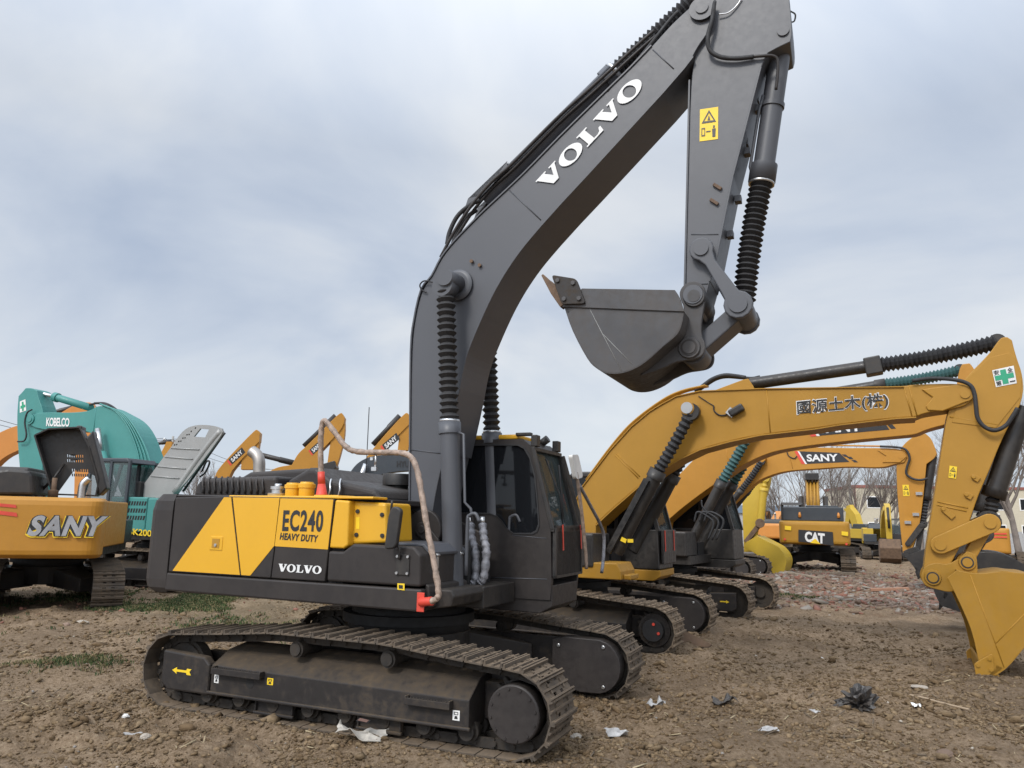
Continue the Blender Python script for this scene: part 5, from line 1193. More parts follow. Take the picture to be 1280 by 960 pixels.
# hoods
m = MB(); P = [SL.onx(*p, -1.9) for p in ((-10, 592), (20, 588), (46, 590), (49, 596), (50, 619), (-10, 619))]
m.add([(-2.4, y, z) for y, z in P]+[(-1.2, y, z) for y, z in P], [tuple(range(6)), tuple(range(11, 5, -1))]+[(i, i+6, (i+1) % 6+6, (i+1) % 6) for i in range(6)]); m.build('engine_hood', M['black'], sl_, .05)
hp_ = [SL.onx(*p, -1.4) for p in ((71, 618), (49, 546), (66, 538), (104, 536), (117, 562), (128, 600), (124, 620))]
holes = []
for r_ in range(4):
    for k in range(8):
        cx, cy = 84+k*2.7+(r_ > 1)*6, (568, 574, 586, 592)[r_]+k*.1
        holes.append([SL.onx(cx+dx_, cy+dy_, -1.4) for dx_, dy_ in ((0, 0), (1.3, 0), (1.5, 3.6), (.4, 3.4))])
v, f = fillshape([hp_]+holes); m = MB(); m.add([(-1.4, y, z) for y, z in v], f); hd_ = m.build('open_hood', M['black'], sl_); sdf = hd_.modifiers.new('thick', 'SOLIDIFY'); sdf.thickness = .03
m = MB(); n_ = len(hp_)
for i in range(n_):
    a, b_ = hp_[i], hp_[(i+1) % n_]; m.bar((-1.58, a[0], a[1]), (-1.58, b_[0], b_[1]), .34, .03, up=(1, 0, 0))
m.build('hood_rim', M['black'], hd_)
q = SL.onx(104, 536, -1.5); m = MB(); m.box(-1.7, -1.3, q[0]-.02, q[0]+.1, q[1]-.05, q[1]+.05)
m.build('hood_latch', M['black'], hd_, .03)
P = [SL.onx(*p, -1.75) for p in ((116, 538), (134, 610), (124, 620), (107, 548))]; m = MB(); m.add([(-1.75, y, z) for y, z in P]+[(-1.35, y, z) for y, z in P], [(0, 1, 2, 3), (7, 6, 5, 4), (0, 4, 5, 1), (1, 5, 6, 2), (2, 6, 7, 3), (3, 7, 4, 0)]); m.build('hood_flank', M['black'], hd_, .03)
q = SL.onx(101, 621, -1.9); m = MB(); m.tube(spline([(-1.9, q[0], q[1]-.1), (-1.9, q[0], q[1]+.15), (-1.9, q[0]-.02, q[1]+.28), (-1.9, q[0]-.12, q[1]+.40)], 5), .075, 14); m.build('exhaust_pipe', M['steel'], sl_)
q = SL.onx(66, 620, -1.9); m = MB(); m.lathe((-1.9, q[0], q[1]-.05), (-1.9, q[0], q[1]+.38), [(0, .1), (.4, .1), (.42, .05), (1, .05)], 12); m.build('filler_neck', M['rust'], sl_)
m = MB(); m.tube([FXo(SL, 50, 615, -1.6), FXo(SL, 68, 597, -1.6), FXo(SL, 80, 580, -1.5)], .03, 8); m.build('hood_stay', M['black'], sl_)

# ---- teal machine
KB = Frame(-9.9, 22.6, 0, R(165), 1.15)
kb = root('excavator', KB, 'teal excavator behind the left machine with boom folded over and grey hood opened', 'excavator', GRP)
add_tracks(kb, mat=M['trackdust']); add_carbody(kb, M['under']); simple_upper(kb, M['teal'], M['hyl'], hood=False, zt=2.15)
kc = simple_cab(kb, M['hyl'], glass='glass_clear', roofz=3.05, xr=.2)
m = MB(); m.box(-.34, .72, .9, 1.35, 1.3, 2.12); lfp = m.build('left_front_panel', M['teal'], kb, .03)
btl = [(37, 519), (54, 515), (87, 516), (112, 514), (122, 507), (132, 508), (145, 515), (162, 524), (175, 542), (184, 568), (192, 590), (196, 640), (160, 640), (140, 590), (127, 560), (118, 545), (107, 537.5), (62, 538), (45, 535), (37, 531)]
bo, ao = boomset(KB, kb, M['teal'], btl, y=.3, side=1, arm=[(23, 495), (27, 491), (32, 485), (40, 485), (46, 488), (48, 498), (54, 513), (55, 535), (53, 560), (53, 600), (52, 640), (27, 640), (26, 600), (22, 555), (21, 520)], seams=[[(120, 508), (117, 541)]], pins=[((38, 524), .14)])
v, f = textmesh('KOBELCO', .03, .9); m = MB(); place2d(v, f, KB.p3(58, 533, .3), KB.p3(87, 533.5, .3), KB.p3(58.5, 522, .3), m); m.v = [(a, b_+.012, c) for a, b_, c in m.v]; m.build('lettering', M['letter'], bo)
s_ = decal(KB, .24, [(25, 516), (33, 513), (32, 499), (25, 502)], M['letter'], ao, 'safety_sign', .006)
decal(KB, .24, [(28, 514), (30, 513.3), (30, 509.5), (32, 508.8), (32, 505.5), (30, 506.3), (29.5, 502), (27.5, 502.6), (27.7, 507), (26, 507.6), (26, 511), (28, 510.3)], M['green'], s_, 'green_cross', .012)
for k, off in enumerate((0, 5, 10, 15)):
    hose(KB, bo, [(125+off*.6, 505+off*.25), (140+off*.6, 511+off*.2), (152+off*.5, 522), (163+off*.6, 540), (172+off*.8, 565), (176+off, 590)], .32-.0*k, .022, M['teal'], 'hydraulic_pipe')
hose(KB, bo, [(112, 506), (122, 504), (132, 506), (142, 513), (152, 520)], .2, .03); hose(KB, bo, [(118, 504), (130, 504), (140, 508), (150, 516)], .05, .03)
hose(KB, bo, [(40, 512), (34, 516), (31, 528), (33, 543), (30, 551), (22, 552)], .34, .022)
a, b_, c = [set3(KB.p3(*p, 0), 0) for p in ((114, 510), (68, 496), (41, 489))]
m = MB(); m.lathe(a, b_, [(0, .10), (.9, .10), (.9, .13), (1, .13)], 18); ac_ = m.build('arm_cylinder', M['teal'], kb); m = MB(); m.cyl(b_, c, .055, n=14); m.build('rod', M['steel'], ac_)
a, b_, c = [set3(KB.p3(*p, .5), .5) for p in ((140, 615), (127, 566), (122, 536))]
m = MB(); m.cyl(a, b_, .11, n=16); ac_ = m.build('boom_cylinder', M['teal'], kb); m = MB(); m.cyl(b_, c, .07, n=14); m.build('rod', M['steel'], ac_)
# side grille and lettering on the teal flank
lp = [c for c in kb.children if c.name.startswith('left_side_panel')][0]
for r_ in range(3):
    for k in range(12):
        x, z = .55-k*.075, 2.02-r_*.17
        m = MB(); m.add([(x, 1.352, z), (x-.05, 1.352, z), (x-.05+.02, 1.352, z-.10), (x+.02, 1.352, z-.10)], [(0, 1, 2, 3)]); m.build('grille_slot', M['interior'], lp)
v, f = textmesh('SK200', .02); m = MB(); place2d(v, f, KB.p3(161, 668, 1.36), KB.p3(189, 671, 1.36), KB.p3(161.5, 660, 1.36), m); m.build('lettering', M['decal_yellow'], lp)
# opened hood: ribbed curved panel
hpx = [(173, 617), (217, 557), (231, 537), (247, 531), (268, 532), (279, 536), (280, 540), (276, 548), (226, 615), (205, 622), (187, 624), (178, 622)]
Yh = 1.0
hw_ = [KB.on(*p, Yh) for p in ((252, 536), (263, 537), (258, 547), (244, 546))]
holes = [hw_]
for r_ in range(6):
    for k in range(6):
        cx, cy = 247-r_*5.2-k*2.6+1, 534+r_*4.2+k*.4
        if 238-r_*5 < cx-6 and cx < 247-r_*4.5: holes.append([KB.on(cx+dx_, cy+dy_, Yh) for dx_, dy_ in ((0, 0), (1.8, .1), (1.2, 2.0), (-.6, 1.9))])
v, f = fillshape([soft(KB.poly(hpx, Yh))]+holes); m = MB(); m.add([(x, Yh, z) for x, z in v], f); oh = m.build('open_hood', M['silver'], kb); sdf = oh.modifiers.new('thick', 'SOLIDIFY'); sdf.thickness = .05
for y0, y1 in (((214, 560), (249, 562)), ((206, 571), (241, 574)), ((197, 583), (232, 586)), ((189, 595), (224, 598))):
    seam(KB, Yh+.055, [y0, y1], oh, M['silver'], .018, 'pressed_rib')
m = MB(); m.tube(spline([KB.p3(*p, Yh) for p in ((277, 538), (262, 556), (240, 586), (219, 616))], 4), .085, 12); m.build('rolled_edge', M['silver'], oh)
m = MB(); m.tube([KB.p3(*p, Yh-.15) for p in ((281, 541), (229, 614))], .03, 8); m.build('hood_frame', M['black'], oh)
m = MB(); m.tube(spline([KB.p3(*p, .2) for p in ((252, 590), (258, 577), (262, 578), (257, 590), (250, 596))], 4), .025, 8); m.build('grab_rail', M['black'], kb)

# ---- background booms
def far_machine(x, y, yaw, label, pm, boom, arm, armcyl=None, text=None, bkt=None, side=-1, deck=True, sc=1.0):
    fr = Frame(x, y, 0, yaw, sc); rt = root('excavator', fr, label, 'excavator', GRP)
    bo, ao = boomset(fr, rt, pm, boom, y=.3, side=side, arm=arm)
    if text:
        mt, p0, p1, pt, s = text; v, f = textmesh(s, .03); m = MB(); place2d(v, f, fr.p3(*p0, side*.3), fr.p3(*p1, side*.3), fr.p3(*pt, side*.3), m); m.v = [(a, b_+side*.02, c) for a, b_, c in m.v]; m.build('lettering', M[mt], bo)
        if mt == 'letter':
            e = Vector((p1[0]-p0[0], p1[1]-p0[1])); u = Vector((pt[0]-p0[0], pt[1]-p0[1])); P = [Vector(p0)-e*.12-u*.25, Vector(p0)+e*1.15-u*.25, Vector(p0)+e*1.15+u*1.25, Vector(p0)-e*.12+u*1.25]
            decal(fr, side*.3, [tuple(q) for q in P], M['decal_black'], bo, 'boom_sticker', .006)
            P2 = [Vector(p0)-e*.28-u*.25, Vector(p0)-e*.14-u*.25, Vector(p0)-e*.14+u*1.25, Vector(p0)-e*.28+u*1.25]; decal(fr, side*.3, [tuple(q) for q in P2], M['red'], bo, 'sticker_stripe', .007)
    if armcyl:
        a, b_ = fr.p3(*armcyl[0], 0), fr.p3(*armcyl[1], 0); m = MB(); m.lathe(a, b_, [(0, .12), (.6, .12), (.6, .14), (1, .14)], 12); m.build('arm_cylinder', M['black'], rt)
    if bkt:
        m = MB(); m.prism(fr.poly(bkt, 0), -.6, .6); m.build('bucket', M['black'], rt, .02)
    if deck:
        simple_upper(rt, pm, M['black']); simple_cab(rt, M['black']); add_tracks(rt, mat=M['track']); add_carbody(rt, M['under'])
    return fr, rt, bo
far_machine(-14.5, 36, R(8), 'far amber excavator behind the open grey hood with boom rising to the right', M['gold2'], [(262, 640), (266, 605), (270, 590), (285, 572), (318, 538), (321, 537), (325, 541), (324, 552), (300, 576), (284, 596), (282, 640)], [(301, 587), (303, 564), (312, 560), (322, 541), (325, 542), (323, 562), (316, 587)], ((315, 566), (372, 580)), ('letter', (291, 578), (304, 566), (288, 574), 'SANY'))
far_machine(-11.2, 33, R(6), 'far amber excavator behind the handrail with arm hanging from its boom tip', M['gold2'], [(330, 640), (333, 592), (345, 584), (365, 581), (372, 567), (385, 556), (422, 518), (427, 516), (431, 522), (429, 535), (400, 565), (397, 592), (360, 592), (350, 640)], [(408, 588), (413, 550), (420, 530), (428, 517), (431, 522), (431, 545), (425, 570), (419, 588)], ((380, 558), (420, 520)), ('letter', (392, 566), (402, 557), (389, 562), 'SANY'), bkt=[(402, 582), (420, 577), (422, 585), (414, 597), (407, 597)])
far_machine(-8.4, 34, R(5), 'far amber excavator just left of the big boom with a short visible tip', M['gold2'], [(440, 640), (445, 590), (468, 558), (505, 517), (509, 516), (513, 520), (512, 530), (490, 552), (470, 580), (462, 640)], [(497, 563), (500, 535), (508, 517), (513, 520), (513, 545), (510, 563)], ((466, 556), (500, 520)), ('letter', (483, 561), (497, 549), (480, 556), 'SANY'))
fh = far_machine(-6.0, 27, R(3), 'dark slate excavator with a low arched boom behind the handrail', M['hyl'], [(434, 640), (434, 598), (440, 586), (450, 576), (467, 569), (500, 568), (540, 570), (600, 575), (600, 592), (540, 588), (512, 588), (482, 591), (464, 598), (453, 610), (452, 640)], None, None, ('rubber', (496, 584), (530, 584), (496, 576), 'HYUNDAI'))
m = MB(); a, b_ = fh[0].p3(447, 608, -.5), fh[0].p3(457, 580, -.5); m.cyl(a, b_, .09, n=12); m.build('boom_cylinder', M['steel'], fh[1])
far_machine(-25, 52, R(185), 'distant amber excavator seen small between the teal boom and grey hood', M['gold2'], [(190, 640), (190, 583), (202, 565), (208, 552), (215, 552), (214, 562), (204, 580), (202, 640)], [(200, 592), (206, 560), (215, 553), (216, 570), (208, 592)], ((184, 556), (214, 552)), None, side=1)
far_machine(-27, 40, R(6), 'orange excavator at the far left edge crossing behind the teal arm', M['orange'], [(-60, 640), (-55, 590), (-25, 555), (0, 540), (22, 531), (60, 526), (97, 503), (112, 503), (118, 510), (112, 520), (70, 544), (24, 562), (0, 574), (-20, 600), (-30, 640)], [(92, 640), (95, 520), (108, 503), (118, 510), (112, 560), (108, 640)], ((40, 522), (98, 508)), None)

# ---- building behind the trees, poles, wires, trees
BD = Frame(38, 84, 0, R(-8)); bd = root('building', BD, 'cream two storey industrial building with red trim behind the bare trees', 'building')
m = MB(); m.box(0, 26, 0, 12, 0, 6.2); m.build('wall', plain('cream_wall', (.52, .47, .36), .8), bd)
m = MB(); m.box(-.1, 26.1, -.1, 12.1, 6.2, 6.5); m.build('roof_edge', plain('red_trim', (.25, .09, .07), .7), bd)
for x in (0, 6.5, 13, 19.5): 
    m = MB(); m.box(x-.1, x+.1, -.06, 0, 0, 6.2); m.build('red_post', plain('red_trim', (.25, .09, .07), .7), bd)
for r_ in range(2):
    for k in range(8):
        m = MB(); m.box(1.2+k*3.1, 2.8+k*3.1, -.03, .02, 1.2+r_*2.8, 2.5+r_*2.8); w_ = m.build('window', M['white'], bd); m = MB(); m.box(1.3+k*3.1, 2.7+k*3.1, -.045, -.031, 1.3+r_*2.8, 2.4+r_*2.8); m.build('pane', M['glass'], w_)
BW_ = Frame(12, 100, 0, R(2)); bw = root('warehouse', BW_, 'long low pale warehouse far behind the yard', 'building')
m = MB(); m.box(0, 34, 0, 15, 0, 3.4); m.build('wall', plain('grey_wall', (.40, .40, .40), .8), bw); m = MB(); m.prism([(-.4, 3.4), (34.4, 3.4), (33, 4.4), (1, 4.4)], -.3, 15.3); m.build('roof', plain('blue_roof', (.16, .22, .30), .6), bw)
def pole(px, py_top, dist, label, arms=1):
    d = ray(px, 640); k = dist/d.y; x = CO.x+d.x*k; dt = ray(px, py_top); h = HC+dt.z*dist/dt.y
    rt = bpy.data.objects.new('utility_pole', None); C.objects.link(rt); rt.location = (x, dist, 0); tag(rt, label, 'utility pole', 'utility poles beyond the yard')
    m = MB(); m.tube([(0, 0, 0), (0, 0, h)], [.16, .10], 10); m.build('pole', plain('concrete_pole', (.30, .29, .27), .9), rt)
    for k in range(arms):
        m = MB(); m.box(-.9, .9, -.05, .05, h-.5-k*.8, h-.38-k*.8); m.build('cross_arm', M['rust'], rt)
        for xx in (-.8, 0, .8):
            m = MB(); m.lathe((xx, 0, h-.38-k*.8), (xx, 0, h-.15-k*.8), [(0, .05), (.5, .08), (1, .03)], 8); m.build('insulator', M['white'], rt)
    return Vector((x, dist, h))
pa = pole(207, 545, 70, 'utility pole with cross arm far behind the opened grey hood')
pb_ = pole(-60, 512, 62, 'utility pole beyond the left edge of the yard')
pc = pole(362, 583, 110, 'distant utility pole behind the engine hood'); pd = pole(700, 640, 200, 'farthest utility pole hidden low at the centre')
pe = pole(1064, 566, 75, 'tall pole standing between the bare trees at right', 0); pf = pole(1084, 597, 90, 'shorter mast right of the tall pole', 0); pg = pole(1022, 610, 80, 'slim mast behind the tan excavator', 0)
def wire(a, b_, sag, label):
    m = MB(); m.tube([a.lerp(b_, i/16)+Vector((0, 0, -sag*4*(i/16)*(1-i/16))) for i in range(17)], .022, 4, False); o = m.build('power_line', plain('wire', (.08, .08, .08), .6)); tag(o, label, 'wire', 'wires between the poles')
for dx_ in (-.8, .8):
    wire(pb_+Vector((dx_, 0, -.2)), pa+Vector((dx_, 0, -.2)), 1.0, 'overhead wires running above the teal excavator'); wire(pa+Vector((dx_, 0, -.2)), pc+Vector((dx_, 0, -.2)), 1.2, 'overhead wires running behind the amber boom tips')
def bare_tree(x, y, h, seed, label, name='bare_tree', spread=.55):
    rnd = random.Random(seed); rt = bpy.data.objects.new(name, None); C.objects.link(rt); rt.location = (x, y, 0); tag(rt, label, 'tree', 'bare trees beyond the yard')
    tr = MB(); br = MB()
    def grow(p, d, L_, r, lev):
        pts = [p]; q = p; dd = d.copy()
        for i in range(4):
            dd = (dd + Vector((rnd.uniform(-.12, .12), rnd.uniform(-.12, .12), rnd.uniform(-.02, .10)))).normalized(); q = q+dd*L_/4; pts.append(q)
        mb = tr if lev == 0 else br
        mb.tube(pts, [r*(1-.55*i/4) for i in range(5)], 7 if lev == 0 else (4 if lev < 3 else 3), False)
        if lev >= 4 or r < .006: return
        n = 8 if lev == 0 else 4 if lev < 3 else 3
        for k in range(n):
            t = rnd.uniform(.35 if lev == 0 else .25, 1.0); i = min(3, int(t*4)); pp = pts[i].lerp(pts[i+1], t*4-i)
            az = rnd.uniform(0, 6.28); tilt = rnd.uniform(.35, .85)*spread*1.6
            nd = (dd + Vector((math.cos(az), math.sin(az), 0))*tilt).normalized()
            grow(pp, nd, L_*rnd.uniform(.50, .72), max(.0075, r*.48*(1.2-t*.5)), lev+1)
        grow(pts[-1], dd, L_*.6, max(.0075, r*.45), lev+1)
    grow(Vector((0, 0, 0)), Vector((0, 0, 1)), h*.45, h*.018, 0)
    bark = paint('tree_bark', (.20, .17, .15), .9, .3, var=.25)
    t_ = tr.build('trunk', bark, rt); br.build('crown', bark, rt); return rt
def tree_at(px, dist, h, seed, label):
    d = ray(px, 650); k = dist/d.y; return bare_tree(d.x*k, dist, h, seed, label)
TL = [(975, 62, 7.5, 'bare tree left of the tan excavator'), (1000, 66, 9, 'bare tree right behind the black engine cover'), (1045, 60, 9.5, 'broad bare tree right of the tan excavator boom'), (1066, 70, 9, 'slender bare tree beside the tall pole'),
      (1098, 58, 8.5, 'bare tree in front of the cream building'), (1114, 74, 10, 'bare tree right against the amber arm'), (1150, 66, 10, 'bare tree between the amber and golden arms'), (1245, 52, 11, 'bare tree behind the golden bucket cylinder'),
      (1272, 46, 12, 'tall bare tree at the right edge'), (1300, 56, 12, 'bare tree just past the right edge'), (330, 80, 7, 'faint bare tree between far amber booms'), (268, 85, 8, 'faint bare tree right of the open grey hood'), (240, 90, 8, 'faint bare tree behind the open grey hood'), (1215, 62, 10, 'bare tree behind the golden arm'), (945, 75, 7, 'bare tree behind the lemon excavator'), (500, 90, 7, 'faint bare tree behind the big boom foot')]
for i, (px, dist, h, lb) in enumerate(TL): tree_at(px, dist, h, 100+i, lb)
# distant clutter: pipes stack and low wall
WLF = Frame(8, 68, 0, R(-3)); m = MB(); m.box(0, 60, 0, .3, 0, 1.7)
for k in range(16): m.box(k*4-.15, k*4+.15, -.08, -.001, 0, 1.85)
wl = m.build('boundary_wall', plain('grey_wall', (.40, .40, .40), .8)); wl.location = WLF.o; wl.rotation_euler = (0, 0, WLF.yaw); tag(wl, 'long low grey boundary wall beyond the parked machines', 'wall')
HEDGE = MB(); rnd = random.Random(5)
for k in range(5):
    d = ray(952+k*3, 690); q = ground(945+k*8, 700); m = MB(); m.tube([(0, 0, .15+.22*(k % 3)), (3.5, .5, .15+.22*(k % 3))], .14, 14); o = m.build('steel_pipe', M['exhaust']); o.location = (q.x-2.2, q.y+4+k*.3, 0)
    tag(o, ('lowest', 'second', 'top', 'short lower', 'rear')[k]+' grey pipe stacked behind the yellow bucket', 'pipe', 'pipes stacked on the ground')
FLATL = [(H, 2.55, .34)] + [(f, 2.5, .34) for f in (G, S3, S4, K, CT, SL, KB)]
# ------------------------------------------------------------------ ground
def vnoise(x, y, s, seed):
    rs = np.random.RandomState(seed); T = rs.rand(256, 256)
    xs_, ys_ = x/s, y/s; xi = np.floor(xs_).astype(int); yi = np.floor(ys_).astype(int); fx_, fy_ = xs_-xi, ys_-yi
    fx_ = fx_*fx_*(3-2*fx_); fy_ = fy_*fy_*(3-2*fy_)
    g = lambda a, b: T[a % 256, b % 256]
    return (g(xi, yi)*(1-fx_)+g(xi+1, yi)*fx_)*(1-fy_)+(g(xi, yi+1)*(1-fx_)+g(xi+1, yi+1)*fx_)*fy_ - .5
FLAT = FLATL
def ground_z(x, y):
    x = np.asarray(x, float); y = np.asarray(y, float)
    a, b = x*.82+y*.57, y*.82-x*.57
    z = .16*vnoise(a, b, 2.7, 1)+.11*vnoise(a, b*1.6, 1.1, 2)+.05*vnoise(a, b*2.2, .5, 12)
    ruts = .05*vnoise(x*.88-y*.47, (x*.47+y*.88)*4, 1.6, 9)
    rough = np.clip(.55+1.1*vnoise(x, y, 3.1, 5), .15, 1.2)
    z = z + ruts + rough*(.10*vnoise(x, y, .42, 3)+.065*np.abs(vnoise(x, y, .19, 4))*2+.045*vnoise(x, y, .085, 6)+.028*vnoise(x, y, .04, 8))
    z = z - .015
    # low heaps
    for hx, hy, hr, hh in HEAPS: z = z + hh*np.exp(-((x-hx)**2+(y-hy)**2)/hr**2)*(1+.9*vnoise(x, y, .3, 11))
    for f, hx, hy in FLAT:
        dx, dy = x-f.o.x, y-f.o.y; u = dx*f.X.x+dy*f.X.y; v = np.abs(dx*f.Y.x+dy*f.Y.y)
        d = np.maximum(np.abs(u)-hx, np.abs(v-1.3)-hy); k = np.clip(d/.22, 0, 1); z = z*k + .022*(1-k) + .075*np.exp(-((d-.20)/.13)**2)*np.clip(.45+1.5*vnoise(x, y, .55, 17), 0, 1)*(d > 0)
    far = np.clip((np.hypot(x, y)-50)/40, 0, 1)
    return z*(1-far)
HEAPS = [(*ground(60, 905)[:2], .5, .14), (*ground(500, 930)[:2], .35, .06), (*ground(840, 905)[:2], .35, .10), (*ground(905, 835)[:2], .6, .06), (*ground(855, 812)[:2], .35, .10), (*ground(980, 940)[:2], .5, .07),
         (*ground(1015, 772)[:2], 1.0, .12), (*ground(1060, 905)[:2], .5, .06), (*ground(30, 840)[:2], .8, .08), (*ground(250, 935)[:2], .4, .07), (*ground(1200, 925)[:2], .6, .09), (*ground(750, 945)[:2], .4, .08)]
def build_ground():
    th = np.concatenate([np.radians(np.linspace(-180, -46, 40))[:-1], np.radians(np.linspace(-46, 46, 560)), np.radians(np.linspace(46, 180, 40))[1:-1]])
    r = np.concatenate([[.5, 1.5, 3], np.geomspace(4.0, 70, 470), [100, 160, 300, 700, 2000, 5000]])
    TT, RR = np.meshgrid(th, r); X = RR*np.sin(TT); Yc = RR*np.cos(TT); Z = ground_z(X, Yc)
    nt_, nr = len(th), len(r)
    v = np.stack([X, Yc, Z], -1).reshape(-1, 3)
    i, j = np.meshgrid(np.arange(nr-1), np.arange(nt_), indexing='ij'); j2 = (j+1) % nt_
    f = np.stack([i*nt_+j, i*nt_+j2, (i+1)*nt_+j2, (i+1)*nt_+j], -1).reshape(-1, 4)[:, ::-1]
    me = bpy.data.meshes.new('ground'); nv = len(v)
    v = np.vstack([v, [[0, 0, 0]]])
    me.vertices.add(len(v)); me.vertices.foreach_set('co', v.ravel())
    tri = [(nv, b, a) for a, b in [(k, (k+1) % nt_) for k in range(nt_)]]
    nl = f.size+3*len(tri); me.loops.add(nl); me.loops.foreach_set('vertex_index', np.concatenate([f.ravel(), np.array(tri).ravel()]))
    me.polygons.add(len(f)+len(tri))
    me.polygons.foreach_set('loop_start', np.concatenate([np.arange(len(f))*4, f.size+np.arange(len(tri))*3]))
    me.polygons.foreach_set('loop_total', np.concatenate([np.full(len(f), 4), np.full(len(tri), 3)]))
    me.update(calc_edges=True); me.validate()
    me.polygons.foreach_set('use_smooth', [True]*len(me.polygons))
    o = bpy.data.objects.new('ground', me); C.objects.link(o); o['kind'] = 'structure'; me.materials.append(groundmat()); return o
def groundmat():
    m, nt, b = nodemat('bare_earth'); L = nt.links
    tc = N(nt, 'ShaderNodeTexCoord')
    def noise(sc, det=8, rough=.65, vec=None):
        n = N(nt, 'ShaderNodeTexNoise'); n.inputs['Scale'].default_value = sc; n.inputs['Detail'].default_value = det; n.inputs['Roughness'].default_value = rough
        L.new(vec or tc.outputs['Object'], n.inputs[0]); return n.outputs[0]
    mp = N(nt, 'ShaderNodeMapping'); mp.inputs['Rotation'].default_value = (0, 0, R(-28)); mp.inputs['Scale'].default_value = (.35, 1.6, 1); L.new(tc.outputs['Object'], mp.inputs[0])
    big = noise(.35); mid = noise(2.2); fine = noise(22, 10, .75); rut = noise(1.0, 7, .7, mp.outputs[0]); grit = noise(70, 6, .8)
    r1 = ramp(nt, [(.50, (.105, .067, .039)), (.64, (.195, .136, .081)), (.75, (.290, .208, .135)), (.90, (.38, .295, .20))])
    a = N(nt, 'ShaderNodeMath', operation='MULTIPLY_ADD'); L.new(fine, a.inputs[0]); a.inputs[1].default_value = .85
    c = N(nt, 'ShaderNodeMath', operation='MULTIPLY_ADD'); L.new(mid, c.inputs[0]); c.inputs[1].default_value = .35
    d = N(nt, 'ShaderNodeMath', operation='MULTIPLY'); L.new(rut, d.inputs[0]); d.inputs[1].default_value = .22
    L.new(d.outputs[0], c.inputs[2]); L.new(c.outputs[0], a.inputs[2])
    L.new(a.outputs[0], r1.inputs[0])
    # dry pale straw flecks
    r2 = ramp(nt, [(.60, 0), (.72, 1)]); L.new(grit, r2.inputs[0])
    m2 = N(nt, 'ShaderNodeMath', operation='MULTIPLY'); L.new(r2.outputs[0], m2.inputs[0]); m2.inputs[1].default_value = .5
    col = mix(nt, m2.outputs[0], r1.outputs[0], (.34, .28, .20))
    # damp darker patches
    r3 = ramp(nt, [(.42, 1), (.58, 0)]); L.new(big, r3.inputs[0]); m3 = N(nt, 'ShaderNodeMath', operation='MULTIPLY'); L.new(r3.outputs[0], m3.inputs[0]); m3.inputs[1].default_value = .40
    col = mix(nt, m3.outputs[0], col, (.075, .052, .034))
    # greenish patches
    sx = N(nt, 'ShaderNodeSeparateXYZ'); L.new(tc.outputs['Object'], sx.inputs[0])
    def zone(cx, cy, rx, ry, soft=.6):
        e = N(nt, 'ShaderNodeVectorMath', operation='SUBTRACT'); L.new(tc.outputs['Object'], e.inputs[0]); e.inputs[1].default_value = (cx, cy, 0)
        e2 = N(nt, 'ShaderNodeVectorMath', operation='MULTIPLY'); L.new(e.outputs[0], e2.inputs[0]); e2.inputs[1].default_value = (1/rx, 1/ry, 0)
        ln = N(nt, 'ShaderNodeVectorMath', operation='LENGTH'); L.new(e2.outputs[0], ln.inputs[0])
        s = N(nt, 'ShaderNodeMath', operation='ADD'); L.new(ln.outputs['Value'], s.inputs[0]); 
        ms = N(nt, 'ShaderNodeMath', operation='MULTIPLY_ADD'); L.new(mid, ms.inputs[0]); ms.inputs[1].default_value = 1.6; ms.inputs[2].default_value = -.8
        L.new(ms.outputs[0], s.inputs[1])
        rr_ = ramp(nt, [(.55, 1), (1.0, 0)]); L.new(s.outputs[0], rr_.inputs[0]); return rr_.outputs[0]
    g1 = zone(-5.5, 16.8, 3.4, 2.6)
    mg = N(nt, 'ShaderNodeMath', operation='MULTIPLY'); L.new(g1, mg.inputs[0]); mg.inputs[1].default_value = .16
    col = mix(nt, mg.outputs[0], col, (.060, .075, .028))
    # brick rubble dust zone
    g2 = zone(10.5, 26, 6.5, 7)
    v = N(nt, 'ShaderNodeTexVoronoi'); v.inputs['Scale'].default_value = 7; L.new(tc.outputs['Object'], v.inputs[0])
    vc = ramp(nt, [(.0, (.25, .11, .075)), (.35, (.22, .14, .10)), (.6, (.30, .24, .19)), (.85, (.16, .10, .075)), (1, (.36, .31, .26))], 'CONSTANT')
    sp = N(nt, 'ShaderNodeSeparateColor'); L.new(v.outputs['Color'], sp.inputs[0]); L.new(sp.outputs[0], vc.inputs[0])
    mg2 = N(nt, 'ShaderNodeMath', operation='MULTIPLY'); L.new(g2, mg2.inputs[0]); mg2.inputs[1].default_value = .35
    col = mix(nt, mg2.outputs[0], col, vc.outputs[0])
    L.new(col, b.inputs['Base Color']); b.inputs['Roughness'].default_value = .95; b.inputs['Specular IOR Level'].default_value = .2
    bp = N(nt, 'ShaderNodeBump'); bp.inputs['Strength'].default_value = 1.0; bp.inputs['Distance'].default_value = .045
    hs = N(nt, 'ShaderNodeMath', operation='MULTIPLY_ADD'); L.new(grit, hs.inputs[0]); hs.inputs[1].default_value = .35; L.new(fine, hs.inputs[2])
    L.new(hs.outputs[0], bp.inputs['Height']); L.new(bp.outputs[0], b.inputs['Normal'])
    return m
GROUND = build_ground()
def gz(x, y): return float(ground_z(np.array([x]), np.array([y]))[0])
def _ico(rs, rough, n=24):
    t = (1+5**.5)/2; v = np.array([(-1,t,0),(1,t,0),(-1,-t,0),(1,-t,0),(0,-1,t),(0,1,t),(0,-1,-t),(0,1,-t),(t,0,-1),(t,0,1),(-t,0,-1),(-t,0,1)]); v /= np.linalg.norm(v, axis=1)[:, None]
    return v[None]*(1+rs.uniform(-rough, rough, (n, 12)))[..., None]
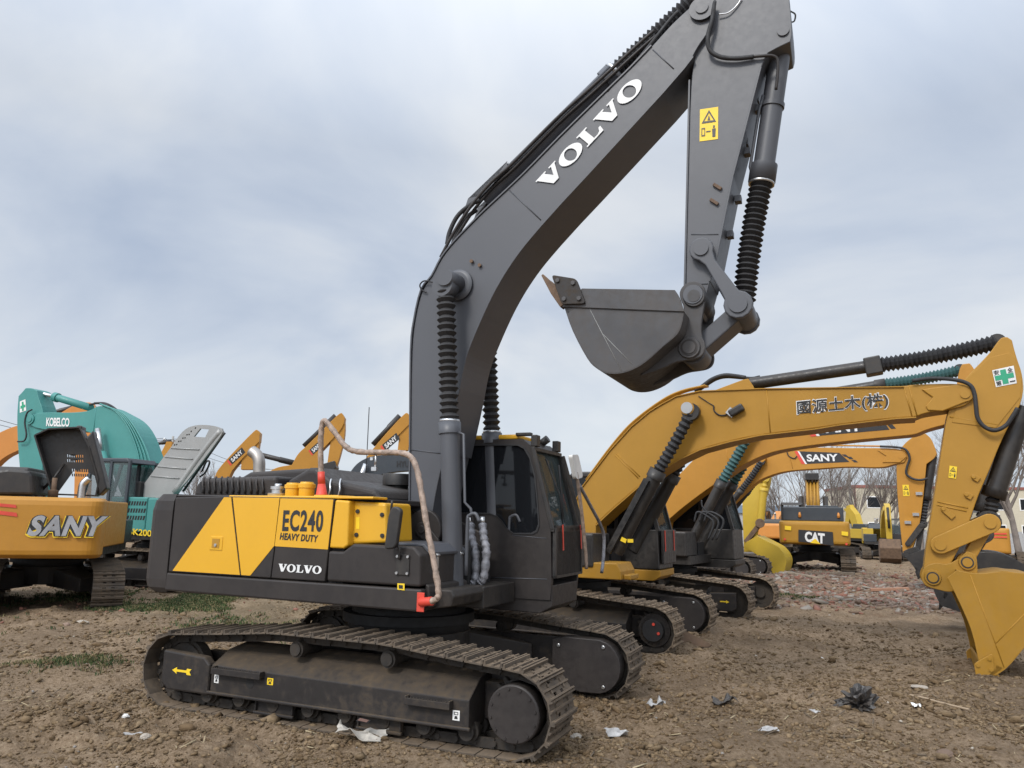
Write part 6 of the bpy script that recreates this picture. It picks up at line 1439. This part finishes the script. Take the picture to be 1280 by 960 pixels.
ICOF = np.array([(0,11,5),(0,5,1),(0,1,7),(0,7,10),(0,10,11),(1,5,9),(5,11,4),(11,10,2),(10,7,6),(7,1,8),(3,9,4),(3,4,2),(3,2,6),(3,6,8),(3,8,9),(4,9,5),(2,4,11),(6,2,10),(8,6,7),(9,8,1)])
BOXV = np.array([(x, y, z) for z in (-.5, .5) for y in (-.5, .5) for x in (-.5, .5)]); BOXF = np.array([(0, 2, 3, 1), (4, 5, 7, 6), (0, 1, 5, 4), (1, 3, 7, 5), (3, 2, 6, 7), (2, 0, 4, 6)])
def scatter(name, n, region, size, mats, seed=0, squash=.7, boxy=False, rough=.3, dens=None, dims=(1.5, 1, .45), sigma=.55, lift=.1):
    """loose pieces lying on the soil; region(rs, n) gives xy, dens(x, y) the chance to keep each"""
    rs = np.random.RandomState(seed); X = np.zeros(0); Yy = np.zeros(0)
    while len(X) < n:
        x, y = region(rs, n*2)
        if dens is not None: k = rs.rand(len(x)) < dens(x, y); x, y = x[k], y[k]
        X = np.concatenate([X, x]); Yy = np.concatenate([Yy, y])
    X, Yy = X[:n], Yy[:n]; Z = ground_z(X, Yy)
    s = np.minimum(size*np.exp(rs.randn(n)*sigma), size*3.5)
    if boxy: T = BOXV[None]*np.ones((n, 1, 1))*np.stack([dims[0]*rs.uniform(.6, 1.4, n), dims[1]*np.ones(n), dims[2]*rs.uniform(.7, 1.3, n)], 1)[:, None]; Fc = BOXF
    else: T = _ico(rs, rough)[rs.randint(0, 24, n)]*.5*np.stack([rs.uniform(.8, 1.4, n), rs.uniform(.7, 1.2, n), squash*np.ones(n)], 1)[:, None]; Fc = ICOF
    a, b, c = rs.uniform(0, 6.28, n), rs.uniform(-.5, .5, n), rs.uniform(-.5, .5, n)
    def rot(T, ang, i, j):
        T = T.copy(); p, q = T[..., i].copy(), T[..., j].copy(); cs, sn = np.cos(ang)[:, None], np.sin(ang)[:, None]; T[..., i] = cs*p-sn*q; T[..., j] = sn*p+cs*q; return T
    T = rot(rot(rot(T, b, 0, 2), c, 1, 2), a, 0, 1)*s[:, None, None]
    V = T+np.stack([X, Yy, Z+s*lift], 1)[:, None]
    nv = V.shape[1]; k = Fc.shape[1]; Fa = (Fc[None]+np.arange(n)[:, None, None]*nv).reshape(-1, k)
    me = bpy.data.meshes.new(name); me.vertices.add(n*nv); me.vertices.foreach_set('co', V.ravel())
    me.loops.add(Fa.size); me.loops.foreach_set('vertex_index', Fa.ravel()); me.polygons.add(len(Fa))
    me.polygons.foreach_set('loop_start', np.arange(len(Fa))*k); me.polygons.foreach_set('loop_total', np.full(len(Fa), k))
    for m in mats: me.materials.append(m)
    me.polygons.foreach_set('material_index', np.repeat(rs.randint(0, len(mats), n), len(Fc))); me.update(calc_edges=True)
    o = bpy.data.objects.new(name, me); C.objects.link(o); o['kind'] = 'stuff'; return o
def wedge(r0=4.5, r1=20, a0=-40, a1=40):
    def f(rs, n):
        r = r0*(r1/r0)**rs.rand(n); a = np.radians(rs.uniform(a0, a1, n)); return r*np.sin(a), r*np.cos(a)
    return f
def clump(x, y, s=.8, seed=21): return np.clip(.35+2.2*vnoise(np.atleast_1d(x), np.atleast_1d(y), s, seed), 0, 1)
earth = [paint('soil_clod', (.150, .104, .059), .95, .3, dustcol=(.25, .19, .13), var=.35, scale=6, bump=.3, spec=.1), paint('dark_soil_clod', (.115, .077, .042), .95, .3, dustcol=(.18, .13, .09), var=.35, scale=6, bump=.3, spec=.1), paint('pale_soil_clod', (.185, .132, .078), .95, .3, dustcol=(.25, .19, .13), var=.35, scale=6, bump=.3, spec=.1)]
scatter('soil_crumbs', 52000, wedge(4.6, 13), .017, earth, seed=1, dens=lambda x, y: .25+.75*clump(x, y, .6, 71), rough=.5, squash=.55)
scatter('soil_clods', 15000, wedge(4.6, 17), .030, earth, seed=2, dens=clump, rough=.45, squash=.5)
scatter('coarse_clods', 1100, wedge(4.8, 18), .06, earth, seed=3, dens=lambda x, y: clump(x, y, 1.3, 33)**2, rough=.45, squash=.5)
stone = [plain('pale_stone', (.34, .30, .25), .9), plain('grey_stone', (.22, .20, .18), .9)]
scatter('pebbles', 350, wedge(5, 26), .020, stone, seed=5)
scatter('straw', 4000, wedge(4.6, 15), .008, [plain('straw', (.36, .29, .18), .9), plain('twig', (.12, .09, .06), .9)], seed=8, boxy=True, dims=(6, .5, .3), dens=lambda x, y: clump(x, y, .9, 77), lift=.5)
def rub(rs, n):
    x, y = rs.normal(10.8, 4.4, n), rs.normal(27, 6.0, n); k = (y > 19) & (y < 48) & (x > .44*y-4.6) & (x/y > .29); return x[k], y[k]
bm = [plain('brick_red', (.21, .095, .065), .9), plain('brick_pale', (.22, .15, .11), .9), plain('mortar', (.25, .22, .185), .9), plain('dusty_brick', (.19, .14, .10), .9), plain('brick_brown', (.15, .10, .07), .9), plain('brick_brown', (.15, .10, .07), .9)]
scatter('brick_rubble', 16000, rub, .050, bm, boxy=True, seed=6, dens=lambda x, y: .12+.88*clump(x, y, 2.2, 44)**1.2, dims=(1.7, 1, .5))
scatter('middle_crumbs', 26000, wedge(9, 24), .026, earth, seed=19, dens=lambda x, y: clump(x, y, 1.1, 73), rough=.5, squash=.5)
scatter('far_crumbs', 9000, wedge(17, 60), .045, earth+bm[:1], seed=9, dens=lambda x, y: clump(x, y, 3, 13))
# grass: blades in clumps
def grass(n, region, h, name, mats, seed, dens=None):
    rnd = random.Random(seed); mb = MB(); P = []
    while len(P) < n:
        x, y = region(rnd)
        if dens is None or rnd.random() < float(np.ravel(dens(x, y))[0]): P.append((x, y))
    Z = ground_z(np.array([p[0] for p in P]), np.array([p[1] for p in P]))
    for (x, y), z in zip(P, Z):
        mb.cur = rnd.randrange(len(mats))
        for _ in range(5):
            a = rnd.uniform(0, 6.3); hh = h*rnd.uniform(.5, 1.4); w = .006+.004*(y > 12); xx, yy = x+rnd.uniform(-.06, .06), y+rnd.uniform(-.06, .06)
            dx, dy = math.cos(a)*hh*.6, math.sin(a)*hh*.6; sx_, sy_ = -math.sin(a)*w, math.cos(a)*w
            mb.add([(xx-sx_, yy-sy_, z), (xx+sx_, yy+sy_, z), (xx+dx*.4+sx_*.8, yy+dy*.4+sy_*.8, z+hh*.7), (xx+dx, yy+dy, z+hh), (xx+dx*.4-sx_*.8, yy+dy*.4-sy_*.8, z+hh*.7)], [(0, 1, 2, 3, 4)])
    return tag(mb.build(name, mats), None, None, None, 'stuff')
gm = [plain('grass_green', (.065, .095, .026), .8), plain('grass_dark', (.04, .065, .02), .8), plain('grass_straw', (.20, .17, .08), .9)]
def gdens(x, y): return clump(x, y, 1.4, 61)**1.5
grass(8000, lambda r: (r.gauss(-5.2, 2.0), r.gauss(17.4, 1.2)), .05, 'grass', gm, 11, gdens)
c_ = ground(85, 832); grass(200, lambda r: (r.gauss(c_.x, .35), r.gauss(c_.y, .25)), .05, 'grass_patch', gm, 12)
c_ = ground(965, 745); grass(350, lambda r: (r.gauss(c_.x, 1.2), r.gauss(c_.y, 1.2)), .06, 'weeds', gm, 13, gdens)
# litter: each its own thing
from mathutils import noise as mn
def crumple(name, px, py, sx, sy, sz, mat, label, cat, seed, rough=.35, sub=3, group=None):
    g = ground(px, py); b = MB(); b.blob((0, 0, 0), 1, 1, 1, 1, 0, seed, sub); v = []
    for p in b.v:
        p = Vector(p); q = p*1.3+Vector((seed*3.1, 0, 0)); r = .85+rough*(.8*mn.noise(q*.9)+.75*mn.noise(q*3.3))
        v.append((p.x*sx*r, p.y*sy*r, max(-.3*sz, p.z*sz*r)))
    b.v = v; o = b.build(name, mat); o.location = (g.x, g.y, gz(g.x, g.y)+sz*.28); o.rotation_euler = (0, 0, seed*1.3)
    return tag(o, label, cat, group)
def sheet_thing(name, px, py, w, d, h, mat, label, cat, seed, nx=14):
    rnd = np.random.RandomState(seed); g = ground(px, py); xs2 = np.linspace(-w/2, w/2, nx); ys2 = np.linspace(-d/2, d/2, nx)
    X, Yg = np.meshgrid(xs2, ys2); Z = h*(.55+vnoise(X+seed*3, Yg, w/3.2, seed)*1.6+vnoise(X, Yg+seed, w/8, seed+1)*.35); Z = np.clip(Z, .0, None)
    Z = Z*.75; X = X*(1-.35*np.abs(vnoise(Yg+9, X, d/2.5, seed+2)*2))+vnoise(Yg, X, d/2, seed+5)*w*.25; b = MB()
    v = [(float(a), float(c), float(z)) for a, c, z in zip(X.ravel(), Yg.ravel(), Z.ravel())]
    b.add(v, [(j*nx+i, j*nx+i+1, (j+1)*nx+i+1, (j+1)*nx+i) for j in range(nx-1) for i in range(nx-1)])
    o = b.build(name, mat); o.location = (g.x, g.y, gz(g.x, g.y)+.012); sdf = o.modifiers.new('thick', 'SOLIDIFY'); sdf.thickness = .004
    return tag(o, label, cat)
paper = paint('newsprint', (.42, .39, .34), .8, .5, dustcol=(.22, .19, .16), var=.3, scale=6, bump=0)
np_ = sheet_thing('crumpled_newspaper', 452, 938, .46, .30, .15, paper, 'crumpled dirty newspaper with a dark photo lying on the soil before the near track', 'newspaper', 5, 18)
ph = place2d(*RECT, (-.06, -.04, .135), (.05, -.06, .12), (-.045, .05, .14)).build('printed_photo', M['decal_black'], np_)
ph = place2d(*RECT, (-.045, -.038, .140), (.04, -.054, .127), (-.034, .03, .144)).build('photo_face', plain('photo_print', (.16, .09, .07), .7), np_)
blk = paint('black_plastic', (.03, .03, .032), .25, .35, var=.3, scale=5, bump=.2)
crumple('plastic_bag', 1074, 900, .24, .18, .15, blk, 'large crumpled black plastic bag on the bare soil right of centre', 'bag', 8, .85, 3)
clear = paint('clear_plastic', (.42, .42, .42), .2, .3, var=.3, scale=6, bump=.2)
sheet_thing('plastic_film', 819, 890, .20, .16, .12, clear, 'crumpled clear plastic film beside the second track end', 'plastic film', 9)
sheet_thing('dark_plastic_scrap', 905, 886, .26, .18, .12, blk, 'small dark plastic scrap left of the large black bag', 'scrap', 12)
sheet_thing('bottle_label', 1022, 899, .16, .10, .05, clear, 'flattened pale plastic cup just left of the large black bag', 'litter', 14)
sheet_thing('paper_scrap', 1147, 901, .09, .07, .04, M['white'], 'small white paper scrap right of the large black bag', 'litter', 15)
sheet_thing('plastic_scrap', 962, 927, .18, .14, .05, clear, 'grey torn plastic lying low in front of the large black bag', 'litter', 16)
sheet_thing('plastic_scrap', 770, 920, .24, .16, .06, clear, 'grey plastic scrap near the end of the near track', 'litter', 17)
sheet_thing('plastic_scrap', 165, 918, .20, .08, .03, clear, 'long pale plastic scrap on the soil at lower left', 'litter', 18)
crumple('paper_ball', 157, 897, .035, .03, .028, M['white'], 'small bright white paper ball on the soil at lower left', 'litter', 3)
crumple('paper_scrap', 1026, 821, .06, .04, .02, M['white'], 'white litter flake on the open ground in mid distance', 'litter', 4)
crumple('white_stone', 101, 780, .16, .09, .06, stone[0], 'pale stone on the ground before the left machine track', 'stone', 5, .2)
crumple('stone', 82, 785, .12, .08, .05, plain('brick_pale', (.34, .20, .15)), 'pinkish brick lump left of the pale stone', 'stone', 9, .2)
crumple('pale_rock', 720, 921, .09, .07, .05, stone[0], 'pale rock beside the end of the near track', 'stone', 6, .2)
crumple('flat_rock', 1150, 866, .12, .08, .03, stone[0], 'flat pale stone left of the golden bucket tip', 'stone', 7, .15)
crumple('flat_brick', 1182, 950, .14, .08, .04, plain('brick_brown', (.17, .10, .07)), 'flat brown brick at the lower right edge of the dirt', 'brick', 8, .1)
crumple('round_stone', 181, 932, .055, .05, .045, stone[0], 'rounded pale stone at the lower left', 'stone', 10, .15)
a, c = ground(1122, 878), ground(1212, 896); b = MB(); b.tube(spline([Vector((0, 0, .03)), (c-a)*.3+Vector((0, .05, .05)), (c-a)*.7+Vector((0, .02, .03)), (c-a)+Vector((0, 0, .02))], 5), .012, 6)
o = b.build('wooden_stick', plain('dry_wood', (.33, .25, .17), .9)); o.location = (a.x, a.y, gz(a.x, a.y)); tag(o, 'long dry stick lying on the soil below the golden bucket', 'stick')
a = ground(855, 812); b = MB(); b.prism([(-.35, 0), (.0, .22), (.45, .02), (.4, -.02), (-.3, -.05)], -.04, .04); o = b.build('steel_plate_scrap', M['rust']); o.location = (a.x, a.y, gz(a.x, a.y)); o.rotation_euler = (R(-15), 0, R(-20)); tag(o, 'dark bent steel scrap beside the golden machine track end', 'scrap')
# planks in the grass and on the rubble
def plank(name, px, py, L_, w, t, ang, mat, label, tilt=0):
    a = ground(px, py); b = MB(); b.box(-L_/2, L_/2, -w/2, w/2, 0, t); o = b.build(name, mat, None, .004); o.location = (a.x, a.y, gz(a.x, a.y)+.05); o.rotation_euler = (0, R(tilt), R(ang)); return tag(o, label, 'plank')
wood = paint('weathered_wood', (.24, .19, .14), .85, .4, var=.3, scale=3)
plank('plank', 215, 744, 1.1, .14, .06, 12, wood, 'weathered plank in the grass below the counterweight', 3); 
plank('long_plank', 1028, 717, 2.6, .3, .12, -38, wood, 'longest grey plank lying across the brick rubble', -3); plank('board', 1010, 722, 1.8, .5, .06, -25, wood, 'broad grey board tilted on the rubble below the tracks', 8)
plank('broken_board', 1112, 742, 1.1, .25, .08, -15, plain('reddish_wood', (.30, .16, .10), .9), 'short reddish board on the rubble to the right', -4)

# ------------------------------------------------------------------ sky, sun, camera
W_ = bpy.data.worlds.new('World'); bpy.context.scene.world = W_; W_.use_nodes = True
nt = W_.node_tree; nt.nodes.clear(); L = nt.links
out = N(nt, 'ShaderNodeOutputWorld'); bg = N(nt, 'ShaderNodeBackground'); bg2 = N(nt, 'ShaderNodeBackground'); mixs = N(nt, 'ShaderNodeMixShader')
SUN_EL, SUN_AZ = R(42), R(215)      # azimuth measured clockwise from +Y: behind-left of the camera
sky = N(nt, 'ShaderNodeTexSky'); sky.sky_type = 'NISHITA'; sky.sun_disc = False; sky.sun_elevation = SUN_EL; sky.sun_rotation = SUN_AZ; sky.air_density = 1.0; sky.dust_density = 1.5
L.new(sky.outputs[0], bg.inputs[0]); bg.inputs[1].default_value = .10
tc = N(nt, 'ShaderNodeTexCoord'); sx = N(nt, 'ShaderNodeSeparateXYZ'); L.new(tc.outputs['Generated'], sx.inputs[0])
# project the direction on a cloud layer plane: (x, y)/(z+k)
ad = N(nt, 'ShaderNodeMath', operation='MAXIMUM'); L.new(sx.outputs[2], ad.inputs[0]); ad.inputs[1].default_value = 0.0
ad2 = N(nt, 'ShaderNodeMath', operation='ADD'); L.new(ad.outputs[0], ad2.inputs[0]); ad2.inputs[1].default_value = .50
dx = N(nt, 'ShaderNodeMath', operation='DIVIDE'); L.new(sx.outputs[0], dx.inputs[0]); L.new(ad2.outputs[0], dx.inputs[1])
dy = N(nt, 'ShaderNodeMath', operation='DIVIDE'); L.new(sx.outputs[1], dy.inputs[0]); L.new(ad2.outputs[0], dy.inputs[1])
cb_ = N(nt, 'ShaderNodeCombineXYZ'); L.new(dx.outputs[0], cb_.inputs[0]); L.new(dy.outputs[0], cb_.inputs[1])
mp = N(nt, 'ShaderNodeMapping'); mp.inputs['Rotation'].default_value = (0, 0, R(35)); mp.inputs['Scale'].default_value = (1.25, 1.5, 1); mp.inputs['Location'].default_value = (.55, .3, 0); L.new(cb_.outputs[0], mp.inputs[0])
n1 = N(nt, 'ShaderNodeTexNoise'); n1.inputs['Scale'].default_value = 1.25; n1.inputs['Detail'].default_value = 7; n1.inputs['Roughness'].default_value = .5; L.new(mp.outputs[0], n1.inputs[0]); n1.inputs['Distortion'].default_value = .5
r1 = ramp(nt, [(.32, (.345, .405, .510)), (.45, (.455, .505, .585)), (.57, (.570, .600, .640)), (.70, (.670, .680, .695))]); L.new(n1.outputs[0], r1.inputs[0])
# paler towards the horizon
hz = N(nt, 'ShaderNodeMapRange'); hz.inputs[1].default_value = 0; hz.inputs[2].default_value = .22; hz.inputs[3].default_value = .6; hz.inputs[4].default_value = 0; L.new(sx.outputs[2], hz.inputs[0])
cc = mix(nt, hz.outputs[0], r1.outputs[0], (.56, .625, .690))
# overcast skies brighten overhead and around the veiled sun
zz = N(nt, 'ShaderNodeMapRange'); zz.inputs[1].default_value = .45; zz.inputs[2].default_value = 1.0; zz.inputs[3].default_value = 1.0; zz.inputs[4].default_value = 2.3; L.new(sx.outputs[2], zz.inputs[0])
sd_ = N(nt, 'ShaderNodeVectorMath', operation='DOT_PRODUCT'); L.new(tc.outputs['Generated'], sd_.inputs[0]); sd_.inputs[1].default_value = (math.sin(SUN_AZ)*math.cos(SUN_EL), math.cos(SUN_AZ)*math.cos(SUN_EL), math.sin(SUN_EL))
zs_ = N(nt, 'ShaderNodeMapRange'); zs_.inputs[1].default_value = .3; zs_.inputs[2].default_value = 1.0; zs_.inputs[3].default_value = 0; zs_.inputs[4].default_value = 1.6; L.new(sd_.outputs['Value'], zs_.inputs[0])
za = N(nt, 'ShaderNodeMath', operation='ADD'); L.new(zz.outputs[0], za.inputs[0]); L.new(zs_.outputs[0], za.inputs[1])
L.new(cc, bg2.inputs[0]); L.new(za.outputs[0], bg2.inputs[1])
L.new(bg.outputs[0], mixs.inputs[1]); L.new(bg2.outputs[0], mixs.inputs[2]); mixs.inputs[0].default_value = .92
L.new(mixs.outputs[0], out.inputs[0])
sl = bpy.data.lights.new('sun', 'SUN'); sl.energy = 1.5; sl.angle = R(12); sl.color = (1, .95, .88); so = bpy.data.objects.new('sun', sl); C.objects.link(so)
d = Vector((math.sin(SUN_AZ)*math.cos(SUN_EL), math.cos(SUN_AZ)*math.cos(SUN_EL), math.sin(SUN_EL)))
so.rotation_euler = d.to_track_quat('Z', 'Y').to_euler()
cam = bpy.data.cameras.new('camera'); co = bpy.data.objects.new('camera', cam); C.objects.link(co)
cam.sensor_width = 36; cam.sensor_fit = 'HORIZONTAL'; cam.lens = F*36/1280; cam.clip_end = 8000; cam.clip_start = .05
mw = Matrix((CR, CU, -FW)).transposed().to_4x4(); mw.translation = CO; co.matrix_world = mw
sc = bpy.context.scene; sc.camera = co
sc.view_settings.view_transform = 'Standard'; sc.view_settings.look = 'None'; sc.view_settings.gamma = 1; sc.view_settings.exposure = .38
hero_track_decals()
